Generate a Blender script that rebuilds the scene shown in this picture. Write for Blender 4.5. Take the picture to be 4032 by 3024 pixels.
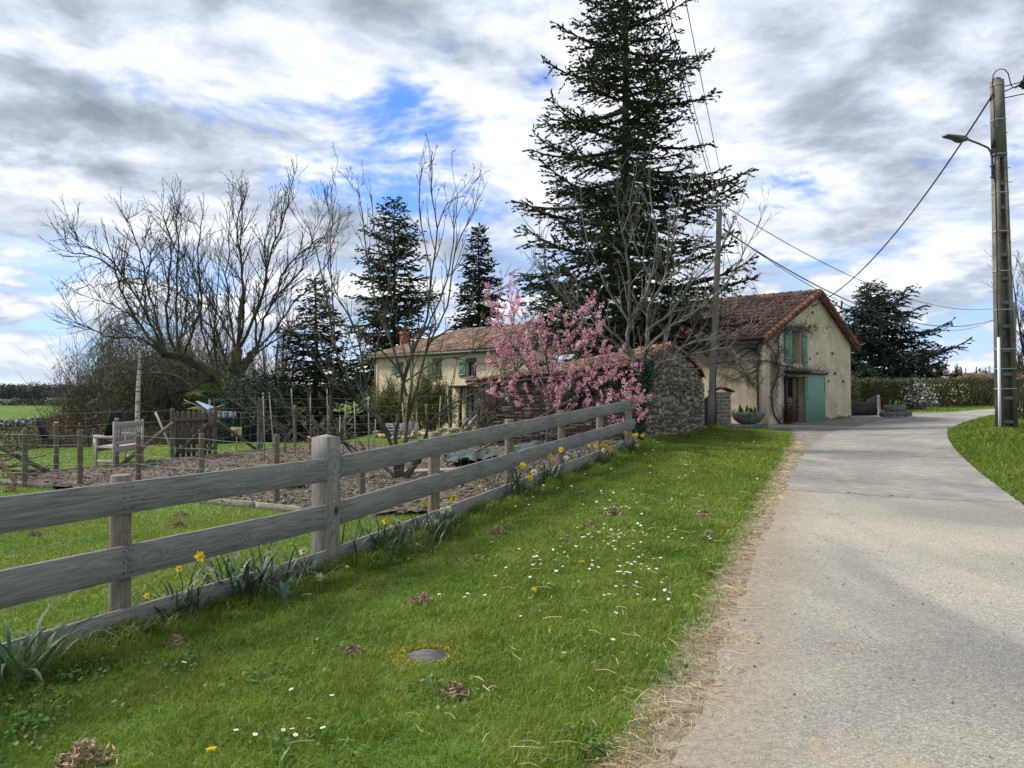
import bpy, math, random
import numpy as np
from mathutils import Vector, Matrix
R = math.radians
random.seed(7); RNG = np.random.default_rng(11)
scene = bpy.context.scene
for o in list(bpy.data.objects): bpy.data.objects.remove(o)
COL = scene.collection
# ---------------------------------------------------------------- camera
F = 3028.0; EYE = 1.58; HOR = 1550.0
cam = bpy.data.objects.new("camera", bpy.data.cameras.new("camera")); COL.objects.link(cam)
cam.location = (0, 0, EYE); cam.rotation_euler = (R(90.72), 0, 0)
cam.data.sensor_width = 36; cam.data.lens = 36*F/4032; cam.data.clip_end = 5000; cam.data.clip_start = .05
scene.camera = cam
# ---------------------------------------------------------------- light
SUN_AZ = -72.0      # degrees from +Y towards +X (negative: left)
SUN_EL = 46.0
sd = Vector((math.sin(R(SUN_AZ))*math.cos(R(SUN_EL)), math.cos(R(SUN_AZ))*math.cos(R(SUN_EL)), math.sin(R(SUN_EL))))
sl = bpy.data.lights.new("sun", 'SUN'); sl.energy = 3.3; sl.angle = R(15.0); sl.color = (1, .94, .84)
so = bpy.data.objects.new("sun", sl); COL.objects.link(so); so.rotation_euler = sd.to_track_quat('Z', 'Y').to_euler()
scene.view_settings.view_transform = 'Standard'; scene.view_settings.look = 'None'
scene.view_settings.exposure = 0.78; scene.view_settings.gamma = 1
scene.render.engine = 'CYCLES'

def nn(nt, typ, **kw):
    n = nt.nodes.new(typ)
    for k, v in kw.items():
        if k == 'ins':
            for a, b in v.items(): n.inputs[a].default_value = b
        else: setattr(n, k, v)
    return n
def mth(nt, op, a, b=None, c=None, clamp=False):
    n = nt.nodes.new('ShaderNodeMath'); n.operation = op; n.use_clamp = clamp
    for i, x in enumerate((a, b, c)):
        if x is None: continue
        if isinstance(x, (int, float)): n.inputs[i].default_value = x
        else: nt.links.new(x, n.inputs[i])
    return n.outputs[0]
def vmth(nt, op, a, b=None):
    n = nt.nodes.new('ShaderNodeVectorMath'); n.operation = op
    for i, x in enumerate((a, b)):
        if x is None: continue
        if isinstance(x, (tuple, list, Vector)): n.inputs[i].default_value = tuple(x)
        else: nt.links.new(x, n.inputs[i])
    return n.outputs['Value'] if op in ('DOT_PRODUCT', 'LENGTH', 'DISTANCE') else n.outputs[0]
def mixc(nt, f, a, b, typ='MIX'):
    n = nt.nodes.new('ShaderNodeMix'); n.data_type = 'RGBA'; n.blend_type = typ
    for s, x in ((0, f), (6, a), (7, b)):
        if isinstance(x, (int, float)): n.inputs[s].default_value = x
        elif isinstance(x, (tuple, list)): n.inputs[s].default_value = (*x[:3], 1)
        else: nt.links.new(x, n.inputs[s])
    return n.outputs[2]
def ramp(nt, f, stops, interp='LINEAR'):
    n = nt.nodes.new('ShaderNodeValToRGB'); cr = n.color_ramp; cr.interpolation = interp
    while len(cr.elements) < len(stops): cr.elements.new(.5)
    for e, (p, c) in zip(cr.elements, stops):
        e.position = p; e.color = (*c, 1) if isinstance(c, (tuple, list)) else (c, c, c, 1)
    nt.links.new(f, n.inputs[0]); return n.outputs[0]
def smooth(nt, x, a, b):
    n = nt.nodes.new('ShaderNodeMapRange'); n.interpolation_type = 'SMOOTHSTEP'
    nt.links.new(x, n.inputs[0]); n.inputs[1].default_value = a; n.inputs[2].default_value = b
    return n.outputs[0]
def noise(nt, vec, scale, detail=4, rough=.5, dist=0, lac=2.0):
    n = nt.nodes.new('ShaderNodeTexNoise'); n.inputs['Scale'].default_value = scale
    n.inputs['Detail'].default_value = detail; n.inputs['Roughness'].default_value = rough
    n.inputs['Distortion'].default_value = dist; n.inputs['Lacunarity'].default_value = lac
    if vec is not None: nt.links.new(vec, n.inputs['Vector'])
    return n.outputs['Fac']

# ---------------------------------------------------------------- world: nishita sky with broken cloud
def px_dir(u, v):
    return Vector(((u-2016)/F, 1, (HOR-v)/F)).normalized()
def make_world():
    w = bpy.data.worlds.new("World"); scene.world = w; w.use_nodes = True; nt = w.node_tree; nt.nodes.clear()
    out = nn(nt, 'ShaderNodeOutputWorld'); bg = nn(nt, 'ShaderNodeBackground')
    sky = nn(nt, 'ShaderNodeTexSky'); sky.sky_type = 'NISHITA'; sky.sun_disc = False
    sky.sun_elevation = R(SUN_EL); sky.sun_rotation = R(SUN_AZ); sky.altitude = 200; sky.air_density = 1.0; sky.dust_density = .3; sky.ozone_density = 3
    skyc = mixc(nt, 1.0, sky.outputs[0], (.060, .082, .125), 'MULTIPLY')
    tc = nn(nt, 'ShaderNodeTexCoord'); d = vmth(nt, 'NORMALIZE', tc.outputs['Generated'])
    sp = nn(nt, 'ShaderNodeSeparateXYZ'); nt.links.new(d, sp.inputs[0])
    z = mth(nt, 'MAXIMUM', sp.outputs[2], 0.0)
    den = mth(nt, 'ADD', z, .16)
    cb = nn(nt, 'ShaderNodeCombineXYZ')
    nt.links.new(mth(nt, 'DIVIDE', sp.outputs[0], den), cb.inputs[0]); nt.links.new(mth(nt, 'DIVIDE', sp.outputs[1], den), cb.inputs[1])
    p = cb.outputs[0]
    p = vmth(nt, 'ADD', p, (3.1, 7.4, 1.7))
    off = Vector((sd.x, sd.y, 0)).normalized()*.10 + Vector((0, .03, 0))
    def dens(v):
        big = noise(nt, v, .75, 2, .5, .2)
        fine = noise(nt, v, 2.3, 10, .60, .25)
        return mth(nt, 'ADD', mth(nt, 'MULTIPLY', big, .5), mth(nt, 'MULTIPLY', fine, .62))
    n1 = dens(p); n2 = dens(vmth(nt, 'ADD', p, tuple(off)))
    # blue openings seen in the cloud deck
    hole = None
    for (u, v, s, k) in HOLES:
        dd = mth(nt, 'SUBTRACT', 1.0, vmth(nt, 'DOT_PRODUCT', d, tuple(px_dir(u, v))))
        e = mth(nt, 'MULTIPLY', mth(nt, 'EXPONENT', mth(nt, 'MULTIPLY', dd, -1.0/(s*s))), k)
        hole = e if hole is None else mth(nt, 'ADD', hole, e)
    cov = mth(nt, 'SUBTRACT', n1, hole)
    mask = smooth(nt, cov, .385, .50)
    # light from the sun side, grey bellies where the cloud is thick
    grad = mth(nt, 'MULTIPLY', mth(nt, 'SUBTRACT', n1, n2), 4.6)
    thick = mth(nt, 'MULTIPLY', mth(nt, 'SUBTRACT', cov, .56), -2.0)
    # a flatter stratus layer with long streaks towards the horizon
    hz = nn(nt, 'ShaderNodeMapping'); hz.inputs['Scale'].default_value = (3.0, 3.0, 13.0); nt.links.new(d, hz.inputs[0])
    st = noise(nt, hz.outputs[0], 2.1, 7, .55, .3)
    lum = mth(nt, 'ADD', mth(nt, 'ADD', grad, thick), .56)
    lum = mth(nt, 'ADD', lum, mth(nt, 'MULTIPLY', mth(nt, 'SUBTRACT', st, .5), .45))
    dark = None
    for (u, v, s, k) in SHADES:
        dd = mth(nt, 'SUBTRACT', 1.0, vmth(nt, 'DOT_PRODUCT', d, tuple(px_dir(u, v))))
        e = mth(nt, 'MULTIPLY', mth(nt, 'EXPONENT', mth(nt, 'MULTIPLY', dd, -1.0/(s*s))), k)
        dark = e if dark is None else mth(nt, 'ADD', dark, e)
    lum = mth(nt, 'SUBTRACT', lum, dark)
    cc = ramp(nt, lum, [(0.0, (.185, .21, .25)), (.35, (.29, .325, .38)), (.62, (.43, .475, .545)), (.85, (.575, .605, .655)), (1.0, (.68, .695, .72))])
    c = mixc(nt, mask, skyc, cc)
    # rows of cumulus with lit tops and flat grey bases towards the horizon
    m2 = nn(nt, 'ShaderNodeMapping'); m2.inputs['Scale'].default_value = (7.5, 7.5, 24); nt.links.new(d, m2.inputs[0])
    m3 = nn(nt, 'ShaderNodeMapping'); m3.inputs['Scale'].default_value = (7.5, 7.5, 24); m3.inputs['Location'].default_value = (-.12, .0, .42); nt.links.new(d, m3.inputs[0])
    q1 = noise(nt, m2.outputs[0], 1.0, 8, .56, .25); q2 = noise(nt, m3.outputs[0], 1.0, 8, .56, .25)
    l2 = mth(nt, 'ADD', mth(nt, 'MULTIPLY', mth(nt, 'SUBTRACT', q1, q2), 2.6), mth(nt, 'ADD', .62, mth(nt, 'MULTIPLY', mth(nt, 'SUBTRACT', q1, .5), .9)))
    c2 = ramp(nt, l2, [(0.0, (.215, .255, .32)), (.4, (.32, .37, .45)), (.65, (.45, .495, .57)), (.85, (.60, .63, .68)), (1.0, (.70, .715, .735))])
    base2 = mixc(nt, .6, skyc, (.34, .44, .60))
    c2 = mixc(nt, smooth(nt, q1, .40, .50), base2, c2)
    c = mixc(nt, smooth(nt, z, .26, .08), c, c2)
    # thin veil low down
    low = mth(nt, 'MULTIPLY', smooth(nt, z, .10, .0), .45)
    c = mixc(nt, low, c, mixc(nt, st, (.34, .43, .57), (.62, .65, .70)))
    nt.links.new(c, bg.inputs[0]); bg.inputs[1].default_value = 1.0
    nt.links.new(bg.outputs[0], out.inputs[0])
HOLES = [(1120, 40, .035, .13), (1560, 320, .045, .13), (2960, 560, .05, .05), (3230, 720, .03, .09), (2880, 430, .035, .09), (3060, 880, .03, .05), (1400, 900, .08, .06), (120, 1330, .05, .06), (3300, 1130, .05, .05)]
SHADES = [(500, 350, .25, .07), (1850, 830, .09, .24), (3650, 560, .12, .12), (3300, 850, .10, .10), (1000, 480, .12, .05), (3400, 80, .2, -.12), (2150, 480, .12, -.2), (150, 800, .2, -.12), (700, 900, .15, -.1), (2600, 900, .15, -.05), (3750, 1180, .10, -.2), (2050, 950, .05, .12)]
make_world()

# ---------------------------------------------------------------- terrain function
CP = np.array([(0,0,0),(0,-2,0),(-6,-2,0),(6,-2,0),(0,3,0),(-3,4,0),(-6,3,0),(-1.6,6.8,0),(-5,8,0),(-8.9,13.4,0),(-2,9.8,.01),(-9,16,0),(-8.1,18.3,0),(-6.3,22,0),(-14,12,0),(-14,20,-.03),(-13,25,-.1),
 (-1.5,13.5,.08),(-4,16,0),(-.3,19.5,.22),(-3,21,.05),(-5,25,-.05),(-.5,9.2,.10),(.57,11.7,.23),(2.7,16.5,.45),(3.06,18,.48),(6.2,25,.42),(7.1,27.7,.32),
 (1.5,6.5,.02),(2.9,9,.08),(7.1,10.6,.05),(5,14,.18),(6,19,.3),(8.3,22,.3),(10.2,27.8,.25),(15.9,27.9,.20),(11,34,.19),(17.1,38.8,.35),(9,30,.27),(12.8,20,.60),(11,14,.3),(16,20,.7),(9,9,.25),(14,12,.6),(13.5,24,.45),
 (22,36,.35),(31,50,.6),(26,46,.55),(28,60,.7),(45,55,.8),(36,45,.6),(25,26,.8),(-9.4,53,-.8),(-1,44.7,-.4),(-8,35,-.3),(2,30,.2),(0,36,0),(-2,27,0),(6,36,.2),(8,50,.2),(-15,32,-.5),(-15,50,-1.2)], float)
def _tps_fit():
    X = CP[:, :2]; n = len(X)
    d = np.linalg.norm(X[:, None]-X[None], axis=2); K = np.where(d > 0, d**2*np.log(d+1e-9), 0) + np.eye(n)*1.5
    A = np.zeros((n+3, n+3)); A[:n, :n] = K; A[:n, n] = 1; A[:n, n+1:] = X; A[n, :n] = 1; A[n+1:, :n] = X.T
    return np.linalg.solve(A, np.r_[CP[:, 2], 0, 0, 0])
TW = _tps_fit()
def sst(x, a, b):
    t = np.clip((x-a)/(b-a), 0, 1); return t*t*(3-2*t)
VD = np.array([0, 25, 34, 60, 120, 175, 350, 420, 600, 5000]); VH = np.array([0, -.05, -.9, -5, -9.3, -9.4, -5.2, -4.6, -1, 0.])
def GH(x, y):
    x = np.atleast_1d(np.asarray(x, float)); y = np.atleast_1d(np.asarray(y, float))
    xc = np.clip(x, -15, 42); yc = np.clip(y, -2, 62); n = len(CP)
    h = np.full(x.shape, TW[n]) + TW[n+1]*xc + TW[n+2]*yc
    for i in range(n):
        r2 = (xc-CP[i, 0])**2+(yc-CP[i, 1])**2
        h += TW[i]*.5*r2*np.log(r2+1e-9)
    d = np.hypot(x, y)
    ys = np.maximum(y, 1e-3)
    w = sst(d, 24, 36)*sst(-x/ys, .17, .28)*(y > 0) + (y <= 0)*sst(-x, 30, 60)
    w = np.clip(w, 0, 1)
    far = sst(d, 70, 160)
    h = h*(1-far) + far*.6
    return h*(1-w) + np.interp(d, VD, VH)*w
def gz(x, y): return float(GH(x, y)[0])
def W(u, v, y): return Vector(((u-2016)/F*y, y, EYE+(HOR-v)/F*y))
_ys = np.concatenate([np.linspace(2, 40, 1500), np.linspace(40.1, 500, 2500)])
def G(u, v):
    """point of the ground seen at photo pixel u, v"""
    x = (u-2016)/F*_ys; z = EYE+(HOR-v)/F*_ys; h = GH(x, _ys)
    k = np.argmax(z <= h)
    if z[k] > h[k]: k = len(_ys)-1
    return Vector((x[k], _ys[k], h[k]))

# ---------------------------------------------------------------- mesh helpers
def mesh_np(name, V, groups, smooth_=False, attr=None):
    """groups: list of (faces array (m,k), material index)"""
    me = bpy.data.meshes.new(name); V = np.asarray(V, np.float32)
    me.vertices.add(len(V)); me.vertices.foreach_set('co', V.ravel())
    groups = [(np.asarray(f, np.int32), mi) for f, mi in groups if len(f)]
    loops = np.concatenate([f.ravel() for f, _ in groups]); me.loops.add(len(loops)); me.loops.foreach_set('vertex_index', loops)
    tot = np.concatenate([np.full(len(f), f.shape[1], np.int32) for f, _ in groups])
    st = np.concatenate([[0], np.cumsum(tot)[:-1]]).astype(np.int32)
    me.polygons.add(len(tot)); me.polygons.foreach_set('loop_start', st); me.polygons.foreach_set('loop_total', tot)
    me.polygons.foreach_set('material_index', np.concatenate([np.full(len(f), mi, np.int32) for f, mi in groups]))
    if smooth_: me.polygons.foreach_set('use_smooth', np.ones(len(tot), bool))
    if attr is not None:
        a = me.attributes.new('tint', 'FLOAT', 'POINT'); a.data.foreach_set('value', np.asarray(attr, np.float32))
    me.update(calc_edges=True); return me
def link(name, me, mats, parent=None, loc=(0, 0, 0), rot=None):
    o = bpy.data.objects.new(name, me); COL.objects.link(o)
    if not isinstance(mats, (list, tuple)): mats = [mats]
    if me is not None and len(me.materials) == 0:
        for m in mats: me.materials.append(m)
    o.location = loc
    if rot is not None: o.rotation_euler = rot
    if parent is not None: o.parent = parent
    return o
def tag(o, label=None, cat=None, group=None, kind=None):
    if label: o['label'] = label
    if cat: o['category'] = cat
    if group: o['group'] = group
    if kind: o['kind'] = kind
    return o
def empty(name, loc, label, cat, group=None, rz=0):
    o = bpy.data.objects.new(name, None); COL.objects.link(o); o.location = loc; o.rotation_euler = (0, 0, rz); o.empty_display_size = .2
    return tag(o, label, cat, group)
class MB:
    """collects boxes, tubes, lathes, quads in one mesh"""
    def __init__(s): s.v = []; s.n = 0; s.g = {}
    def add(s, V, Fs, mi=0):
        V = np.asarray(V, float).reshape(-1, 3)
        for f in Fs: s.g.setdefault((len(f), mi), []).append([i+s.n for i in f])
        s.v.append(V); s.n += len(V); return s
    def addnp(s, V, Fa, mi=0):
        Fa = np.asarray(Fa); s.g.setdefault((Fa.shape[1], mi), []).extend((Fa+s.n).tolist()); s.v.append(np.asarray(V, float).reshape(-1, 3)); s.n += len(s.v[-1]); return s
    def box(s, c, size, M=None, mi=0, bev=.0, taper=1.0):
        """box centred at c; M 3x3 orientation; small chamfer"""
        hx, hy, hz = (q/2 for q in size); V = []
        if bev <= 0:
            for dz in (-1, 1):
                k = taper if dz > 0 else 1
                for dx, dy in ((-1, -1), (1, -1), (1, 1), (-1, 1)): V.append((dx*hx*k, dy*hy*k, dz*hz))
            Fs = [(0, 3, 2, 1), (4, 5, 6, 7), (0, 1, 5, 4), (1, 2, 6, 5), (2, 3, 7, 6), (3, 0, 4, 7)]
        else:
            b = min(bev, hx*.45, hy*.45, hz*.45); rings = []
            for zz, ins in ((-hz, b), (-hz+b, 0), (hz-b, 0), (hz, b)):
                k = taper if zz > 0 else 1
                ax, ay = (hx-ins)*k, (hy-ins)*k
                q = b if ins == 0 else b*.5
                ring = [(-ax+q, -ay), (ax-q, -ay), (ax, -ay+q), (ax, ay-q), (ax-q, ay), (-ax+q, ay), (-ax, ay-q), (-ax, -ay+q)]
                rings.append(len(V)); V += [(x, y, zz) for x, y in ring]
            Fs = [tuple(range(7, -1, -1)), tuple(24+i for i in range(8))]
            for r in range(3):
                for i in range(8): Fs.append((rings[r]+i, rings[r]+(i+1) % 8, rings[r+1]+(i+1) % 8, rings[r+1]+i))
        V = np.array(V)
        if M is not None: V = V @ np.array(M).T
        return s.add(V+np.array(c), Fs, mi)
    def bar(s, a, b, w, h=None, mi=0, bev=0.0, up=(0, 0, 1)):
        a = Vector(a); b = Vector(b); d = (b-a); L = d.length; d.normalize(); up = Vector(up)
        if abs(d.dot(up)) > .98: up = Vector((0, 1, 0)) if abs(d.y) < .9 else Vector((1, 0, 0))
        sx = d.cross(up).normalized(); uz = sx.cross(d)
        M = Matrix((d, sx, uz)).transposed()
        return s.box((a+b)/2, (L, w, h or w), M, mi, bev)
    def tube(s, pts, r, k=8, mi=0, caps=True):
        P = np.array([tuple(p) for p in pts], float); n = len(P); rr = np.full(n, r, float) if np.isscalar(r) else np.array(r, float)
        T = np.gradient(P, axis=0); T /= np.linalg.norm(T, axis=1)[:, None]+1e-12
        ax = P[-1]-P[0]; ax /= np.linalg.norm(ax)+1e-9
        ref = np.array([1, 0, 0.]) if abs(ax[0]) < .6 else np.array([0, 1, 0.]) if abs(ax[1]) < .8 else np.array([0, 0, 1.])
        A = np.cross(T, ref); A /= np.linalg.norm(A, axis=1)[:, None]+1e-12; B = np.cross(T, A)
        th = np.arange(k)*2*math.pi/k
        V = (P[:, None]+rr[:, None, None]*(np.cos(th)[None, :, None]*A[:, None]+np.sin(th)[None, :, None]*B[:, None])).reshape(-1, 3)
        Fs = [(i*k+j, i*k+(j+1) % k, (i+1)*k+(j+1) % k, (i+1)*k+j) for i in range(n-1) for j in range(k)]
        if caps and k > 2: Fs += [tuple(range(k-1, -1, -1)), tuple((n-1)*k+j for j in range(k))]
        return s.add(V, Fs, mi)
    def lathe(s, prof, c=(0, 0, 0), k=16, mi=0, sx=1, sy=1):
        V = []; n = len(prof)
        for r, z in prof:
            for j in range(k):
                t = 2*math.pi*j/k; V.append((c[0]+r*sx*math.cos(t), c[1]+r*sy*math.sin(t), c[2]+z))
        Fs = [(i*k+j, i*k+(j+1) % k, (i+1)*k+(j+1) % k, (i+1)*k+j) for i in range(n-1) for j in range(k)]
        Fs += [tuple(range(k-1, -1, -1)), tuple((n-1)*k+j for j in range(k))]
        return s.add(V, Fs, mi)
    def mesh(s, name, smooth_=False):
        return mesh_np(name, np.concatenate(s.v), [(np.array(f), k[1]) for k, f in s.g.items()], smooth_)
    def build(s, name, mats, parent=None, loc=(0, 0, 0), rot=None, smooth_=False):
        return link(name, s.mesh(name, smooth_), mats, parent, loc, rot)
class Tubes:
    """many tapered tubes, built in bulk"""
    def __init__(s): s.d = {}
    def add(s, P, r, k=4): s.d.setdefault((len(P), k), []).append((P, r))
    def arrays(s):
        Vs = []; Fs = []; base = 0
        for (n, k), L in s.d.items():
            P = np.array([l[0] for l in L], float); rr = np.array([l[1] for l in L], float); m = len(L)
            T = np.gradient(P, axis=1); T /= np.linalg.norm(T, axis=2)[..., None]+1e-12
            ax = P[:, -1]-P[:, 0]; ax /= np.linalg.norm(ax, axis=1)[:, None]+1e-9
            e = np.eye(3)[np.argmin(np.abs(ax), axis=1)]
            A = np.cross(T, e[:, None]); A /= np.linalg.norm(A, axis=2)[..., None]+1e-12; B = np.cross(T, A)
            th = np.arange(k)*2*math.pi/k
            V = P[:, :, None]+rr[:, :, None, None]*(np.cos(th)[:, None]*A[:, :, None]+np.sin(th)[:, None]*B[:, :, None])
            V = V.reshape(-1, 3)
            i, j = np.meshgrid(np.arange(n-1), np.arange(k), indexing='ij'); i = i.ravel(); j = j.ravel()
            f = np.stack([i*k+j, i*k+(j+1) % k, (i+1)*k+(j+1) % k, (i+1)*k+j], 1)
            Fa = (f[None]+(np.arange(m)*n*k)[:, None, None]).reshape(-1, 4)+base
            Vs.append(V); Fs.append(Fa); base += len(V)
        return np.concatenate(Vs), np.concatenate(Fs)
    def build(s, name, mat, parent=None, smooth_=True, loc=(0, 0, 0)):
        V, Fa = s.arrays(); V = V-np.array(loc)
        return link(name, mesh_np(name, V, [(Fa, 0)], smooth_), mat, parent)
def unit(A): return A/(np.linalg.norm(A, axis=-1, keepdims=True)+1e-12)
def leaf_quads(C, D, N, L, Wd):
    """rhombic leaves: centres C, long axis D, normal-ish N, length L, width Wd"""
    D = unit(D); S = unit(np.cross(D, N)); L = np.asarray(L)[:, None]; Wd = np.asarray(Wd)[:, None]
    V = np.stack([C-D*L/2, C+S*Wd/2, C+D*L/2, C-S*Wd/2], 1).reshape(-1, 3)
    return V, np.arange(len(V)).reshape(-1, 4)
def rnd(n, *s): return RNG.normal(size=(n, 3))

# ---------------------------------------------------------------- materials
def mat(name, c1, c2=None, scale=4, detail=5, rough=.85, bump=0.0, bscale=None, island=0.0, coord='Object', c3=None, stretch=None, spec=.3, tint=0.0, metal=0, lo=.35, hi=.65, trans=0.0, bdist=.02, mottle=0.0, streak=0.0):
    m = bpy.data.materials.new(name); m.use_nodes = True; nt = m.node_tree; b = nt.nodes['Principled BSDF']
    b.inputs['Roughness'].default_value = rough; b.inputs['Specular IOR Level'].default_value = spec; b.inputs['Metallic'].default_value = metal
    tc = nn(nt, 'ShaderNodeTexCoord'); vec = tc.outputs[coord]
    if coord == 'World':
        pass
    if stretch:
        mp = nn(nt, 'ShaderNodeMapping'); mp.inputs['Scale'].default_value = stretch; nt.links.new(vec, mp.inputs[0]); vec = mp.outputs[0]
    col = None
    if c2 is not None:
        nz = noise(nt, vec, scale, detail, .6)
        st = [(lo, c1), (hi, c2)] if c3 is None else [(lo, c1), ((lo+hi)/2, c2), (hi, c3)]
        col = ramp(nt, nz, st)
    if mottle:
        col = mixc(nt, mottle, col, ramp(nt, noise(nt, vec, scale*6.3, 6, .65), [(.32, .62), (.5, .95), (.7, 1.25)]), 'MULTIPLY')
    if streak:
        ms = nn(nt, 'ShaderNodeMapping'); ms.inputs['Scale'].default_value = (2.6, 2.6, .28); nt.links.new(vec, ms.inputs[0])
        col = mixc(nt, streak, col, ramp(nt, noise(nt, ms.outputs[0], 1.6, 5, .6), [(.38, .58), (.52, 1.0), (.7, 1.1)]), 'MULTIPLY')
    if island:
        ge = nn(nt, 'ShaderNodeNewGeometry'); k = mth(nt, 'ADD', mth(nt, 'MULTIPLY', ge.outputs['Random Per Island'], island), 1-island/2)
        col = col if col is not None else mixc(nt, 0.0, c1, c1)
        cb = nn(nt, 'ShaderNodeCombineColor'); [nt.links.new(k, cb.inputs[i]) for i in range(3)]
        col = mixc(nt, 1.0, col, cb.outputs[0], 'MULTIPLY')
    if tint:
        at = nn(nt, 'ShaderNodeAttribute'); at.attribute_name = 'tint'
        k = mth(nt, 'ADD', mth(nt, 'MULTIPLY', at.outputs['Fac'], tint), 1-tint/2)
        col = col if col is not None else mixc(nt, 0.0, c1, c1)
        cb = nn(nt, 'ShaderNodeCombineColor'); [nt.links.new(k, cb.inputs[i]) for i in range(3)]
        col = mixc(nt, 1.0, col, cb.outputs[0], 'MULTIPLY')
    if col is None: b.inputs['Base Color'].default_value = (*c1, 1)
    else: nt.links.new(col, b.inputs['Base Color'])
    if bump:
        bn = nn(nt, 'ShaderNodeBump'); bn.inputs['Strength'].default_value = bump; bn.inputs['Distance'].default_value = bdist
        nt.links.new(noise(nt, vec, bscale or scale*3, 6, .65), bn.inputs['Height']); nt.links.new(bn.outputs[0], b.inputs['Normal'])
    if trans:
        t = nn(nt, 'ShaderNodeBsdfTranslucent'); mx = nn(nt, 'ShaderNodeMixShader'); mx.inputs[0].default_value = trans
        if col is None: t.inputs[0].default_value = (*c1, 1)
        else: nt.links.new(col, t.inputs[0])
        o = nt.nodes['Material Output']; nt.links.new(b.outputs[0], mx.inputs[1]); nt.links.new(t.outputs[0], mx.inputs[2]); nt.links.new(mx.outputs[0], o.inputs[0])
    return m
def wood_mat(name, base, dark, light, grain=1.0, lichen=.0):
    """weathered board: long grain along local X, knots with rings, cracks"""
    m = bpy.data.materials.new(name); m.use_nodes = True; nt = m.node_tree; b = nt.nodes['Principled BSDF']
    b.inputs['Roughness'].default_value = .88; b.inputs['Specular IOR Level'].default_value = .2
    tc = nn(nt, 'ShaderNodeTexCoord'); oi = nn(nt, 'ShaderNodeObjectInfo')
    sh = nn(nt, 'ShaderNodeCombineXYZ'); nt.links.new(mth(nt, 'MULTIPLY', oi.outputs['Random'], 37.0), sh.inputs[0]); nt.links.new(mth(nt, 'MULTIPLY', oi.outputs['Random'], 11.0), sh.inputs[2])
    v0 = vmth(nt, 'ADD', tc.outputs['Object'], sh.outputs[0])
    mk = nn(nt, 'ShaderNodeMapping'); mk.inputs['Scale'].default_value = (2.0, 2.0, 6.5); nt.links.new(v0, mk.inputs[0])
    vo = nn(nt, 'ShaderNodeTexVoronoi'); vo.inputs['Scale'].default_value = 1.0; vo.inputs['Randomness'].default_value = 1; nt.links.new(mk.outputs[0], vo.inputs['Vector'])
    kd = vo.outputs['Distance']; knot = smooth(nt, kd, .42, .05)
    mp = nn(nt, 'ShaderNodeMapping'); mp.inputs['Scale'].default_value = (.7, 8.0, 17.0); nt.links.new(v0, mp.inputs[0])
    warp = nn(nt, 'ShaderNodeVectorMath'); warp.operation = 'SCALE'; nt.links.new(vo.outputs['Position'], warp.inputs[0]); warp.inputs['Scale'].default_value = 0
    ph = mth(nt, 'MULTIPLY', knot, 2.2)
    wv = noise(nt, mp.outputs[0], 1.0, 3, .5, .6)
    rings = mth(nt, 'SINE', mth(nt, 'MULTIPLY', mth(nt, 'ADD', wv, mth(nt, 'MULTIPLY', knot, .45)), 46.0))
    fine = noise(nt, mp.outputs[0], 6.0, 6, .7, .2)
    f = mth(nt, 'ADD', mth(nt, 'MULTIPLY', rings, .085*grain), mth(nt, 'MULTIPLY', fine, .9))
    col = ramp(nt, f, [(.22, dark), (.45, base), (.72, light)])
    big = noise(nt, v0, 1.3, 4, .6)
    col = mixc(nt, mth(nt, 'MULTIPLY', smooth(nt, big, .35, .75), .45), col, mixc(nt, .5, light, (.24, .25, .25)))
    kc = mixc(nt, smooth(nt, kd, .13, .05), col, tuple(q*.45 for q in dark))
    col = kc
    if lichen:
        ln = noise(nt, v0, 28, 4, .7); l2 = noise(nt, v0, 1.1, 2, .5)
        lm = mth(nt, 'MULTIPLY', smooth(nt, ln, .58, .66), smooth(nt, l2, .5, .65))
        col = mixc(nt, mth(nt, 'MULTIPLY', lm, lichen), col, (.42, .44, .36))
    nt.links.new(col, b.inputs['Base Color'])
    bn = nn(nt, 'ShaderNodeBump'); bn.inputs['Strength'].default_value = .55; bn.inputs['Distance'].default_value = .006
    nt.links.new(f, bn.inputs['Height']); nt.links.new(bn.outputs[0], b.inputs['Normal'])
    return m
# ---------------------------------------------------------------- regions (world polygons)
def inpoly(poly, x, y):
    x = np.asarray(x); y = np.asarray(y); c = np.zeros(x.shape, bool); n = len(poly)
    for i in range(n):
        x1, y1 = poly[i]; x2, y2 = poly[(i+1) % n]
        if y1 == y2: continue
        c ^= ((y1 > y) != (y2 > y)) & (x < (x2-x1)*(y-y1)/(y2-y1)+x1)
    return c
def pts(*L): return [tuple(G(u, v)[:2]) for u, v in L]
def resample(P, n):
    P = np.array(P, float); s = np.r_[0, np.cumsum(np.linalg.norm(np.diff(P, axis=0), axis=1))]; t = np.linspace(0, s[-1], n)
    return np.stack([np.interp(t, s, P[:, i]) for i in range(P.shape[1])], 1)
def smooth_poly(P, k=3):
    P = np.array(P, float)
    for _ in range(k):
        Q = [P[0]]
        for a, b in zip(P[:-1], P[1:]): Q += [a*.75+b*.25, a*.25+b*.75]
        Q.append(P[-1]); P = np.array(Q)
    return P
ASL = [(-2.3, -3)]+pts((2695,3024),(2917,2346),(3030,2060),(3110,1880),(3201,1745),(3278,1708),(3368,1682),(3462,1660),(3603,1640),(3780,1624),(3918,1611))+[(46, 56), (62, 58)]
ASR = [(2.2, -3), (3.6, 2.5)]+pts((4500,2350),(4032,1995),(3870,1880),(3750,1770),(3722,1712),(3750,1685),(3800,1665),(3851,1651),(3918,1633))+[(44, 49), (62, 52)]
LAWN_R = [(-2.8, -3)]+pts((2480,3024),(2820,2346),(2960,2050),(3060,1870),(3118,1750),(3124,1712))
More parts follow.
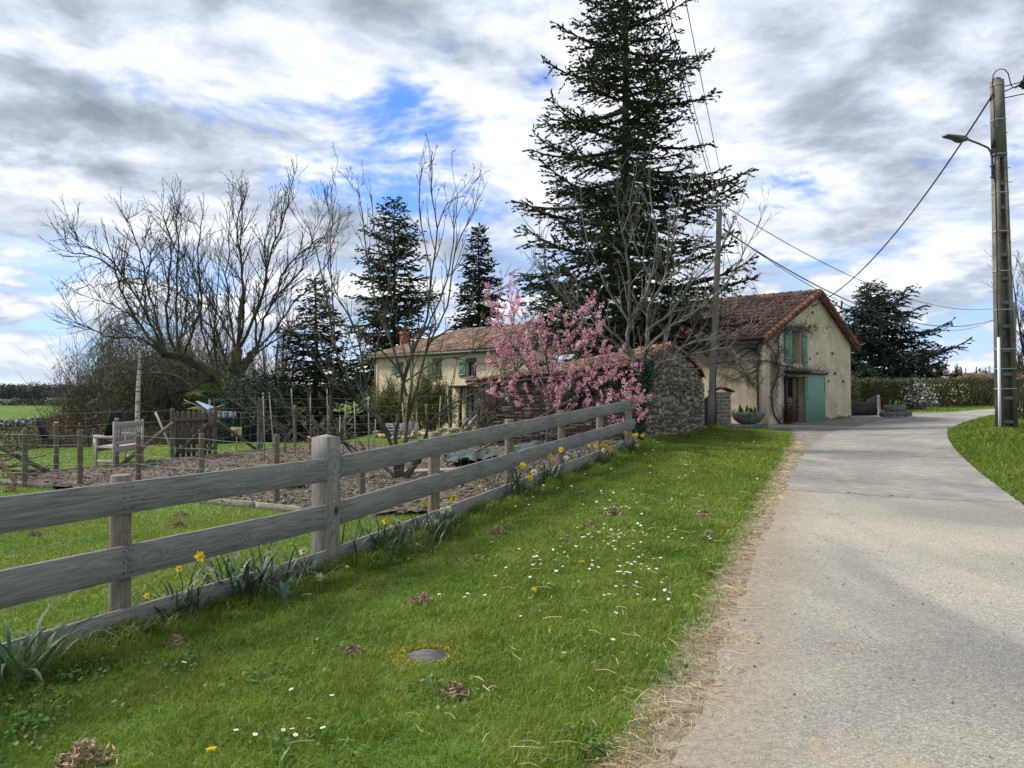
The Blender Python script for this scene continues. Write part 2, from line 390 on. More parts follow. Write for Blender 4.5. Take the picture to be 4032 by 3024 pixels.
ASL = smooth_poly(ASL, 2); ASR = smooth_poly(ASR, 2); LAWN_R = smooth_poly(LAWN_R, 2)
ROAD = [tuple(p) for p in ASL]+[tuple(p) for p in ASR[::-1]]
APRON = [tuple(p) for p in LAWN_R[-2:]]+pts((3111,1690),(2780,1692),(2740,1678))+[(2.0, 44), (17, 42), (26, 44)]+pts((3740,1640),(3560,1668),(3400,1720),(3230,1800))
STRIP = [tuple(p-np.array([.10, 0])) for p in LAWN_R]+pts((3124,1708))+[(p[0]+.5, p[1]) for p in ASL[::-1] if p[1] < 27]
SOIL = pts((-150,1898),(113,1879),(430,1845),(670,1811),(1150,1768),(1400,1750))+[(-2.6, 20.8), (-.4, 19.9), (3.0, 17.8), (2.55, 16.3), (.38, 11.4), (-.55, 9.35)]+pts((1400,2040),(1000,2001),(768,1979),(210,1927))
def vnoise(x, y, s=1.0, seed=0, octv=4):
    r = np.random.default_rng(100+seed); o = np.zeros_like(np.asarray(x, float)); a = 1.0; t = 0
    for k in range(octv):
        for _ in range(4):
            an = r.uniform(0, 6.283); f = s*(2.03**k)*r.uniform(.7, 1.3); o = o+a*np.sin((x*math.cos(an)+y*math.sin(an))*f*6.283+r.uniform(0, 6.28)); t += a
        a *= .55
    return o/t*2.2
# ---------------------------------------------------------------- ground
M_ground = mat('grass_ground', (.050,.100,.014), (.085,.150,.024), 1.3, 6, .95, .5, 30, c3=(.12,.165,.038), spec=.1)
def axis(a, b, s0, n):
    t = np.linspace(-1, 1, n); return None
gx = np.concatenate([-np.geomspace(900, 15, 40), np.linspace(-14.6, 18, 150), np.geomspace(18.6, 900, 40)])
gy = np.concatenate([[-60, -20, -8], np.linspace(-4, 30, 180), np.geomspace(30.6, 1500, 90)])
X, Y = np.meshgrid(gx, gy, indexing='ij'); Hh = GH(X.ravel(), Y.ravel())
nx, ny = len(gx), len(gy)
I, J = np.meshgrid(np.arange(nx-1), np.arange(ny-1), indexing='ij'); I = I.ravel(); J = J.ravel()
Fg = np.stack([I*ny+J, (I+1)*ny+J, (I+1)*ny+J+1, I*ny+J+1], 1)
tag(link('ground', mesh_np('ground', np.stack([X.ravel(), Y.ravel(), Hh], 1), [(Fg, 0)], True), M_ground), kind='structure')
def loft(name, A, B, nl, nw, off, material, jit=0.0, kind='structure', ej=0.0):
    A = resample(A, nl); B = resample(B, nl); V = []
    for i in range(nl):
        t = np.linspace(0, 1, nw)[:, None]; V.append(A[i]*(1-t)+B[i]*t)
    V = np.array(V)
    if jit: V[:, 0] += (vnoise(V[:, 0, 0], V[:, 0, 1], .9, 5, 6)*.045+RNG.normal(size=nl)*.006)[:, None]*np.array([1, 0])
    if jit:
        V[:, 0] += RNG.normal(size=(nl, 2))*jit; V[:, -1] += RNG.normal(size=(nl, 2))*jit
    if ej:
        for r_ in range(3): V[r_, :, 1] += np.interp(np.arange(nw), np.arange(nw), RNG.normal(size=nw)*ej)
    V = V.reshape(-1, 2); h = GH(V[:, 0], V[:, 1]); d = np.hypot(V[:, 0], V[:, 1])
    z = h+off*(1+d*.05)
    i, j = np.meshgrid(np.arange(nl-1), np.arange(nw-1), indexing='ij'); i = i.ravel(); j = j.ravel()
    Fa = np.stack([i*nw+j, i*nw+j+1, (i+1)*nw+j+1, (i+1)*nw+j], 1)
    t_ = np.tile(np.linspace(0, 1, nw), nl)
    return tag(link(name, mesh_np(name, np.c_[V, z], [(Fa, 0)], True, t_), material), kind=kind)
def sheet(name, poly, step, off, material, disp=None, seed=0):
    P = np.array(poly); x0, y0 = P.min(0); x1, y1 = P.max(0)
    xs = np.arange(x0, x1+step, step); ys = np.arange(y0, y1+step, step)
    X, Y = np.meshgrid(xs, ys, indexing='ij'); cx = X[:-1, :-1]+step/2; cy = Y[:-1, :-1]+step/2
    keep = inpoly(poly, cx.ravel(), cy.ravel()); ny = len(ys)
    I, J = np.meshgrid(np.arange(len(xs)-1), np.arange(ny-1), indexing='ij'); I = I.ravel()[keep]; J = J.ravel()[keep]
    Fa = np.stack([I*ny+J, (I+1)*ny+J, (I+1)*ny+J+1, I*ny+J+1], 1)
    Xr = X.ravel(); Yr = Y.ravel(); z = GH(Xr, Yr)+off*(1+np.hypot(Xr, Yr)*.05)
    if disp: z = z+disp(Xr, Yr)
    u, inv = np.unique(Fa.ravel(), return_inverse=True)
    return tag(link(name, mesh_np(name, np.c_[Xr, Yr, z][u], [(inv.reshape(-1, 4), 0)], True), material), kind='structure')
def road_mat():
    m = bpy.data.materials.new('worn_asphalt'); m.use_nodes = True; nt = m.node_tree; b = nt.nodes['Principled BSDF']
    b.inputs['Roughness'].default_value = .9; b.inputs['Specular IOR Level'].default_value = .25
    v = nn(nt, 'ShaderNodeTexCoord').outputs['Object']
    big = noise(nt, v, .38, 5, .55, .4); med = noise(nt, v, 2.2, 5, .6)
    col = ramp(nt, big, [(.36, (.215,.205,.185)), (.5, (.280,.265,.232)), (.64, (.335,.312,.265))])
    # wheel track: darker band through the middle of the lane
    st = nn(nt, 'ShaderNodeMapping'); st.inputs['Rotation'].default_value = (0, 0, R(22)); st.inputs['Scale'].default_value = (1.0, .16, 1); nt.links.new(v, st.inputs[0])
    tr = noise(nt, st.outputs[0], .9, 3, .5, .3)
    col = mixc(nt, mth(nt, 'MULTIPLY', smooth(nt, tr, .50, .64), .55), col, (.155,.155,.150))
    # chips of aggregate
    vo = nn(nt, 'ShaderNodeTexVoronoi'); vo.inputs['Scale'].default_value = 105; nt.links.new(v, vo.inputs['Vector'])
    sp = nn(nt, 'ShaderNodeSeparateColor'); nt.links.new(vo.outputs['Color'], sp.inputs[0])
    chip = ramp(nt, sp.outputs[0], [(.0, .50), (.25, .84), (.75, 1.08), (1, 1.6)])
    col = mixc(nt, .8, col, chip, 'MULTIPLY')
    fine = noise(nt, v, 160, 3, .7); col = mixc(nt, .5, col, ramp(nt, fine, [(.3, .62), (.7, 1.38)]), 'MULTIPLY')
    # sandy stains
    sn = noise(nt, v, .95, 3, .5, .2); s2 = noise(nt, v, 7, 4, .6)
    sm = mth(nt, 'MULTIPLY', smooth(nt, sn, .62, .72), smooth(nt, s2, .38, .6))
    col = mixc(nt, mth(nt, 'MULTIPLY', sm, .55), col, (.36,.27,.15))
    dk = mth(nt, 'MULTIPLY', smooth(nt, noise(nt, v, 9, 5, .7), .64, .74), .5); col = mixc(nt, dk, col, (.10,.09,.08))
    at = nn(nt, 'ShaderNodeAttribute'); at.attribute_name = 'tint'
    dust = mth(nt, 'ADD', mth(nt, 'MULTIPLY', smooth(nt, at.outputs['Fac'], .24, .0), .75), mth(nt, 'MULTIPLY', mth(nt, 'SUBTRACT', noise(nt, v, 3.2, 7, .7), .5), 1.6), clamp=True)
    col = mixc(nt, mth(nt, 'MULTIPLY', dust, smooth(nt, at.outputs['Fac'], .30, .06)), col, ramp(nt, noise(nt, v, 26, 6, .7), [(.35, (.17, .135, .095)), (.65, (.33, .285, .21))]))
    nt.links.new(col, b.inputs['Base Color'])
    bn = nn(nt, 'ShaderNodeBump'); bn.inputs['Strength'].default_value = .6; bn.inputs['Distance'].default_value = .006
    nt.links.new(mth(nt, 'ADD', fine, mth(nt, 'MULTIPLY', vo.outputs['Distance'], .8)), bn.inputs['Height']); nt.links.new(bn.outputs[0], b.inputs['Normal'])
    return m
M_road = road_mat()
M_litter = mat('dry_litter_soil', (.15,.12,.085), (.25,.21,.155), 9, 8, .95, .8, 60, c3=(.34,.30,.22), spec=.1)
M_gravel = mat('grey_gravel', (.12,.11,.10), (.21,.195,.18), 3, 8, .95, .9, 70, c3=(.27,.24,.21), spec=.1)
M_dgravel = mat('dark_gravel', (.055,.052,.052), (.10,.095,.09), 5, 8, .95, .9, 80, spec=.1)
loft('road', ASL, ASR, 900, 24, .016, M_road, .008)
sheet('road_edge', STRIP, .07, .005, M_litter)
sheet('gravel_apron', APRON, .25, .008, M_gravel)
# darker patch of newer asphalt across the lane where it meets the bend
M_patch = mat('newer_asphalt', (.185,.182,.172), (.245,.237,.215), .9, 7, .9, .7, 90, c3=(.31,.292,.252), spec=.25, mottle=.6)
PA = [p for p in ASL if 11.2 < p[1] < 44]; PB = [p for p in ASR if 10.6 < p[1] < 38]
loft('road_patch', PA, PB, 400, 60, .0185, M_patch, .008, ej=.045)
# ---------------------------------------------------------------- soil bed
def soil_mat():
    m = mat('garden_soil', (.055,.045,.036), (.115,.095,.075), 9, 8, .97, 1.0, 40, c3=(.20,.17,.14), spec=.1, bdist=.03)
    return m
M_soil = soil_mat()
sheet('vegetable_bed', SOIL, .075, .012, M_soil, lambda x, y: (vnoise(x, y, .8, 1, 5)*.035+.03)+RNG.normal(size=x.shape)*.012)
# clods and pale flints
def lump_mesh(n, seed, sub=0):
    r = np.random.default_rng(seed)
    V = np.array([(1,0,0),(-1,0,0),(0,1,0),(0,-1,0),(0,0,1),(0,0,-1),(.6,.6,.6),(-.6,.6,.6),(.6,-.6,.6),(-.6,-.6,.6)], float)
    Fs = np.array([(0,2,6),(2,4,6),(4,0,6),(1,4,7),(4,2,7),(2,1,7),(0,4,8),(4,3,8),(3,0,8),(1,3,9),(3,4,9),(4,1,9),(0,5,2),(2,5,1),(1,5,3),(3,5,0)])
    return V, Fs
def scatter_lumps(name, C, S, material, tintv=None, parent=None, flat=.6):
    V0, F0 = lump_mesh(0, 0); n = len(C); rot = RNG.uniform(0, 6.28, n)
    J = V0[None]*(1+RNG.normal(size=(n, len(V0), 1))*.22)
    sc = np.stack([S*RNG.uniform(.8, 1.4, n), S*RNG.uniform(.7, 1.1, n), S*flat*RNG.uniform(.6, 1.2, n)], 1)
    J = J*sc[:, None]; c, s = np.cos(rot)[:, None], np.sin(rot)[:, None]
    V = np.stack([J[..., 0]*c-J[..., 1]*s, J[..., 0]*s+J[..., 1]*c, J[..., 2]], 2)+C[:, None]
    Fa = (F0[None]+(np.arange(n)*len(V0))[:, None, None]).reshape(-1, 3)
    return link(name, mesh_np(name, V.reshape(-1, 3), [(Fa, 0)], False), material, parent)
def sample_poly(poly, n, pad=0):
    P = np.array(poly); out = []
    while sum(len(o) for o in out) < n:
        q = RNG.uniform(P.min(0), P.max(0), size=(n*2, 2)); out.append(q[inpoly(poly, q[:, 0], q[:, 1])])
    return np.concatenate(out)[:n]
q = sample_poly(SOIL, 9000); C = np.c_[q, GH(q[:, 0], q[:, 1])+.05+vnoise(q[:, 0], q[:, 1], .8, 1, 5)*.035]
M_clod = mat('earth_clod', (.075,.06,.048), (.16,.13,.105), 5, 4, .97, island=.9, spec=.1)
M_flint = mat('pale_flint', (.42,.38,.33), (.55,.52,.47), 5, 3, .8, island=.5)
tag(scatter_lumps('soil_clods', C[:7800], RNG.uniform(.012, .045, 7800), M_clod), 'loose brown clods on the dug vegetable bed', 'soil', kind='stuff')
tag(scatter_lumps('flints', C[7800:], RNG.uniform(.010, .030, 1200), M_flint), 'pale flints scattered over the dug vegetable bed', 'stones', kind='stuff')
# ---------------------------------------------------------------- grass
M_blade = mat('grass_blade', (.105,.180,.018), (.17,.25,.030), .9, 4, .55, tint=.9, c3=(.18,.23,.035), spec=.3, trans=.30, lo=.3, hi=.7)
_nt = M_blade.node_tree; _b = _nt.nodes['Principled BSDF']; _src = _b.inputs['Base Color'].links[0].from_socket; _at = nn(_nt, 'ShaderNodeAttribute'); _at.attribute_name = 'tint'
_nt.links.new(mixc(_nt, smooth(_nt, _at.outputs['Fac'], .90, .98), _src, (.26, .23, .09)), _b.inputs['Base Color'])
FENCE_P = Vector((-1.64, 6.85, 0))
def fence_dist(x, y):
    """signed distance to the plank fence line (+ on the road side)"""
    left = y < 6.85
    dx = np.where(left, .4256, .4070); dy = np.where(left, .905, .9134)
    px = x+1.64; py = y-6.85
    return px*dy-py*dx
def blades(x, y, h, w, lean, tint, z=None, bias=None):
    n = len(x); z = GH(x, y) if z is None else z
    an = RNG.uniform(0, 6.283, n); le = RNG.normal(size=n)*.5+1.0; fx = np.cos(an)*lean*le*h; fy = np.sin(an)*lean*le*h
    if bias is not None: fx = fx+bias[0]*h; fy = fy+bias[1]*h
    wa = RNG.uniform(0, 6.283, n); wx = np.cos(wa)*w/2; wy = np.sin(wa)*w/2
    b = np.stack([x, y, z-.004], 1); W2 = np.stack([wx, wy, wx*0], 1)
    m = b+np.stack([fx*.35, fy*.35, h*.62], 1); t = b+np.stack([fx, fy, h*(1-.25*np.minimum(lean*le, 1.2))], 1)
    V = np.stack([b-W2, b+W2, m+W2*.75, m-W2*.75, t], 1).reshape(-1, 3); k = np.arange(n)[:, None]*5
    return V, k+np.array([[0, 1, 2, 3]]), k+np.array([[3, 2, 4]]), np.repeat(tint, 5)
class Blades:
    def __init__(s): s.V = []; s.Q = []; s.T = []; s.t = []; s.n = 0
    def add(s, *a, **k):
        V, Q, T, t = blades(*a, **k); s.V.append(V); s.Q.append(Q+s.n); s.T.append(T+s.n); s.t.append(t); s.n += len(V)
    def build(s, name, m, label):
        o = link(name, mesh_np(name, np.concatenate(s.V), [(np.concatenate(s.Q), 0), (np.concatenate(s.T), 0)], False, np.concatenate(s.t)), m)
        return tag(o, label, 'grass', kind='stuff')
LP = [tuple(p) for p in LAWN_R]
def lawn_x(y):
    L = np.array(LAWN_R); return np.interp(y, L[:, 1], L[:, 0])
COVER = G(1685, 2585)
def sample_band(n, y0, y1, xl, xr):
    """area-uniform sample between curves xl(y) and xr(y)"""
    y = RNG.uniform(y0, y1, n*2); a = xl(y); b = xr(y); wmax = (b-a).max(); keep = RNG.uniform(0, wmax, n*2) < (b-a)
    y = y[keep][:n]; return RNG.uniform(xl(y), xr(y)), y
def fence_x(y):
    return np.where(y < 6.85, -1.64+(y-6.85)*.4703, -1.64+(y-6.85)*.4456)
def lawn_blades(B, n, y0, y1, w, hh):
    x, y = sample_band(n, y0, y1, lambda y: fence_x(y)-.05, lambda y: lawn_x(y)+.10+0*y)
    fd = fence_dist(x, y); ed = (lawn_x(y)-x)
    keep = (np.hypot(x-COVER.x, (y-COVER.y)*1.0) > .150+RNG.normal(size=len(x))*.03)
    keep &= RNG.uniform(size=len(x)) < np.clip(.35+ed*2.5, .12, 1)
    bare = vnoise(x, y, .55, 9, 4); keep &= RNG.uniform(size=len(x)) < np.clip(1.25-bare*.55, .45, 1)
    x, y, fd, ed = x[keep], y[keep], fd[keep], ed[keep]
    lush = vnoise(x, y, .30, 3, 3); tuft = vnoise(x, y, 1.6, 4, 3)
    h = hh*(1+.38*lush+.30*tuft)*RNG.uniform(.45, 1.4, len(x))
    h = h*(1+1.7*np.exp(-(fd/.30)**2)*(fd < 1)*(.5+.5*(tuft > -.3))+ (ed < .25)*.1)
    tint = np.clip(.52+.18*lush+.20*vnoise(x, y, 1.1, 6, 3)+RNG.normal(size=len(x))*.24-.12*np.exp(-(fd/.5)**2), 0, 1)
    B.add(x, y, h, w*RNG.uniform(.7, 1.3, len(x)), .75, tint, bias=(.12, -.1))
Bn = Blades()
lawn_blades(Bn, 95000, 1.9, 4.6, .0036, .050)
lawn_blades(Bn, 80000, 4.6, 8.0, .0048, .050)
lawn_blades(Bn, 70000, 8.0, 14., .0075, .050)
lawn_blades(Bn, 60000, 14., 29., .013, .055)
Bn.build('lawn_grass', M_blade, 'green mown lawn between the plank fence and the lane')
# garden side
B2 = Blades()
def gard(n, y0, y1, w, hh, xl=-1.0):
    x, y = sample_band(n, y0, y1, lambda y: np.minimum(-.75*y-1.0, -4)+0*y, lambda y: fence_x(y)-.03)
    keep = ~inpoly(SOIL, x, y); x, y = x[keep], y[keep]; fd = -fence_dist(x, y)
    lush = vnoise(x, y, .4, 13, 3)
    h = hh*(1+.4*lush)*RNG.uniform(.5, 1.3, len(x))*(1+.8*np.exp(-(fd/.25)**2))
    tint = np.clip(.68+.18*lush+RNG.normal(size=len(x))*.16, 0, 1)
    B2.add(x, y, h, w*RNG.uniform(.7, 1.3, len(x)), .8, tint, bias=(.05, -.1))
gard(90000, 2.5, 10, .0065, .055); gard(30000, 10, 15, .011, .055); gard(60000, 15, 27, .017, .05)
B2.build('garden_grass', M_blade, 'bright green grass inside the garden fence')
# verge under the concrete pole: longer, ragged
B3 = Blades()
VERGE = [tuple(p) for p in ASR if 8 < p[1] < 45]
VX = np.array(VERGE); VM = VX[np.argsort(VX[:, 1])]
def verge(n, y0, y1, w, hh, wd=7):
    y = RNG.uniform(y0, y1, n); x = np.interp(y, VM[:, 1], VM[:, 0]); x = x+np.abs(RNG.uniform(0, 1, n)**1.6)*wd+.02
    keep = ~inpoly(ROAD, x, y); x, y = x[keep], y[keep]
    e = vnoise(x, y, .5, 21, 3); h = hh*(1+.5*e)*RNG.uniform(.4, 1.4, len(x))*np.clip(.45+(x-np.interp(y, VM[:, 1], VM[:, 0]))*.8, .4, 1.5)
    B3.add(x, y, h, w*RNG.uniform(.7, 1.5, len(x)), .6, np.clip(.40+.2*e+RNG.normal(size=len(x))*.18, 0, 1))
verge(35000, 9, 17, .010, .11); verge(45000, 17, 31, .016, .14); verge(15000, 29, 44, .03, .16, 9)
qx = RNG.uniform(19.5, 46, 20000); qy = RNG.uniform(33, 58, 20000); kp = ~inpoly(ROAD, qx, qy) & ~inpoly(APRON, qx, qy) & (qx > np.interp(qy, [33, 40, 58], [19, 19, 19])) & ((qy > 42) | (qx > 25)); qx, qy = qx[kp], qy[kp]
B3.add(qx, qy, RNG.uniform(.06, .16, len(qx)), np.full(len(qx), .035), .6, RNG.uniform(.3, .8, len(qx)))
B3.build('verge_grass', M_blade, 'ragged green roadside grass beyond the lane')
# dry straw along the lane edge
M_straw = mat('dry_straw', (.42,.33,.19), (.58,.48,.30), 3, 3, .8, island=.6, spec=.2)
TS = Tubes()
def straw_at(x, y, L, r, lift=.012):
    a = random.uniform(0, 6.28); z = gz(x, y)+lift; b = random.uniform(-.25, .25)
    T = np.array([(x-math.cos(a)*L/2, y-math.sin(a)*L/2, z+random.uniform(0, .015)), (x+random.uniform(-.1, .1)*L, y+random.uniform(-.1, .1)*L, z+random.uniform(.0, .02)), (x+math.cos(a+b)*L/2, y+math.sin(a+b)*L/2, z+random.uniform(0, .015))])
    TS.add(T, np.array([r, r, r*.7]), 3)
for i in range(1500):
    y = 2.2+ (random.random()**1.9)*18; x = float(lawn_x(np.array([y]))[0])+random.gauss(.13, .13)+.03*math.sin(y*3)
    straw_at(x, y, random.uniform(.03, .11)*(1+.04*y), .0009+.00022*y)
for i in range(110):
    y = 2.8+random.random()**1.3*8; x = float(lawn_x(np.array([y]))[0])-abs(random.gauss(.5, .6)); straw_at(x, y, random.uniform(.05, .14), .0012+.0002*y, .055)
for (u, v, sx, n) in ((2380,3000,.1,50),(2560,2790,.08,30),(2720,2520,.1,45),(2830,2330,.06,20)):
    g = G(u+60, v)
    for i in range(n): straw_at(g.x+random.gauss(0, sx), g.y+random.gauss(0, sx), random.uniform(.08, .2), .0018, .02)
for (u, v, s_, n) in ((3330,2570,.13,40),(3110,2030,.16,40),(3270,2030,.12,30),(3300,2430,.1,10)):
    g = G(u, v)
    for i in range(n): straw_at(g.x+random.gauss(0, s_), g.y+random.gauss(0, s_*.6), random.uniform(.02, .07), .0014, .022)
tag(TS.build('straw_litter', M_straw, None, False), 'pale dry straw strewn along the lawn edge of the lane', 'straw', kind='stuff')
# small loose stones on the asphalt
q = np.array([(x, y) for x, y in zip(RNG.uniform(-.5, 9, 3000), RNG.uniform(2.5, 22, 3000)) if True]); q = q[inpoly(ROAD, q[:, 0], q[:, 1])]
lx = np.interp(q[:, 1], ASL[:, 1][:18], ASL[:, 0][:18]); q = q[(RNG.uniform(size=len(q)) < np.exp(-(q[:, 0]-lx)/.8)+.25)]
M_peb = mat('loose_grit', (.10,.09,.075), (.3,.27,.22), 6, 2, .9, island=.9)
tag(scatter_lumps('loose_grit', np.c_[q, GH(q[:, 0], q[:, 1])+.026], RNG.uniform(.003, .010, len(q)), M_peb), 'loose grit and crumbs lying on the asphalt lane', 'grit', kind='stuff')

# ---------------------------------------------------------------- plank fence
M_plank = wood_mat('weathered_plank', (.195,.188,.180), (.088,.083,.078), (.305,.297,.285), 1.0, .25)
M_plankb = wood_mat('kickboard_wood', (.20,.185,.165), (.10,.09,.08), (.30,.285,.26), 1.0, .7)
M_post = wood_mat('post_wood', (.22,.205,.18), (.10,.09,.075), (.33,.31,.28), 1.0, .3)
M_round = wood_mat('round_post_wood', (.19,.15,.105), (.075,.055,.038), (.28,.235,.18), 1.1)
M_nail = mat('dark_nail', (.03,.028,.027), rough=.6)
def orient(A, B, up=(0, 0, 1)):
    d = (Vector(B)-Vector(A)).normalized(); y = Vector(up).cross(d).normalized(); z = d.cross(y)
    return Matrix((d, y, z)).transposed().to_4x4()
def plank(name, A, B, t, h, material, parent, seg=14, jit=.0014, sag=0.0):
    """board from A to B (centre line), thickness t, height h, local X along the board"""
    A = Vector(A); B = Vector(B); L = (B-A).length; V = []; b = .004
    prof = [(-t/2+b, -h/2), (t/2-b, -h/2), (t/2, -h/2+b), (t/2, h/2-b), (t/2-b, h/2), (-t/2+b, h/2), (-t/2, h/2-b), (-t/2, -h/2+b)]
    ph = random.uniform(0, 6)
    for i in range(seg+1):
        x = L*i/seg; ju = jit*math.sin(i*1.3+ph)+random.gauss(0, jit*.4); jd = jit*math.sin(i*.9+ph*2)+random.gauss(0, jit*.4); jy = jit*.6*math.sin(i*.7+ph)-sag*4*(i/seg)*(1-i/seg)*0
        for (y, z) in prof: V.append((x, y+jy, z+(ju if z > 0 else jd)-sag*4*(i/seg)*(1-i/seg)))
    Fs = [(i*8+j, i*8+(j+1) % 8, (i+1)*8+(j+1) % 8, (i+1)*8+j) for i in range(seg) for j in range(8)]+[tuple(range(7, -1, -1)), tuple(seg*8+j for j in range(8))]
    o = MB().add(V, Fs).build(name, material, parent)
    M = orient(A, B); M.translation = A-(Vector(parent.location) if parent else Vector())
    o.matrix_local = M; return o
def post_round(name, x, y, z0, z1, r, material, parent, lean=(0, 0), k=14, flat=False, rt=None):
    """round stake, grain vertical: built along local X then stood up"""
    n = 9; L = z1-z0; m = MB(); P = [(L*i/(n-1), 0, 0) for i in range(n)]; rt = rt or r*.94
    rad = [r+(rt-r)*i/(n-1)+random.gauss(0, r*.02) for i in range(n)]
    P = P[:-1]+[(L-.006, 0, 0), (L, 0, 0)]; rad = rad[:-1]+[rad[-1], rad[-1]*.86]
    m.tube(P, rad, k); o = m.build(name, material, parent, smooth_=True)
    d = Vector((lean[0], lean[1], 1)).normalized(); yv = Vector((0, 1, 0)).cross(d).normalized()
    Mx = Matrix((d, yv, d.cross(yv))).transposed().to_4x4(); Mx.translation = Vector((x, y, z0))-(Vector(parent.location) if parent else Vector())
    o.matrix_local = Mx
    for p in o.data.polygons:
        if len(p.vertices) > 4: p.use_smooth = False
    return o
P1 = Vector((-1.64, 6.85, 0)); dL = Vector((.4256, .905, 0)); dR = Vector((.4070, .9134, 0)); nL = Vector((.905, -.4256, 0)); nR = Vector((.9134, -.4070, 0))
fence = empty('plank_fence', P1, 'weathered grey plank fence with three boards between the lawn and the vegetable garden', 'fence')
TH = .028
def railL(s0, s1, zc, h, m, nm='rail', seg=14):
    return plank(nm, P1+dL*s0-nL*TH/2+Vector((0, 0, zc)), P1+dL*s1-nL*TH/2+Vector((0, 0, zc)), TH, h, m, fence, seg)
GR = .46/10.57
def RP(s, z): return P1+dR*s+Vector((0, 0, z+GR*s))
def railR(s0, s1, zc, h, m, nm='rail', seg=14):
    return plank(nm, RP(s0, zc)-nR*TH/2, RP(s1, zc)-nR*TH/2, TH, h, m, fence, seg)
j = -2.02
for zc, h, m, nm in ((.902, .205, M_plank, 'rail'), (.486, .212, M_plank, 'rail'), (.085, .20, M_plankb, 'kickboard')):
    if nm == 'rail' and zc < .6:
        railL(-5.6, j-.0015, zc, h, m, nm); railL(j+.0015, -.001, zc, h, m, nm)
    else: railL(-5.6, -.001, zc, h, m, nm, 22)
S0 = .188
LR = 10.50
for zc, h, nm, cuts in ((.902, .205, 'rail', (5.55,)), (.486, .212, 'rail', (3.05, 7.0)), (.075, .22, 'kickboard', (4.4, 7.8))):
    cc = [S0]+list(cuts)+[LR]
    for a, b in zip(cc[:-1], cc[1:]): railR(a+.0015, b-.0015, zc, h, M_plank if nm == 'rail' else M_plankb, nm)
# big square corner post with a shallow pyramid cap
def sq_post(nm, c, d, w, z0, z1, cap, parent, material):
    m = MB(); hw = w/2; L = z1-z0
    V = [(0, -hw, -hw), (0, hw, -hw), (0, hw, hw), (0, -hw, hw)]; n = 8; VV = []
    for i in range(n):
        x = L*i/(n-1); jt = random.gauss(0, .0015); b = .008
        VV += [(x, -hw+b+jt, -hw), (x, hw-b+jt, -hw), (x, hw+jt, -hw+b), (x, hw+jt, hw-b), (x, hw-b+jt, hw), (x, -hw+b+jt, hw), (x, -hw+jt, hw-b), (x, -hw+jt, -hw+b)]
    VV.append((L+cap, 0, 0))
    Fs = [(i*8+q, i*8+(q+1) % 8, (i+1)*8+(q+1) % 8, (i+1)*8+q) for i in range(n-1) for q in range(8)]+[((n-1)*8+q, (n-1)*8+(q+1) % 8, n*8) for q in range(8)]+[tuple(range(7, -1, -1))]
    o = m.add(VV, Fs).build(nm, material, parent); dz = Vector((0, 0, 1)); dd = Vector(d).normalized(); yv = dz.cross(dd)
    Mx = Matrix((dz, dd, dz.cross(dd))).transposed().to_4x4(); Mx.translation = Vector((c[0], c[1], z0))-Vector(parent.location); o.matrix_local = Mx; return o
pc = P1+dL*.094-nL*.094
sq_post('corner_post', pc, dL, .186, -.02, 1.185, .028, fence, M_post)
for s, hh in ((-2.0, 1.045), (-4.9, 1.04)):
    c = P1+dL*s-nL*(TH+.072); post_round('round_post', c.x, c.y, -.02, hh, .068, M_round, fence)
for u, hh in ((1741, 1.05), (2032, 1.045), (2234, 1.04), (2382, 1.04)):
    # distance along the right run from the bearing of the post
    k = (u-2016)/F; s = (k*P1.y-P1.x)/(dR.x-k*dR.y); c = RP(s, 0)-nR*(TH+.075); g = gz(c.x, c.y)
    post_round('round_post', c.x, c.y, g-.02, RP(s, 0).z+hh, .068, M_round, fence)
c = RP(LR-.12, 0)-nR*(TH+.09); sq_post('end_post', c, dR, .13, RP(LR, 0).z-.05, RP(LR, 0).z+1.17, .02, fence, M_post)
plank('batten', RP(LR+.012, -.12)+nR*.0, RP(LR+.012, 1.13)+nR*.0, .07, .04, M_plank, fence, 6)
# nails at the joints
mb = MB()
for s, zc in ((j, .486), (j, .902), (-.10, .902), (-.10, .486), (-4.9, .902), (-4.9, .486)):
    for dz in (-.07, 0, .07):
        for ds in (-.03, .03): mb.box(P1+dL*(s+ds)+nL*.001+Vector((0, 0, zc+dz)), (.009, .004, .009), Matrix((dL, nL, Vector((0, 0, 1)))).transposed())
for s in (3.05, 5.55, 7.0):
    for zc in (.486, .902):
        for dz in (-.06, .06):
            for ds in (-.03, .03): mb.box(RP(s+ds, zc+dz)+nR*.001, (.011, .004, .011), Matrix((dR, nR, Vector((0, 0, 1)))).transposed())
mb.build('nails', M_nail, fence, -Vector(P1))['kind'] = 'stuff'
# stock netting stapled behind the boards
M_wire = mat('galvanised_wire', (.22,.24,.23), rough=.5, metal=.6)
T = Tubes()
def net(Pf, s0, s1, zs, step, r):
    L = s1-s0; n = max(2, int(L/.5))
    for z in zs:
        T.add(np.array([tuple(Pf(s0+L*i/n, z+.004*math.sin(i*2.1))) for i in range(n+1)]), np.full(n+1, r), 3)
    k = int(L/step)
    for i in range(k): T.add(np.array([tuple(Pf(s0+step*i, zs[0])), tuple(Pf(s0+step*i+.004, (zs[0]+zs[-1])/2)), tuple(Pf(s0+step*i, zs[-1]))]), np.full(3, r*.8), 3)
net(lambda s, z: P1+dL*s-nL*.035+Vector((0, 0, z)), -5.6, -.02, (.03, .2, .36, .52, .68, .84, .98), .15, .0016)
net(lambda s, z: RP(s, z)-nR*.035, .2, 10.4, (.1, .3, .52, .74, .96), .2, .002)
T.build('wire_netting', M_wire, fence, False, P1)
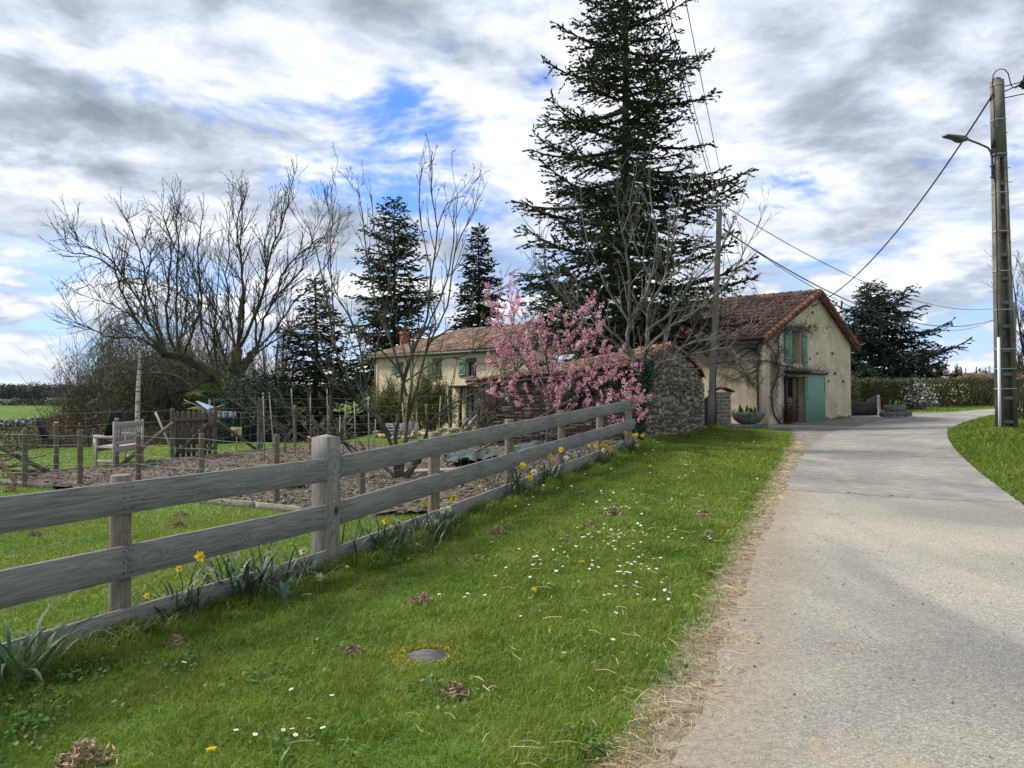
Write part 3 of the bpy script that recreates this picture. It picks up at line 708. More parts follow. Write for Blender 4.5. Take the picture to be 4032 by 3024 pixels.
# ================================================================ buildings
M_render = mat('cream_roughcast', (.52,.43,.30), (.62,.525,.38), 1.1, 6, .95, .9, 55, c3=(.70,.61,.46), spec=.1, bdist=.015, mottle=.35, streak=.28)
M_render2 = mat('pale_render', (.66,.555,.385), (.76,.65,.46), .8, 5, .95, .4, 30, spec=.1, mottle=.3, streak=.4)
M_tile = mat('brown_canal_tile', (.044,.029,.026), (.078,.047,.040), 6, 5, .85, .4, 40, island=1.0, c3=(.14,.092,.076), spec=.2)
M_tile2 = mat('weathered_canal_tile', (.075,.052,.042), (.14,.092,.068), 2.5, 5, .9, .4, 30, island=1.1, c3=(.22,.165,.125), spec=.15)
M_vtile = mat('orange_verge_tile', (.15,.065,.042), (.22,.10,.064), 5, 5, .85, .3, 40, island=.7, c3=(.12,.07,.05), spec=.2)
M_zinc = mat('grey_gutter', (.075,.085,.10), (.11,.12,.135), 5, 3, .5, island=.2, spec=.4)
M_green = mat('sage_green_paint', (.145,.30,.215), (.175,.335,.25), 3, 4, .6, .25, 30, spec=.3, stretch=(8, 8, .6), mottle=.3)
M_iron = mat('black_iron', (.018,.018,.02), rough=.6, spec=.4)
M_dark = mat('dark_interior', (.012,.012,.013), rough=.9)
M_glass = mat('window_glass', (.03,.045,.055), rough=.08, spec=.8)
M_brown = mat('brown_frame', (.10,.04,.025), (.14,.06,.035), 6, 3, .6)
M_stone = mat('brown_rubble_stone', (.12,.095,.07), (.20,.16,.12), 7, 6, .95, .9, 30, island=.9, c3=(.30,.26,.21), spec=.1)
M_stoneg = mat('grey_wall_stone', (.125,.106,.078), (.205,.178,.135), 7, 6, .95, .9, 30, island=.9, c3=(.31,.28,.22), spec=.1)
M_mortar = mat('earth_mortar', (.07,.058,.044), (.12,.10,.078), 9, 5, .97, .8, 40)
M_lmortar = mat('pale_mortar', (.40,.35,.27), (.50,.45,.36), 9, 5, .97, .8, 40)
M_woodd = mat('dark_weathered_wood', (.022,.022,.024), (.045,.044,.044), 4, 5, .85, .4, 30, stretch=(6, 6, .8))
M_wgrey = wood_mat('grey_wood', (.30,.285,.27), (.17,.16,.15), (.42,.40,.385), .8)
M_granite = mat('lichened_granite', (.085,.085,.078), (.15,.15,.138), 9, 7, .95, .8, 60, c3=(.22,.215,.19), spec=.15)
class Wall:
    def __init__(s, O, a, n=None):
        s.O = Vector(O); s.a = Vector(a).normalized(); s.n = Vector((s.a.y, -s.a.x, 0)).normalized()   # outward normal, to the right of a
        if n is not None and s.n.dot(Vector(n)) < 0: s.n = -s.n
    def hit(s, u, v):
        d = Vector(((u-2016)/F, 1, (HOR-v)/F)); e = Vector((0, 0, EYE)); t = (s.O-e).dot(s.n)/d.dot(s.n); p = e+d*t-s.O
        return p.dot(s.a), p.z
    def P(s, x, z, o=0): return s.O+s.a*x+s.n*o+Vector((0, 0, z))
    def M(s): return Matrix((s.a, s.n, Vector((0, 0, 1)))).transposed()
    def box(s, mb, x0, x1, z0, z1, o0, o1, mi=0, bev=0.0):
        mb.box(s.P((x0+x1)/2, (z0+z1)/2, (o0+o1)/2), (x1-x0, abs(o1-o0), z1-z0), s.M(), mi, bev)
    def panel(s, mb, x0, x1, bot, topf, holes, depth, breaks=(), mi=0, sub=1.2):
        """wall face with openings and reveals; topf(x) height, bot(x) base"""
        xs = {x0, x1, *breaks}
        for h in holes: xs |= {h[0], h[1]}
        xs = sorted(xs); full = []
        for a, b in zip(xs[:-1], xs[1:]):
            k = max(1, int((b-a)/sub)); full += [a+(b-a)*i/k for i in range(k)]
        full.append(xs[-1])
        for a, b in zip(full[:-1], full[1:]):
            mid = (a+b)/2; hs = sorted([h for h in holes if h[0] <= mid <= h[1]], key=lambda h: h[2]); lo = (bot(a), bot(b))
            for h in hs:
                mb.add([s.P(a, lo[0]), s.P(b, lo[1]), s.P(b, h[2]), s.P(a, h[2])], [(0, 1, 2, 3)], mi); lo = (h[3], h[3])
            mb.add([s.P(a, lo[0]), s.P(b, lo[1]), s.P(b, topf(b)), s.P(a, topf(a))], [(0, 1, 2, 3)], mi)
        for (a, b, z0, z1) in holes:
            q = [s.P(a, z0), s.P(b, z0), s.P(b, z1), s.P(a, z1)]; r = [p-s.n*depth for p in q]
            for i in range(4): mb.add([q[i], q[(i+1) % 4], r[(i+1) % 4], r[i]], [(0, 1, 2, 3)], mi)
def tile_roof(name, e0, e1, r0, r1, cols, rows, mats, parent, rad=.5, lift=.0, loc=(0, 0, 0), slab=.10, seed=3, hip0=0, hip1=0, jit=1.0):
    """canal tiles between eave e0-e1 and ridge r0-r1, every tile its own half barrel; a boarded slab below"""
    e0, e1, r0, r1 = map(lambda p: np.array(p, float), (e0, e1, r0, r1)); rg = np.random.default_rng(seed)
    N = np.cross(e1-e0, r0-e0+(r1-e1)); N /= np.linalg.norm(N)
    if N[2] < 0: N = -N
    def pt(s, t): return (e0*(1-s)+e1*s)*(1-t)+(r0*(1-s)+r1*s)*t
    W0 = np.linalg.norm(e1-e0)/cols; k = 5; th = np.linspace(0, math.pi, k); V = []; Fs = []; c = 0
    L0 = np.linalg.norm(r0-e0)/rows
    for i in range(cols):
        for j in range(rows):
            a = rg.normal(0, .05*jit); s = (i+.5)/cols; t0 = j/rows-.02; t1 = (j+1.12)/rows; t1 = min(t1, 1.0)
            p0 = pt(s, t0); p1 = pt(s, t1); d = p1-p0; d /= np.linalg.norm(d); side = np.cross(d, N); side /= np.linalg.norm(side)
            p0 = p0+side*rg.normal(0, .008*jit); p1 = p1+side*rg.normal(0, .008*jit); wr = W0*rad
            for (p, r, up) in ((p0, wr*1.04, .035+rg.uniform(0, .012)), (p1, wr*.82, .004)):
                for q in th: V.append(p+side*math.cos(q)*r+N*(math.sin(q)*r*.8+up+lift))
            for (p, r, up) in ((p0, wr*.86, .035),):
                for q in th: V.append(p+side*math.cos(q)*r+N*(math.sin(q)*r*.62+up+lift-.005))
            for q in range(k-1):
                Fs.append((c+q, c+q+1, c+k+q+1, c+k+q)); Fs.append((c+q, c+2*k+q, c+2*k+q+1, c+q+1))
            c += 3*k
    mb = MB(); mb.addnp(np.array(V)-np.array(loc), np.array(Fs), 0)
    lo = N*slab; q = [e0, e1, r1, r0]
    mb.add([p+N*lift-np.array(loc) for p in q]+[p-lo+N*lift-np.array(loc) for p in q], [(0, 1, 2, 3), (7, 6, 5, 4), (0, 4, 5, 1), (1, 5, 6, 2), (2, 6, 7, 3), (3, 7, 4, 0)], 1)
    return mb.build(name, mats, parent)
def stone_(mb, wl, a, b, zz0, zz1, r, out, gap, mi, bot, top):
    if zz1-zz0 < .025: return
    g = gap; j = lambda s=.012: r.uniform(-s, s); o = out*r.uniform(.35, 1.25); i_ = min(.02, (zz1-zz0)*.2)
    B = [(a+g, zz0+g), (b-g, zz0+g), (b-g, zz1-g), (a+g, zz1-g)]; Fq = [(a+g+i_, zz0+g+i_), (b-g-i_+j(), zz0+g+i_), (b-g-i_, zz1-g-i_), (a+g+i_+j(), zz1-g-i_)]
    V = [wl.P(p[0], p[1], -.02) for p in B]+[wl.P(p[0], p[1], o*.55) for p in B]+[wl.P(p[0], p[1], o) for p in Fq]
    mb.add(V, [(4, 5, 9, 8), (5, 6, 10, 9), (6, 7, 11, 10), (7, 4, 8, 11), (8, 9, 10, 11)], mi)
def rubble(mb, wl, x0, x1, bot, top, hmin=.07, hmax=.17, wmin=.12, wmax=.42, seed=1, holes=(), out=.05, mi=0, gap=.012):
    """irregular coursed stones standing proud of the mortar face"""
    r = random.Random(seed); z = min(bot(x0), bot(x1)); zt = max(top(x0+(x1-x0)*i/20) for i in range(21))
    while z < zt:
        h = r.uniform(hmin, hmax); x = x0+r.uniform(-.1, 0)
        while x < x1:
            w = r.uniform(wmin, wmax)**1.0*(.6 if r.random() < .3 else 1); a = max(x, x0); b = min(x+w, x1); x += w
            if b-a < .05: continue
            m = (a+b)/2; wv = .05*math.sin(m*2.1+seed)+.03*math.sin(m*5.3+z*3); zz0 = max(z+wv+r.uniform(-.02, .02), bot(m)-.03); zz1 = min(z+wv+h*r.uniform(.72, 1.12), top(m)-.005)
            if r.random() < .12 and h > .11:
                zmid = (zz0+zz1)/2; stone_(mb, wl, a, b, zmid+.004, zz1, r, out, gap, mi, bot, top); zz1 = zmid-.004
            if zz1-zz0 < .03: continue
            if any(h_[0]-.01 < b and a < h_[1]+.01 and h_[2]-.01 < zz1 and zz0 < h_[3]+.01 for h_ in holes): continue
            g = gap; j = lambda s=.018: r.uniform(-s, s)
            o = out*r.uniform(.35, 1.25); i_ = min(.03, (zz1-zz0)*.22, (b-a)*.2)
            B = [(a+g, zz0+g), (b-g, zz0+g+j(.01)), (b-g, zz1-g+j(.01)), (a+g, zz1-g)]
            Fq = [(a+g+i_+j(), zz0+g+i_+j(.012)), (b-g-i_+j(), zz0+g+i_+j(.012)), (b-g-i_+j(), zz1-g-i_+j(.012)), (a+g+i_+j(), zz1-g-i_+j(.012))]
            V = [wl.P(p[0], p[1], -.02) for p in B]+[wl.P(p[0], p[1], o*.55) for p in B]+[wl.P(p[0], p[1], o+j(.01)) for p in Fq]
            mb.add(V, [(4, 5, 9, 8), (5, 6, 10, 9), (6, 7, 11, 10), (7, 4, 8, 11), (8, 9, 10, 11), (0, 1, 5, 4), (1, 2, 6, 5), (2, 3, 7, 6), (3, 0, 4, 7)], mi)
        z += h
# ---------------------------------------------------------------- barn
BC = Vector((11.07, 34, 0)); gdir = Vector((.78, .625, 0)).normalized(); ndir = Vector((-.74, .67, 0)).normalized(); BW = 7.7; BL = 10.5
gab = Wall(BC, gdir, (0, -1, 0)); sidew = Wall(BC, ndir, (-1, -1, 0))
barn = empty('barn', BC, 'cream rendered barn with brown tiled roof and sage green shutters beside the lane', 'barn')
BO = tuple(BC)
xa, za = gab.hit(3213, 1158); xr, zr = gab.hit(3350, 1357); xl, zl_ = gab.hit(3002, 1333)
EV = zl_; ER = zr; AP = za
def gtop(x): return EV+(AP-EV)*x/xa if x < xa else AP+(ER-AP)*(x-xa)/(BW-xa)
BW = xr
gb = lambda x: gz(*(gab.P(x, 0)[:2]))-.1
w0 = gab.hit(3115, 1432); w1 = gab.hit(3154, 1302); d0 = gab.hit(3093, 1668); d1 = gab.hit(3161, 1483)
hw = (w0[0], w1[0], w0[1], w1[1]); hd = (d0[0], d1[0]+.3, gb(d0[0]), d1[1])
mb = MB(); gab.panel(mb, 0, BW, gb, gtop, [hw, hd], .45, breaks=(xa,))
sb = lambda x: gz(*(sidew.P(x, 0)[:2]))-.1
sidew.panel(mb, 0, BL, sb, lambda x: EV, [], .2)
# far walls close the volume
far = [gab.P(BW, -.2), gab.P(BW, ER), gab.P(BW, ER)+ndir*BL, gab.P(BW, -.2)+ndir*BL]; mb.add(far, [(0, 1, 2, 3)])
bk = [sidew.P(BL, -.2), sidew.P(BL, EV), gab.P(xa, AP)+ndir*BL, gab.P(BW, ER)+ndir*BL, gab.P(BW, -.2)+ndir*BL]; mb.add(bk, [(0, 1, 2, 3, 4)])
mb.build('wall', M_render, barn, -BC)
# quoin strip at the corner, slightly paler
mb = MB(); gab.box(mb, -.005, .30, gb(0), gtop(.1)-.1, .0, .012); gab.box(mb, .34, .44, gb(0), 2.4, 0, .02)
sidew.box(mb, -.012, .22, sb(0), EV-.02, 0, .012); mb.build('quoin', M_render2, barn, -BC)
# dark plinth of bare stones along the foot
mb = MB(); gab_p = Wall(gab.P(0, 0, .0), gdir, (0, -1, 0)); rubble(mb, gab_p, hd[1]+1.6, BW, lambda x: gb(x), lambda x: gb(x)+.26+.05*math.sin(x*5), .05, .1, .1, .3, 5); mb.build('plinth', M_stone, barn, -BC)
# stones left showing in the render
mb = MB()
for (u, v, s) in ((3192,1180,.12),(3199,1229,.22),(3190,1283,.2),(3210,1285,.2),(3255,1290,.2),(3219,1390,.18),(3278,1391,.2),(3189,1413,.12),(3287,1471,.18),(3262,1500,.16),(3320,1502,.2),(3212,1178,.1)):
    x, z = gab.hit(u, v); sh = Wall(gab.P(x, z), gdir, (0, -1, 0)); n = 7
    V = [sh.P(s*.55*math.cos(i*6.28/n)*random.uniform(.6, 1.1), s*.42*math.sin(i*6.28/n)*random.uniform(.6, 1.1), .001) for i in range(n)]
    V += [p+gab.n*.035+Vector((0, 0, -.005)) for p in V]; V.append(gab.P(x, z, .055))
    mb.add(V, [(i, (i+1) % n, n+(i+1) % n, n+i) for i in range(n)]+[(n+i, n+(i+1) % n, 2*n) for i in range(n)])
o = mb.build('through_stones', M_stone, barn, -BC); o['kind'] = 'stuff'
# recess behind the window: old stone work; behind the door: low stone wall, window, render
mb = MB(); ww = Wall(gab.P(0, 0, -.40), gdir, (0, -1, 0)); ww.box(mb, hw[0]-.05, hw[1]+.05, hw[2]-.05, hw[3]+.05, -.1, -.005, 0)
ww.box(mb, hd[0]-.05, hd[1]+.05, hd[2], hd[3]+.05, -.1, -.005, 0)
rubble(mb, ww, hw[0], hw[1], lambda x: hw[2], lambda x: hw[2]+.55, .08, .14, .12, .3, 8, mi=1)
zlow = gab.hit(3100, 1572)[1]
rubble(mb, ww, hd[0], hd[1], lambda x: hd[2], lambda x: zlow, .09, .2, .15, .45, 9, mi=1, out=.04, gap=.02)
ww.box(mb, hd[0]+.02, hd[1]-.02, zlow-.02, zlow+.03, -.01, .06, 0)
for (fx, fz, s) in ((.62,.55,.10),(.58,.38,.06),(.72,.30,.09),(.66,.13,.07),(.8,.62,.05)):
    x = hd[0]+(hd[1]-.3-hd[0])*fx+.0; z = zlow+(hd[3]-zlow)*fz; ww.box(mb, x-s, x+s, z-s*.4, z+s*.4, 0, .02, 1)
for (fx, fz, s) in ((.6,.75,.10),(.5,.5,.12),(.62,.46,.09)):
    x = hw[0]+(hw[1]-hw[0])*fx; z = hw[2]+(hw[3]-hw[2])*fz; ww.box(mb, x-s, x+s, z-s*.3, z+s*.3, 0, .02, 1)
mb.build('recess_masonry', [M_lmortar, M_stone], barn, -BC)
x0, z1 = ww.hit(3096, 1484); x1, z0 = ww.hit(3118, 1566); x0 = hd[0]+.04
mb = MB(); 
for (a, b, c, d) in ((x0, x0+.07, z0, z1), (x1-.07, x1, z0, z1), (x0+.07, x1-.07, z0, z0+.07), (x0+.07, x1-.07, z1-.07, z1), (x0+.07+(x1-x0-.14)*.45, x0+.07+(x1-x0-.14)*.45+.05, z0+.07, z1-.07)): ww.box(mb, a, b, c, d, .01, .07)
wf = mb.build('window', M_brown, barn, -BC)
mb = MB(); ww.box(mb, x0+.07, x1-.07, z0+.07, z1-.07, .015, .03); mb.build('pane', M_glass, wf)
# shutters with ledges and brace
def shutter(nm, wl, a, b, z0, z1, off, parent, loc, zbr=True, boards=4):
    mb = MB(); w = (b-a)/boards
    for i in range(boards): wl.box(mb, a+w*i+.004, a+w*(i+1)-.004, z0, z1, off, off+.03, 0, .004)
    for f in (.12, .88):
        z = z0+(z1-z0)*f; wl.box(mb, a+.02, b-.02, z-.05, z+.05, off+.03, off+.052)
    if zbr:
        mb.bar(wl.P(a+.05, z0+(z1-z0)*.17, off+.041), wl.P(b-.05, z0+(z1-z0)*.83, off+.041), .022, .08, up=wl.n.cross(Vector((0,0,1)))) if False else mb.bar(wl.P(a+.06, z0+(z1-z0)*.17, off+.041), wl.P(b-.06, z0+(z1-z0)*.83, off+.041), .022, .07)
    return mb.build(nm, M_green, parent, -Vector(loc))
a, z1 = gab.hit(3088, 1298); b, z0 = gab.hit(3116, 1429)
shutter('shutter', gab, a, b-.03, z0, z1, .05, barn, BC)
a, z1 = gab.hit(3155, 1306); b, z0 = gab.hit(3175, 1435)
shutter('shutter', gab, a+.03, b, z0, z1, .05, barn, BC)
# sliding barn door on its rail
a, z1 = gab.hit(3162, 1481); b, z0 = gab.hit(3241, 1657)
mb = MB(); nb = 9; w = (b-a)/nb
for i in range(nb): gab.box(mb, a+w*i+.004, a+w*(i+1)-.004, z0, z1, .09, .13, 0, .005)
gab.box(mb, a, b, z0+.12, z0+.24, .06, .088); gab.box(mb, a, b, z1-.3, z1-.18, .06, .088)
door = mb.build('door', M_green, barn, -BC)
mb = MB(); gab.box(mb, a+.12, a+.15, z1-.75, z1-.02, .131, .14); gab.box(mb, b-.12, b-.09, z1-.75, z1-.02, .131, .14); mb.build('door_ironwork', M_iron, door)['kind'] = 'stuff'
mb = MB(); zc = (z0+z1)/2+.1; mb.tube([gab.P(a+.1, zc-.12, .13), gab.P(a+.13, zc-.06, .17), gab.P(a+.13, zc+.06, .17), gab.P(a+.1, zc+.12, .13)], .012, 6); mb.build('handle', M_iron, door)
for hh in door.children: hh.location = -BC; hh.matrix_parent_inverse = Matrix()
door_loc = door.location.copy()
for hh in door.children: hh.location = (0, 0, 0)
for hh in wf.children: hh.location = (0, 0, 0)
mb = MB(); a2 = gab.hit(3088, 1475)[0]; b2, zz = gab.hit(3250, 1474)
gab.box(mb, a2, b2, zz-.03, zz+.05, .05, .15); gab.box(mb, a2-.05, hd[1]-.2, zz+.06, zz+.13, .0, .35); mb.build('door_rail', M_woodd, barn, -BC)
# roof
ov = .32
rdA = gab.P(xa, AP+.10)+gab.n*.25; rdB = gab.P(xa, AP+.10)+ndir*(BL+.2)
sl1 = (AP-EV)/xa; sl2 = (AP-ER)/(BW-xa)
eA = gab.P(-ov, EV-ov*sl1+.10)+gab.n*.25; eB = gab.P(-ov, EV-ov*sl1+.10)+ndir*(BL+.2)
fA = gab.P(BW+ov, ER-ov*sl2+.10)+gab.n*.25; fB = gab.P(BW+ov, ER-ov*sl2+.10)+ndir*(BL+.2)
tile_roof('roof', eB, eA, rdB, rdA, 46, 13, [M_tile, M_tile], barn, .5, 0, BO, .08, 3)
tile_roof('roof', fA, fB, rdA, rdB, 46, 10, [M_tile, M_tile], barn, .5, 0, BO, .08, 4)
def barrel_row(mb, p, q, n, r, seed=1, mi=0, up=(0, 0, 1)):
    p = np.array(p); q = np.array(q); d = (q-p)/n; dn = d/np.linalg.norm(d); U = np.array(up, float); S = np.cross(dn, U); S /= np.linalg.norm(S); U = np.cross(S, dn); rg = np.random.default_rng(seed)
    th = np.linspace(-.35, math.pi+.35, 7)
    for i in range(n):
        a = p+d*i; b = p+d*(i+1.1); V = []
        for (c, rr, l) in ((a, r*1.06, .02), (b, r*.9, 0)):
            for t in th: V.append(c+S*math.cos(t)*rr+U*(math.sin(t)*rr+l+rg.normal(0, .003)))
        k = len(th); mb.add(V, [(j, j+1, k+j+1, k+j) for j in range(k-1)]+[tuple(range(k))], mi)
mb = MB(); barrel_row(mb, rdA, rdB, 24, .13, 2); o = mb.build('ridge_tiles', M_tile, barn, -BC)
mb = MB(); barrel_row(mb, eA+gab.n*.02, rdA+gab.n*.02, 15, .11, 3, up=gab.n+Vector((0, 0, 1))); barrel_row(mb, fA+gab.n*.02, rdA+gab.n*.02, 12, .11, 4, up=gab.n+Vector((0, 0, 1)))
for (p, q, n) in ((eA, rdA, 15), (fA, rdA, 12)):
    for i in range(n):
        c0 = p.lerp(q, i/n)-Vector((0, 0, .13)); c1 = p.lerp(q, (i+.96)/n)-Vector((0, 0, .13)); mb.bar(c0, c1, .05, .15)
mb.build('verge_tiles', M_vtile, barn, -BC)
mb = MB(); g0 = eA+Vector((0, 0, -.10))-gdir*.06; g1 = eB+Vector((0, 0, -.10))-gdir*.06; mb.tube([g0-gab.n*.2, g1], .075, 8)
dpx = sidew.P(.16, 0, .10); mb2 = MB(); mb2.tube([Vector((dpx.x, dpx.y, EV-.12))-gdir*.12, Vector((dpx.x, dpx.y, EV-.4)), Vector((dpx.x, dpx.y, .3))], .055, 10)
for z in (1.0, 2.0, 3.1): mb2.tube([Vector((dpx.x, dpx.y, z-.04)), Vector((dpx.x, dpx.y, z+.04))], .07, 10)
mb.build('gutter', M_zinc, barn, -BC, smooth_=True); mb2.build('downpipe', M_zinc, barn, -BC)
# wall lantern and cable
x, z = gab.hit(3084, 1490); mb = MB(); mb.tube([gab.P(x, z-.2, .02), gab.P(x, z-.3, .14), gab.P(x, z-.1, .16)], .012, 6)
c = gab.P(x, z+.02, .16); mb.lathe([(.03, -.14), (.06, -.1), (.09, .06), (.11, .08), (.02, .17)], c, 6); mb.build('wall_lantern', M_iron, barn, -BC)
mb = MB(); x, z = gab.hit(3089, 1480); gab.box(mb, x-.05, x+.06, gb(x), z, .02, .12); mb.build('door_post', M_iron, barn, -BC)

# ---------------------------------------------------------------- stone shed with tall gable
SC = Vector((3.06, 18.0, 0)); sg = (Vector((6.18, 25, 0))-SC).normalized(); SW = (Vector((6.18, 25, 0))-SC).length; sn = Vector((-.915, .405, 0)).normalized()
shed = empty('stone_shed', SC, 'old rubble stone shed with sagging mossy tile roof at the end of the plank fence', 'shed')
sgw = Wall(SC, sg, (1, -1, 0)); ssw = Wall(SC, sn, (-1, -1, 0)); SLEN = 4.3
sgb = lambda x: gz(*(sgw.P(x, 0)[:2]))-.08; ssb = lambda x: gz(*(ssw.P(x, 0)[:2]))-.08
tp = [sgw.hit(u, v) for u, v in ((2532,1455),(2560,1440),(2600,1400),(2632,1372),(2670,1388),(2720,1432),(2752,1470),(2764,1500))]
tx = [0]+[t[0] for t in tp[1:-1]]+[SW]; tz = [tp[0][1]]+[t[1] for t in tp[1:]]
sgt = lambda x: float(np.interp(x, tx, tz))
le, ze = ssw.hit(1944, 1515); sst_ = lambda x: float(np.interp(x, [0, SLEN], [tz[0]-.02, ze]))
slit0 = sgw.hit(2680, 1588); slit1 = sgw.hit(2690, 1545); hs = (slit0[0]-.06, slit0[0]+.14, slit0[1], slit1[1])
mb = MB(); sgw.panel(mb, 0, SW, sgb, sgt, [hs], .4, breaks=tx[1:-1], sub=.6); ssw.panel(mb, 0, SLEN, ssb, sst_, [], .3)
mb.add([sgw.P(0, 0)+sn*.0]*0 if False else [ssw.P(SLEN, -.1), ssw.P(SLEN, ze), ssw.P(SLEN, ze)+sg*3, ssw.P(SLEN, -.1)+sg*3], [(0, 1, 2, 3)])
mb.add([sgw.P(SW, -.1), sgw.P(SW, tz[-1]), sgw.P(SW, tz[-1])+sn*SLEN, sgw.P(SW, -.1)+sn*SLEN], [(0, 1, 2, 3)])
sgw.box(mb, hs[0], hs[1], hs[2], hs[3], -.42, -.38)
rubble(mb, sgw, 0, SW, sgb, sgt, .07, .20, .10, .42, 21, [hs], .07, 1)
rubble(mb, ssw, 0, SLEN, ssb, sst_, .045, .11, .12, .42, 22, [], .05, 2)
# big dressed blocks at the corner and on the garden side
for (x, z, w, h) in ((.02, .55, .5, .28), (.02, .95, .36, .25), (.02, 1.35, .48, .24), (SLEN-.55, 1.15, .6, .5), (SLEN-.4, .55, .4, .4)): ssw.box(mb, x, x+w, z, z+h, 0, .085, 2, .03)
for i in range(9): sgw.box(mb, SW-.42+.12*(i % 2), SW+.03, sgb(SW)+.1+.17*i, sgb(SW)+.25+.17*i, 0, .075, 1, .02)
mb.build('wall', [M_mortar, M_stoneg, M_stone], shed, -SC)
# two roof pitches, sagging; stone shed tiles are large
px = sgw.hit(2632, 1372)[0]; PK = sgw.P(px, sgt(px)+.05); ridge_end = PK+sn*(SLEN+.2)+Vector((0, 0, -.75))
e_0 = sgw.P(-.22, tz[0]+.02)-sg*.0; e_1 = ssw.P(SLEN+.2, ze+.02)-sg*.22
tile_roof('roof', e_1, e_0, ridge_end, PK, 22, 7, [M_tile2, M_tile2], shed, .52, 0, tuple(SC), .06, 5, jit=2.2)
f_0 = sgw.P(SW+.1, tz[-1]+.04); f_1 = f_0+sn*(SLEN+.2)+Vector((0, 0, -.3))
tile_roof('roof', f_0, f_1, PK, ridge_end, 22, 7, [M_tile2, M_tile2], shed, .52, 0, tuple(SC), .06, 6, jit=2.2)
mb = MB(); barrel_row(mb, PK+sgw.n*.1, ridge_end, 12, .12, 6)
P_ = [sgw.P(a, b+.05, .03) for a, b in zip(tx, tz)]
for a, b in zip(P_[2:-1], P_[3:]): barrel_row(mb, a, b, 3, .10, 7)
mb.build('ridge_tiles', M_vtile, shed, -SC)
# ---------------------------------------------------------------- farmhouse
HC = Vector((-9.4, 53, 0)); hd_ = Vector((.715, -.70, 0)).normalized(); HL = 16.5; HE = 4.2
farm = empty('farmhouse', HC, 'long cream farmhouse with low hipped tile roof and brick chimney behind the fruit tree', 'house')
hwll = Wall(HC, hd_, (0, -1, 0)); hback = Vector((.70, .715, 0)).normalized()
hb = lambda x: gz(*(hwll.P(x, 0)[:2]))-.3
def hrect(u0, v0, u1, v1):
    a, z1 = hwll.hit(u0, v0); b, z0 = hwll.hit(u1, v1); return (a, b, z0, z1)
wins = [hrect(1836, 1424, 1866, 1482), hrect(1706, 1425, 1730, 1476), hrect(1561, 1440, 1580, 1472)]
doorh = hrect(1845, 1535, 1872, 1660)
mb = MB(); hwll.panel(mb, 0, HL, hb, lambda x: HE, wins+[doorh], .25); ew = Wall(HC, hback, (-1, 0, 0)); ew.panel(mb, 0, 8, lambda x: -1.2, lambda x: HE, [], .2)
mb.build('wall', M_render2, farm, -HC)
for i, w in enumerate(wins+[doorh]):
    mb = MB(); hwll.box(mb, w[0], w[1], w[2], w[3], -.26, -.22); fr = mb.build('window' if i < 3 else 'glass_door', M_glass, farm, -HC)
    mb = MB(); t = .06
    for (a, b, c, d) in ((w[0], w[0]+t, w[2], w[3]), (w[1]-t, w[1], w[2], w[3]), (w[0]+t, w[1]-t, w[2], w[2]+t), (w[0]+t, w[1]-t, w[3]-t, w[3]), ((w[0]+w[1])/2-.03, (w[0]+w[1])/2+.03, w[2]+t, w[3]-t)): hwll.box(mb, a, b, c, d, -.21, -.15)
    if i == 3: hwll.box(mb, w[0]+t, w[1]-t, w[2]+.95, w[2]+1.02, -.21, -.14)
    f2 = mb.build('frame', mat('white_frame', (.6, .62, .64), rough=.6) if i == 3 else M_wgrey, fr)
for w, k in ((wins[0], 1), (wins[1], 1), (wins[2], 0)):
    ww_ = (w[1]-w[0]); a = w[0]-ww_*.95; shutter('shutter', hwll, a, w[0]-.02, w[2], w[3], .03, farm, HC, True, 4)
    mb = MB(); hwll.box(mb, w[0]-.05, w[1]+.25, w[3], w[3]+.22, 0, .02); hwll.box(mb, w[1]+.0, w[1]+.2, w[2], w[3], 0, .02); hwll.box(mb, w[0]-.05, w[1]+.25, w[2]-.22, w[2], 0, .03); mb.build('stone_surround', M_granite, farm, -HC)
a, z1 = hwll.hit(1880, 1538); b, z0 = hwll.hit(1900, 1640); shutter('shutter', hwll, a, b, z0, z1, .03, farm, HC)
# trellis porch
mb = MB(); o0, o1 = 1.3, 1.36
a0, zt = hwll.hit(1797, 1528); a1 = hwll.hit(1838, 1528)[0]; a2 = hwll.hit(1905, 1528)[0]; zb = hwll.hit(1800, 1668)[1]
for a in (a0, a1, (a1+a2)/2+.15, a2): hwll.box(mb, a-.07, a+.07, zb-.2, zt, o0-.05, o0+.1)
hwll.box(mb, a0-.2, a2+.2, zt, zt+.14, o0-.06, o0+.12); hwll.box(mb, a0-.2, a2+.2, zt+.02, zt+.1, .0, o0)
for i in range(9):
    x = a0+(a1-a0)*(i+.5)/9; hwll.box(mb, x-.02, x+.02, zb+.1, zt-.05, o0, o0+.02)
for i in range(18):
    z = zb+.1+(zt-zb-.15)*(i+.5)/18; hwll.box(mb, a0, a1, z-.022, z+.022, o0+.021, o0+.04)
mb.build('trellis_porch', M_woodd, farm, -HC)
e0 = HC+Vector((0, 0, HE))-hd_*.35-hback*.35; e1 = HC+hd_*HL+Vector((0, 0, HE))-hback*.35; rr0 = HC+hd_*4.6+hback*3.9+Vector((0, 0, HE+1.75)); rr1 = HC+hd_*(HL+.1)+hback*3.9+Vector((0, 0, HE+1.75))
tile_roof('roof', e0, e1, rr0, rr1, 74, 12, [M_tile2, M_tile2], farm, .5, 0, tuple(HC), .1, 8, jit=1.6)
e2 = HC+Vector((0, 0, HE))-hd_*.35+hback*8.1; tile_roof('roof', e2, e0, rr0, rr0+Vector((.01, 0, 0)), 36, 12, [M_tile2, M_tile2], farm, .5, 0, tuple(HC), .1, 9)
e3 = e2+hd_*(HL+.4); mb = MB(); mb.add([e2, e3, rr1, rr0], [(0, 1, 2, 3)]); mb.build('rear_roof', M_tile2, farm, -HC)
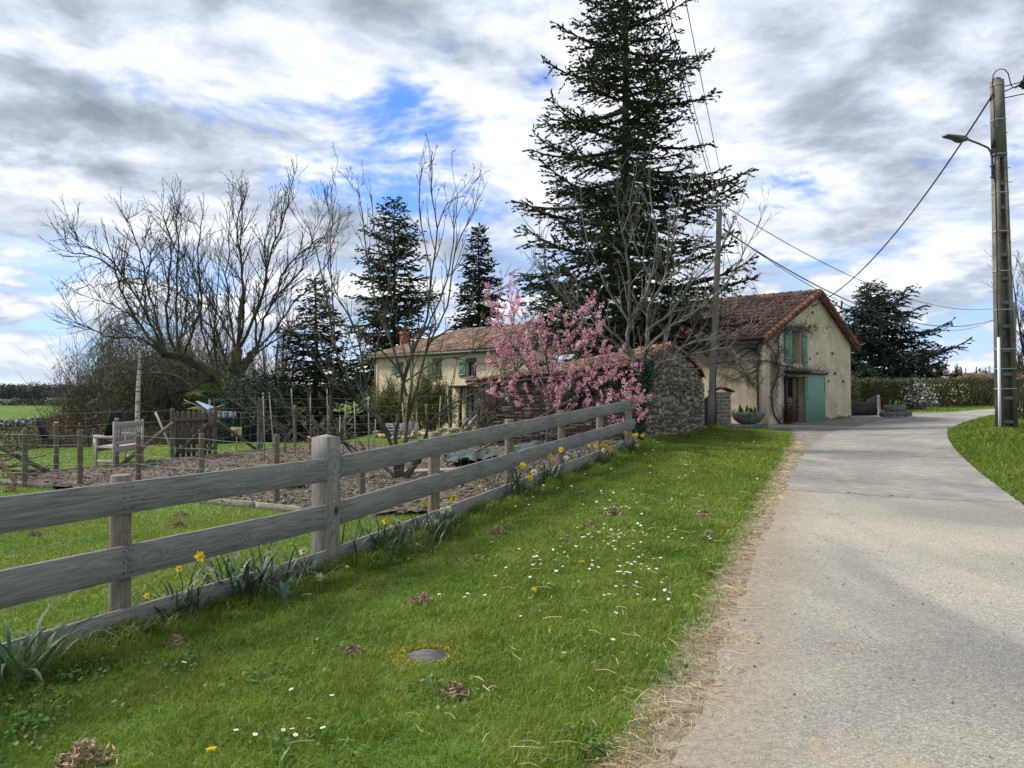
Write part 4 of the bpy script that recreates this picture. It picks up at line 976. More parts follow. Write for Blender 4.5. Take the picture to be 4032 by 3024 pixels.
mb = MB(); mb.tube([e0-Vector((0, 0, .12))-hback*.05, e1-Vector((0, 0, .12))-hback*.05], .07, 8); p = HC-hback*.1+hd_*.1; mb.tube([(p.x, p.y, HE-.1), (p.x, p.y, -.9)], .05, 8); mb.build('gutter', M_zinc, farm, -HC, smooth_=True)
mb = MB()
for i in range(70):
    p = HC+hd_*(.1+i*.235)-hback*.12+Vector((0, 0, HE-.14)); mb.box(p, (.1, .22, .12), Matrix((hd_, hback, Vector((0, 0, 1)))).transposed())
o = mb.build('cornice_bricks', M_tile2, farm, -HC); o['kind'] = 'stuff'
M_brick = mat('red_brick', (.22,.075,.045), (.30,.11,.065), 9, 5, .9, .5, 40, c3=(.36,.18,.12))
cpos = W(1592, 1342, 55.5); mb = MB(); Mh = Matrix((hd_, hback, Vector((0, 0, 1)))).transposed()
for i in range(10): mb.box((cpos.x, cpos.y, cpos.z-.35+i*.1+.05), (.50+(i > 7)*.08, .42+(i > 7)*.08, .094), Mh)
mb.lathe([(.12, 0), (.10, .22), (.13, .24), (.13, .28)], (cpos.x, cpos.y, cpos.z+.66), 8); mb.build('chimney', M_brick, farm, -HC)

# ---------------------------------------------------------------- things around the barn
PC = G(2850, 1682); PC = Vector((8.75, 31.3, gz(8.75, 31.3))); pw = Wall(PC, Vector((1, .12, 0)), (0, -1, 0))
pil = empty('brick_pillar', PC, 'grey brick pillar with mossy rounded cap between the dark gate and the trough', 'pillar')
a, zt = pw.hit(2819, 1545); b = pw.hit(2880, 1545)[0]; mb = MB(); z = -.1; r = random.Random(4)
pw.box(mb, a+.02, b-.02, PC.z*0-.2, zt-PC.z*0, -.55, -.012, 1)
z = -.1; k = 0
while z < zt-.02-0:
    x = a+(-.15 if k % 2 else 0)
    while x < b:
        w = .31; x0 = max(x, a); x1 = min(x+w, b); x += w
        if x1-x0 > .04: pw.box(mb, x0+.012, x1-.012, z+.012, z+.138, -.3, 0, 0, .01)
    for y in (-.3,): pw.box(mb, a-.001, a+.03, z+.012, z+.138, -.56, -.31, 0, .005)
    z += .15; k += 1
pb = mb.build('shaft', [mat('grey_brick', (.16,.14,.115), (.23,.205,.17), 6, 6, .95, .6, 40, island=.45), M_lmortar], pil, tuple(-Vector((0, 0, 0)))); pb.location = -PC+Vector((0, 0, 0))
for v in pb.data.vertices: v.co.z += 0
mb = MB(); n = 9
for i in range(n):
    t = i/(n-1); x = a-.12+(b-a+.24)*t; zz = zt+.02+.16*math.sin(t*math.pi)
    if i: 
        mb.bar(pw.P(px_, pz_, -.28), pw.P(x, zz, -.28), .62, .06)
    px_, pz_ = x, zz
mb.build('cap', M_mossy if 'M_mossy' in globals() else mat('mossy_cap', (.05,.05,.035), (.10,.09,.05), 8, 5, .95, .8, 40), pil, -PC)
# pillar wall base is in absolute z: move wall frames so z=0 is world zero
gt = empty('plank_gate', Vector((8.0, 30.6, 0)), 'black vertical board gate between the stone shed and the brick pillar', 'gate'); gw = Wall(Vector((7.4, 31.2, 0)), Vector((1, 0, 0)), (0, -1, 0))
ga = gw.hit(2768, 1600)[0]; gb_ = gw.hit(2817, 1600)[0]; mb = MB(); nb = 8
for i in range(nb):
    x0 = ga+(gb_-ga)*i/nb; x1 = ga+(gb_-ga)*(i+.9)/nb; zt_ = gw.hit(2790, 1565+random.uniform(-4, 4)-i*1.5)[1]; z0_ = gz(8, 31)-.02; gw.box(mb, x0, x1, z0_, zt_, 0, .03, 0, .004)
for z in (.6, 1.3): gw.box(mb, ga, gb_, z, z+.09, -.03, -.002)
mb.build('boards', M_woodd, gt, -Vector(gt.location))
# trough on its slab
def granite_block(nm, c, size, rz, parent=None, seed=1, loc=(0, 0, 0)):
    rg = np.random.default_rng(seed); mb = MB(); n = 10; V = []; prof = [(-1, .0), (-1, .08), (-1, .92), (-.94, 1), (0, 1)]
    mb.box((0, 0, size[2]/2), size, None, 0, .035); o = mb.build(nm, M_granite, parent); me = o.data
    for v in me.vertices: v.co += Vector(rg.normal(0, .012, 3))
    o.location = c; o.rotation_euler = (0, 0, rz); return o
tg = G(2940, 1692); tgz = tg.z-.02
sl_ = granite_block('stone_slab', (tg.x, tg.y, tgz), (1.25, .62, .22), .1); tag(sl_, 'low grey granite slab lying under the planted trough', 'slab')
tr = empty('stone_trough', (tg.x+.05, tg.y, tgz+.22), 'round bellied granite trough planted with green leaves in front of the barn', 'trough')
mb = MB(); mb.lathe([(.22, 0), (.34, .03), (.50, .16), (.58, .32), (.59, .40), (.53, .405), (.50, .34), (0.02, .33)], (0, 0, 0), 22, 0, 1, .55); bo = mb.build('basin', M_granite, tr, smooth_=False)
# planter and slab by the far gate
g2 = G(3527, 1645); s2 = granite_block('stone_bench', (g2.x, g2.y, g2.z+.06), (1.45, .5, .26), .05, None, 3); tag(s2, 'long mossy stone slab propped on rubble beside the far picket gate', 'slab')
s3 = granite_block('stone_planter', (g2.x-.03, g2.y, g2.z+.325), (.98, .40, .33), .05, None, 4); tag(s3, 'rectangular dark stone planter standing on the long mossy slab', 'planter')
mbs = MB(); o = scatter_lumps('footing_stones', np.array([(g2.x+dx, g2.y-.27, g2.z+.04) for dx in (-.6, -.35, -.2, .0, .15, .5, .62)]), np.array([.09, .08, .1, .09, .08, .13, .12]), mat('footing_stone', (.25,.22,.18), (.4,.38,.34), 6, 3, .9, island=.4)); tag(o, 'rough pale stones under the long mossy slab', 'stones', kind='stuff')
# far picket gate with its post
fw = Wall(Vector((17.9, 40.5, 0)), Vector((1, .25, 0)), (0, -1, 0)); ft = empty('picket_gate', Vector((18.4, 40.5, gz(18.4, 40.5))), 'dark picket gate with dipping top between the barn and the hedge', 'gate')
mb = MB(); xa0 = fw.hit(3352, 1600)[0]; xb0 = fw.hit(3454, 1600)[0]; n = 20
for i in range(n):
    x = xa0+(xb0-xa0)*(i+.5)/n; t = i/(n-1); vt = 1573+12*math.sin(t*math.pi)*(1 if t < .6 else 0)-18*max(0, t-.6)/.4; z = fw.hit(3400, vt)[1]; fw.box(mb, x-.032, x+.032, gz(*fw.P(x, 0)[:2])-.0, z, 0, .022)
for vz in (1590, 1628): fw.box(mb, xa0, xb0, fw.hit(3400, vz)[1]-.04, fw.hit(3400, vz)[1]+.04, -.03, -.001)
mb.build('pickets', M_woodd, ft, -Vector(ft.location))
xx = fw.hit(3463, 1600)[0]; pp = fw.P(xx, 0); po = empty('gate_post', (pp.x, pp.y, gz(pp.x, pp.y)), 'leaning grey post with a pale top beside the picket gate', 'post')
post_round('shaft', pp.x, pp.y, gz(pp.x, pp.y), fw.hit(3463, 1556)[1], .075, M_wgrey, po, (-.06, 0)); 
# distant roof on the right
hp = W(3960, 1560, 75); dist_h = empty('far_house', (hp.x, 75, .6), 'low house roof of brown tiles showing above the far hedge', 'house'); fo = Vector((hp.x, 75, .6))
rz_top = W(3850, 1469, 75).z; rz_eav = W(3850, 1500, 75).z; x0 = W(3817, 1500, 74).x; x1 = x0+14
tile_roof('roof', (x0, 74, rz_eav), (x1, 74, rz_eav+.1), (x0+.9, 79, rz_top), (x1, 79, rz_top+.1), 40, 10, [M_tile2, M_woodd], dist_h, .5, 0, tuple(fo), .2, 12)
mb = MB(); mb.add([(x0+.35, 74.4, .3), (x1, 74.4, .3), (x1, 74.4, rz_eav), (x0+.35, 74.4, rz_eav)], [(0, 1, 2, 3)]); mb.add([(x0+.35, 74.4, .3), (x0+.35, 84, .3), (x0+.35, 84, rz_eav), (x0+.35, 79, rz_top-.1), (x0+.35, 74.4, rz_eav)], [(0, 1, 2, 3, 4)]); mb.build('wall', M_render, dist_h, -fo)
cp = W(3752, 1490, 72); ch = MB(); ch.box((0, 0, 0), (.45, .45, .5)); ch.box((0, 0, .3), (.9, .6, .08)); o = ch.build('far_chimney', M_woodd, None, cp); tag(o, 'tiny dark chimney top poking above the far hedge', 'chimney')

# ---------------------------------------------------------------- concrete pole with lamp
M_conc = mat('pole_concrete', (.095,.088,.077), (.155,.145,.128), 2.5, 7, .95, .7, 45, c3=(.21,.197,.17), spec=.1)
M_conc_l = mat('orange_lichen', (.30,.12,.03), rough=.95)
CPz = gz(12.8, 20.0)-.1
cpole = empty('utility_pole', (12.86, 20, CPz), 'tall ladder-faced concrete pole carrying a street lamp and a white cable tube', 'pole')
cpole.rotation_euler = (0, R(-1.15), 0)
Hp = 9.27
def pw_(z): return .46-.235*z/Hp
mb = MB()
def seg(x0f, x1f, z0, z1, y0, y1, mi=0):
    V = []
    for z in (z0, z1):
        w = pw_(z); V += [(x0f(w), y0, z), (x1f(w), y0, z), (x1f(w), y1, z), (x0f(w), y1, z)]
    mb.add(V, [(3, 2, 1, 0), (4, 5, 6, 7), (0, 1, 5, 4), (1, 2, 6, 5), (2, 3, 7, 6), (3, 0, 4, 7)], mi)
zt2 = 7.25
seg(lambda w: -w/2, lambda w: -w/2+.085, 0, zt2, -.12, .12); seg(lambda w: w/2-.085, lambda w: w/2, 0, zt2, -.12, .12)
seg(lambda w: -w/2+.085, lambda w: w/2-.085, 0, zt2, -.015, .03)
seg(lambda w: -w/2, lambda w: w/2, zt2, Hp, -.12, .12)
z = .35
while z < zt2-.2:
    w = pw_(z); V = mb.box((0, -.065, z), (w-.17, .10, .10), None, 0, .02); mb.box((0, .075, z), (w-.17, .09, .10)); z += .62
mb.lathe([(.105, 0), (.10, .05), (.05, .085)], (0, 0, Hp-.002), 10, 0, 1, 1.05)
mb.build('shaft', M_conc, cpole)
M_steel = mat('steel_band', (.45,.46,.46), rough=.4, metal=.3); M_pvc = mat('white_pvc', (.62,.66,.72), rough=.4, spec=.5); M_cable = mat('black_cable', (.015,.015,.017), rough=.6); M_lampm = mat('lamp_grey', (.06,.07,.085), (.09,.10,.115), 8, 2, .45, spec=.5)
for z in (.2, 1.22, 1.74, 2.25, 3.27, 4.28, 5.31, 6.32, 7.33, 8.23, 9.15):
    b_ = MB(); w = pw_(z)+.012; 
    for (c, s) in (((0, -.128, z), (w, .012, .022)), ((0, .128, z), (w, .012, .022)), ((w/2, 0, z), (.012, .268, .022)), ((-w/2, 0, z), (.012, .268, .022))): b_.box(c, s)
    b_.build('band', M_steel, cpole)
b_ = MB(); b_.tube([(-.265, -.13, -.05), (-.245, -.13, 1.0), (-.225, -.13, 2.55)], .036, 10); b_.build('cable_tube', M_pvc, cpole, smooth_=True)
b_ = MB(); b_.tube([(-.225, -.13, 2.5), (-.24, -.13, 3.5), (-.21, -.13, 4.5), (-.20, -.13, 6), (-.18, -.13, 7.5), (-.17, -.12, 8.4), (-.14, -.05, 9.05), (-.13, -.02, 9.25), (-.09, 0, 9.42), (-.02, 0, 9.52), (.08, -.02, 9.57), (.18, -.05, 9.54), (.25, -.08, 9.42), (.28, -.1, 9.2), (.31, -.1, 9.08), (.40, -.12, 9.02), (.52, -.17, 9.12), (.62, -.2, 9.22)], .014, 6)
b_.tube([(-.215, -.135, 4.2), (-.20, -.135, 5.2), (-.19, -.135, 6.5), (-.17, -.135, 8.0)], .012, 6); b_.build('riser_cable', M_cable, cpole, smooth_=True)
b_ = MB(); az = 6.75; b_.tube([(-.20, -.02, az-.05), (-.20, -.02, az+.30), (-.205, -.03, az+.50), (-.24, -.05, az+.64), (-.34, -.09, az+.74), (-.62, -.18, az+.82), (-1.04, -.34, az+.90)], .026, 10); b_.box((-.18, -.02, az), (.12, .06, .05)); b_.box((-.18, -.02, az+.28), (.12, .06, .05)); b_.build('lamp_arm', M_lampm, cpole, smooth_=True)
# luminaire: flat tapering head, deeper near the arm
b_ = MB(); V = []; d = Vector((-.93, -.33, .02)).normalized(); sdv = Vector((.33, -.93, 0)).normalized(); base = Vector((-1.02, -.335, az+.905))
for (s, w, up, dn) in ((0, .05, .045, .05), (.12, .075, .05, .06), (.20, .12, .055, .10), (.42, .13, .045, .10), (.60, .13, .04, .05), (1.05, .12, .025, .03), (1.14, .09, .01, .035)):
    s *= .68; c = base+d*s; w *= .8; V += [c+sdv*w-Vector((0, 0, dn)), c+sdv*w+Vector((0, 0, up*.5)), c+sdv*w*.5+Vector((0, 0, up)), c-sdv*w*.5+Vector((0, 0, up)), c-sdv*w+Vector((0, 0, up*.5)), c-sdv*w-Vector((0, 0, dn))]
b_.add(V, [(i*6+j, i*6+(j+1) % 6, (i+1)*6+(j+1) % 6, (i+1)*6+j) for i in range(6) for j in range(6)]+[(5, 4, 3, 2, 1, 0), tuple(36+j for j in range(6))]); b_.build('lamp_head', M_lampm, cpole)
b_ = MB(); b_.box((-.21, -.1, 7.6), (.07, .08, .22), None, 0, .01); b_.tube([(-.21, -.1, 7.5), (-.26, -.1, 7.3), (-.22, -.1, 7.1), (-.2, -.1, 6.6)], .01, 5); b_.build('junction_box', M_cable, cpole)
b_ = MB()
for (x, z) in ((.30, 6.98), (.33, 6.6), (.25, 7.9)): b_.tube([(.1, 0, z), (x, 0, z+.01)], .012, 5)
b_.build('step_bolts', M_steel, cpole)['kind'] = 'stuff'
b_ = MB()
for p, q in (((.1, 0, 9.1), (.62, -.2, 9.17)), ((.1, 0, 8.95), (.6, -.2, 9.13)), ((.1, 0, 8.8), (.7, -.25, 8.85))): b_.tube([p, q], .014, 6)
for i in range(14):
    b_.box((.62+random.gauss(0, .07), -.2+random.gauss(0, .03), 9.08+random.gauss(0, .09)), (.07, .06, .09), Matrix.Rotation(random.uniform(-1, 1), 3, 'Y'))
b_.tube([(.62, -.2, 9.15), (.85, -.6, 9.5), (1.4, -1.5, 9.8), (2.5, -4, 10.0), (5, -20, 9.6), (7, -36, 10)], .03, 7); b_.tube([(.62, -.2, 9.1), (.85, -.3, 8.8), (1.3, -.6, 8.2), (1.8, -1, 7.5), (6, -3, 5.6), (13, -7, 4.6)], .026, 7); b_.build('cable_clamp', M_cable, cpole)
b_ = MB(); rg = random.Random(9)
for i in range(16):
    z = rg.choice((5.4, 5.2, 5.0, 4.2, 6.6, 7.4, 3.9))+rg.gauss(0, .08); x = rg.choice((-1, 1))*(pw_(z)/2-.045)+rg.gauss(0, .012); n = 8; rr = rg.uniform(.015, .05)
    V = [(x+math.cos(i_*6.28/n)*rr*rg.uniform(.6, 1.1), -.1225, z+math.sin(i_*6.28/n)*rr*1.3*rg.uniform(.6, 1.1)) for i_ in range(n)]; V.append((x, -.125, z)); b_.add(V, [(i_, (i_+1) % n, n) for i_ in range(n)])
b_.build('lichen', M_conc_l, cpole)['kind'] = 'stuff'
# second, wooden pole behind it
M_pole = mat('grey_green_pole_wood', (.10,.098,.08), (.17,.165,.135), 3, 6, .9, .5, 20, c3=(.23,.22,.19), stretch=(6, 6, .5))
q = W(3990, 1690, 26); bp = empty('wooden_pole', (W(4000, 1690, 26).x, 26, gz(W(4000,1690,26).x, 26)), 'bare wooden pole leaning behind the concrete lamp pole', 'pole'); b_ = MB(); p0 = W(3978, 1690, 26); p1 = W(3993, 1190, 26); b_.tube([p0, p0.lerp(p1, .5), p1], [.12, .11, .10], 12); b_.build('shaft', M_pole, bp, -Vector(bp.location), smooth_=True)
# ---------------------------------------------------------------- leaning wooden pole by the shed
wp0 = Vector((7.15, 27.7, gz(7.15, 27.7)-.05)); wp1 = W(2836, 822, 27.7)
wpole = empty('wooden_pole', wp0, 'leaning grey wooden utility pole with steel crossarm in front of the barn', 'pole')
b_ = MB(); b_.tube([wp0.lerp(wp1, i/8) for i in range(9)], [.135-.045*i/8 for i in range(9)], 14); b_.build('shaft', M_pole, wpole, -wp0, smooth_=True)
b_ = MB(); b_.box(wp1+Vector((-.12, -.1, .12)), (.95, .05, .06)); b_.build('crossarm', M_steel, wpole, -wp0)
b_ = MB()
for dx in (-.5, -.33, .0, .22):
    b_ = MB(); b_.tube([wp1+Vector((dx, -.1, .0)), wp1+Vector((dx, -.1, .14))], [.03, .02], 8); b_.build('insulator', M_cable, wpole, -wp0)
b_ = MB(); b_.tube([wp1+Vector((.12, -.12, -.2)), wp1+Vector((.16, -.13, -1.0)), wp1+Vector((.1, -.12, -2.2)), wp0+Vector((.16, -.12, 2)), wp0+Vector((.14, -.12, .1))], .012, 5); b_.tube([wp1+Vector((-.12, -.1, .1)), wp1+Vector((-.14, -.12, -.9))], .02, 6); b_.build('riser_cable', M_cable, wpole, -wp0)
b_ = MB(); b_.box(wp1+Vector((.17, -.14, -1.0)), (.12, .1, .26), None, 0, .01); b_.build('junction_box', M_steel, wpole, -wp0)
def cable(a, b, sag, r, label, n=20, material=None, grp='overhead cables'):
    a = Vector(a); b = Vector(b); P = [a.lerp(b, i/n)-Vector((0, 0, sag*4*(i/n)*(1-i/n))) for i in range(n+1)]
    m = MB(); m.tube(P, r, 5); o = m.build('overhead_cable', material or M_cable, None, smooth_=True); return tag(o, label, 'cable', grp)
top = wp1+Vector((0, -.1, .15))
cable(top+Vector((-.5, 0, 0)), Vector((-6.5, -12, 9.5)), .5, .009, 'thin wire rising from the left end of the crossarm across the spruce')
cable(top+Vector((-.1, 0, 0)), Vector((-5.9, -12, 9.6)), .5, .012, 'thick black cable rising from the middle of the crossarm across the spruce')
cable(top+Vector((-.02, 0, 0)), Vector((-5.8, -12, 9.65)), .45, .009, 'thin wire beside the thick cable rising across the spruce')
cable(top+Vector((.25, 0, 0)), Vector((-5.3, -12, 9.5)), .5, .009, 'thin wire rising from the right end of the crossarm')
fp = W(3990, 1212, 60)
cable(wp1+Vector((.3, -.1, 0)), W(3990, 1200, 60), 1.6, .016, 'upper wire sagging from the crossarm over the barn to the far pole')
cable(wp1+Vector((.1, -.1, -.75)), W(3990, 1225, 60), 2.2, .024, 'thicker lower wire sagging from the leaning pole over the barn to the far pole')
cable(wp1+Vector((.1, -.1, -.7)), W(3990, 1218, 60), 2.6, .014, 'thin wire just above the thicker lower wire over the barn')
cable(wp1+Vector((.1, -.1, -1.2)), W(2922, 1170, 37.5), .12, .012, 'left of the two wires dropping from the leaning pole to the barn ridge')
cable(wp1+Vector((.1, -.1, -.1)), W(2990, 1165, 37), .12, .012, 'right of the two wires dropping from the leaning pole to the barn ridge')
pt_ = Vector(cpole.location)+Vector((-.34, -.1, 8.9))
x, z = gab.hit(3190, 1206); ge = gab.P(x, z, .1)
cable(pt_, ge, .9, .022, 'thick black cable running from the concrete pole top down to the barn gable', 30)
m = MB(); m.tube([gab.P(*gab.hit(3227, 1186), .08), gab.P(*gab.hit(3205, 1206), .08), gab.P(*gab.hit(3198, 1206), .08), gab.P(*gab.hit(3192, 1190), .08), gab.P(*gab.hit(3150, 1224), .08), gab.P(*gab.hit(3100, 1262), .08)], .014, 5); m.build('wall_cable', M_cable, barn, -BC)
# ================================================================ vegetation
M_bark = mat('dark_bark', (.035,.031,.026), (.07,.062,.052), 3, 5, .9, .6, 18, c3=(.11,.105,.085), spec=.1)
M_bark_g = mat('grey_lichen_bark', (.070,.066,.058), (.135,.13,.115), 2.2, 6, .9, .5, 20, c3=(.26,.255,.23), spec=.1)
M_bark_y = mat('olive_grey_bark', (.042,.039,.029), (.080,.075,.055), 3, 5, .9, .5, 20, c3=(.16,.155,.12), spec=.1)
M_moss = mat('mossy_bark', (.035,.031,.026), (.07,.062,.045), 2, 5, .95, .6, 18, c3=(.12,.11,.03), spec=.1)
def vnorm(a):
    l = math.sqrt(a[0]*a[0]+a[1]*a[1]+a[2]*a[2])+1e-12; return (a[0]/l, a[1]/l, a[2]/l)
def twig_poly(p, d, L, n, wander, trop, rr, tz=1.0):
    P = [p]; s = L/(n-1)
    for i in range(n-1):
        d = vnorm((d[0]+rr.gauss(0, wander), d[1]+rr.gauss(0, wander), d[2]+rr.gauss(0, wander)+trop*tz)); p = (p[0]+d[0]*s, p[1]+d[1]*s, p[2]+d[2]*s); P.append(p)
    return P, d
def grow(T, P, rad, lvl, S, rr, tips=None):
    """side shoots along polyline P (points), radii rad; S: per-level settings"""
    if lvl >= len(S['n']): return
    n = len(P); L = sum(math.dist(P[i], P[i+1]) for i in range(n-1)); dens = S['n'][lvl]; cnt = max(1, int(L*dens*rr.uniform(.8, 1.2))) if S.get('perm') else dens
    for c in range(cnt):
        t = S['t0'][lvl]+(1-S['t0'][lvl])*((c+rr.random())/cnt); t = min(t, .995); k = t*(n-1); i = int(k); f = k-i; a = P[i]; b = P[i+1]
        p = tuple(a[q]+(b[q]-a[q])*f for q in range(3)); tg = vnorm(tuple(b[q]-a[q] for q in range(3)))
        ang = rr.gauss(S['ang'][lvl], .16); rv = vnorm((rr.gauss(0, 1), rr.gauss(0, 1), rr.gauss(0, 1))); dt = rv[0]*tg[0]+rv[1]*tg[1]+rv[2]*tg[2]
        pv = vnorm((rv[0]-dt*tg[0], rv[1]-dt*tg[1], rv[2]-dt*tg[2])); ca, sa = math.cos(ang), math.sin(ang)
        d = vnorm((tg[0]*ca+pv[0]*sa, tg[1]*ca+pv[1]*sa, tg[2]*ca+pv[2]*sa+S.get('up', .1)))
        ln = S['len'][lvl]*rr.uniform(.55, 1.2)*(1-S.get('taper', .55)*t)
        if S.get('rel'): ln *= L
        r0 = min(S['r'][lvl], (rad[i]*(1-f)+rad[min(i+1, n-1)]*f)*.75); r1 = max(S['rmin'], r0*.35); m = S['pts'][lvl]
        Q, dd = twig_poly(p, d, ln, m, S['wan'][lvl], S['trop'][lvl], rr); R_ = [r0+(r1-r0)*j/(m-1) for j in range(m)]
        T.add(Q, R_, S['k'][lvl])
        if tips is not None and lvl >= S.get('tiplvl', 2): tips.append((Q, dd))
        grow(T, Q, R_, lvl+1, S, rr, tips)
def spline(P, n=None, per=5):
    """catmull-rom through the given points"""
    P = [Vector(p) for p in P]; out = []
    for i in range(len(P)-1):
        p0 = P[max(i-1, 0)]; p1 = P[i]; p2 = P[i+1]; p3 = P[min(i+2, len(P)-1)]
        for j in range(per):
            t = j/per; out.append(tuple(.5*((2*p1)+(-p0+p2)*t+(2*p0-5*p1+4*p2-p3)*t*t+(-p0+3*p1-3*p2+p3)*t*t*t)))
    out.append(tuple(P[-1])); return out
def limb(T, pts_, r0, r1, k=7, per=5, wob=0.0, rr=random):
    P = spline(pts_, per=per); n = len(P)
    if wob: P = [P[0]]+[(a+rr.gauss(0, wob), b+rr.gauss(0, wob), c+rr.gauss(0, wob)) for a, b, c in P[1:-1]]+[P[-1]]
    R_ = [r0+(r1-r0)*(i/(n-1))**.85 for i in range(n)]; T.add(P, R_, k); return P, R_
def px_limb(T, L, y0, dy, r0, r1, k=6, per=4, wob=0.0, rr=random):
    """limb sketched as photo pixels, given its own depth run"""
    n = len(L); return limb(T, [W(u, v, y0+dy*i/(n-1)) for i, (u, v) in enumerate(L)], r0, r1, k, per, wob, rr)
def tree_thing(name, base, label, cat='tree', group=None): return empty(name, base, label, cat, group)

# ---------------------------------------------------------------- big bare cherry tree
def cherry():
    rr = random.Random(5); Y = 33.; T = Tubes(); base = W(905, 1700, Y); base.z = gz(base.x, Y)-.1
    t = tree_thing('cherry_tree', base, 'wide spreading bare cherry tree with mossy limbs behind the garden gate'); mn = Tubes()
    f1 = W(900, 1560, Y)
    limb(mn, [base, W(903, 1640, Y), f1, W(915, 1490, Y)], .42, .34, 12)
    heavy = [([(900,1560),(850,1480),(760,1430),(690,1400),(640,1395)], -1.5, .26, .13), ([(915,1500),(925,1430),(935,1380)], .5, .30, .22), ([(905,1500),(950,1450),(990,1400),(1010,1375)], 1, .24, .15), ([(860,1490),(800,1500),(740,1540),(660,1520)], -3, .10, .03), ([(895,1540),(840,1530),(780,1545),(700,1480),(560,1470)], 2, .10, .03)]
    main = []
    for L, dy, a, b in heavy: main.append((px_limb(mn, L, Y, dy, a, b, 9, 4, .02, rr)))
    ups = [([(640,1395),(560,1290),(470,1130),(440,1050),(330,1000),(270,990),(255,975)], Y-1.5, -1, .10), ([(640,1395),(600,1290),(520,1150),(430,1020),(330,960),(280,910)], Y-1.5, -3, .10),
     ([(660,1395),(620,1280),(575,1120),(545,980),(500,870),(485,850)], Y-1.5, 1.5, .10), ([(690,1400),(655,1250),(665,1080),(672,950),(640,860),(605,815)], Y-1, 2, .11), ([(700,1400),(690,1200),(700,1000),(690,870),(697,800)], Y-1, 0, .10),
     ([(720,1405),(760,1300),(790,1180),(775,1010),(785,900),(740,870)], Y, -2, .10), ([(850,1480),(815,1380),(780,1200),(790,1100),(830,1000)], Y, 2, .09),
     ([(935,1380),(945,1250),(950,1120),(945,1000),(950,880),(955,760)], Y+.5, 0, .15), ([(935,1380),(960,1240),(950,1050),(930,930),(945,800),(940,765)], Y+.5, 2, .10),
     ([(935,1380),(1000,1250),(1040,1130),(1060,1010),(1100,900),(1130,800),(1150,700)], Y+.5, -1.5, .13), ([(1010,1375),(1040,1260),(1080,1170),(1120,1060),(1200,980),(1280,920),(1305,840)], Y+1, -3, .11),
     ([(1010,1375),(1010,1240),(1050,1100),(1040,980),(1060,860),(1085,790)], Y+1, 2.5, .10), ([(915,1490),(870,1370),(840,1290),(780,1240),(700,1150),(640,1120)], Y, -3, .09),
     ([(930,1400),(880,1280),(830,1200),(760,1100),(690,1040),(620,960)], Y+.5, 3, .08), ([(990,1400),(1090,1330),(1180,1280),(1260,1200),(1300,1130)], Y+1, 3, .08), ([(640,1395),(540,1330),(430,1330),(350,1290),(300,1270),(290,1240)], Y-1.5, -2, .08),
     ([(860,1490),(845,1350),(850,1200),(862,1050),(880,930)], Y, -1, .08), ([(930,1400),(905,1250),(890,1080),(900,900),(905,820)], Y+.5, 2, .08), ([(700,1400),(720,1280),(740,1120),(725,980),(735,860)], Y-1, 3, .08), ([(1010,1375),(1090,1290),(1160,1190),(1230,1110),(1300,1000)], Y+1, 1, .09), ([(560,1290),(480,1220),(400,1180),(350,1120),(330,1100)], Y-1.8, -1, .05), ([(620,1300),(560,1180),(590,1020),(560,940),(590,900)], Y-1, 3, .07), ([(1060,1200),(1150,1100),(1210,1000),(1240,900),(1260,830)], Y, 1, .07)]
    S = dict(n=[2.5, 3.1, 3.2], t0=[.10, .10, .15], ang=[.62, .62, .8], len=[2.0, .95, .32], r=[.026, .016, .011], rmin=.0085, pts=[6, 4, 3], wan=[.07, .09, .12], trop=[.10, .08, .05], k=[5, 4, 3], up=.15, perm=True, taper=.45)
    for L, y, dy, r in ups:
        P, R_ = px_limb(mn if r > .09 else T, L, y, dy, r*.62, .011, 7, 4, .03, rr); grow(T, P, R_, 0, S, rr)
    for P, R_ in main: grow(T, P, R_, 0, dict(S, n=[1.2, 2.2, 3], len=[1.7, .8, .4]), rr)
    mn.build('trunk', M_moss, t, True, base); T.build('branches', M_bark, t, True, base)
cherry()
# ---------------------------------------------------------------- fruit tree inside the garden
M_bud = mat('opening_bud', (.20,.22,.09), (.32,.33,.18), 8, 2, .7, island=.5, trans=.2)
def buds(tips, per, size, rr, name, parent, base, material, spread=.0):
    C = []; 
    for Q, d in tips:
        n = len(Q)
        for _ in range(per):
            t = rr.random()*(n-1); i = min(int(t), n-2); f = t-i; C.append(tuple(Q[i][q]+(Q[i+1][q]-Q[i][q])*f+rr.gauss(0, spread) for q in range(3)))
    C = np.array(C); m = len(C); D = RNG.normal(size=(m, 3))+np.array([0, 0, .8]); V1, F1 = leaf_quads(C, D, rnd(m), size*RNG.uniform(.6, 1.4, m), size*.6*RNG.uniform(.6, 1.3, m)); V2, F2 = leaf_quads(C, D, rnd(m), size*RNG.uniform(.6, 1.4, m), size*.6*RNG.uniform(.6, 1.3, m))
    return link(name, mesh_np(name, np.r_[V1, V2]-np.array(base), [(np.r_[F1, F2+len(V1)], 0)]), material, parent)
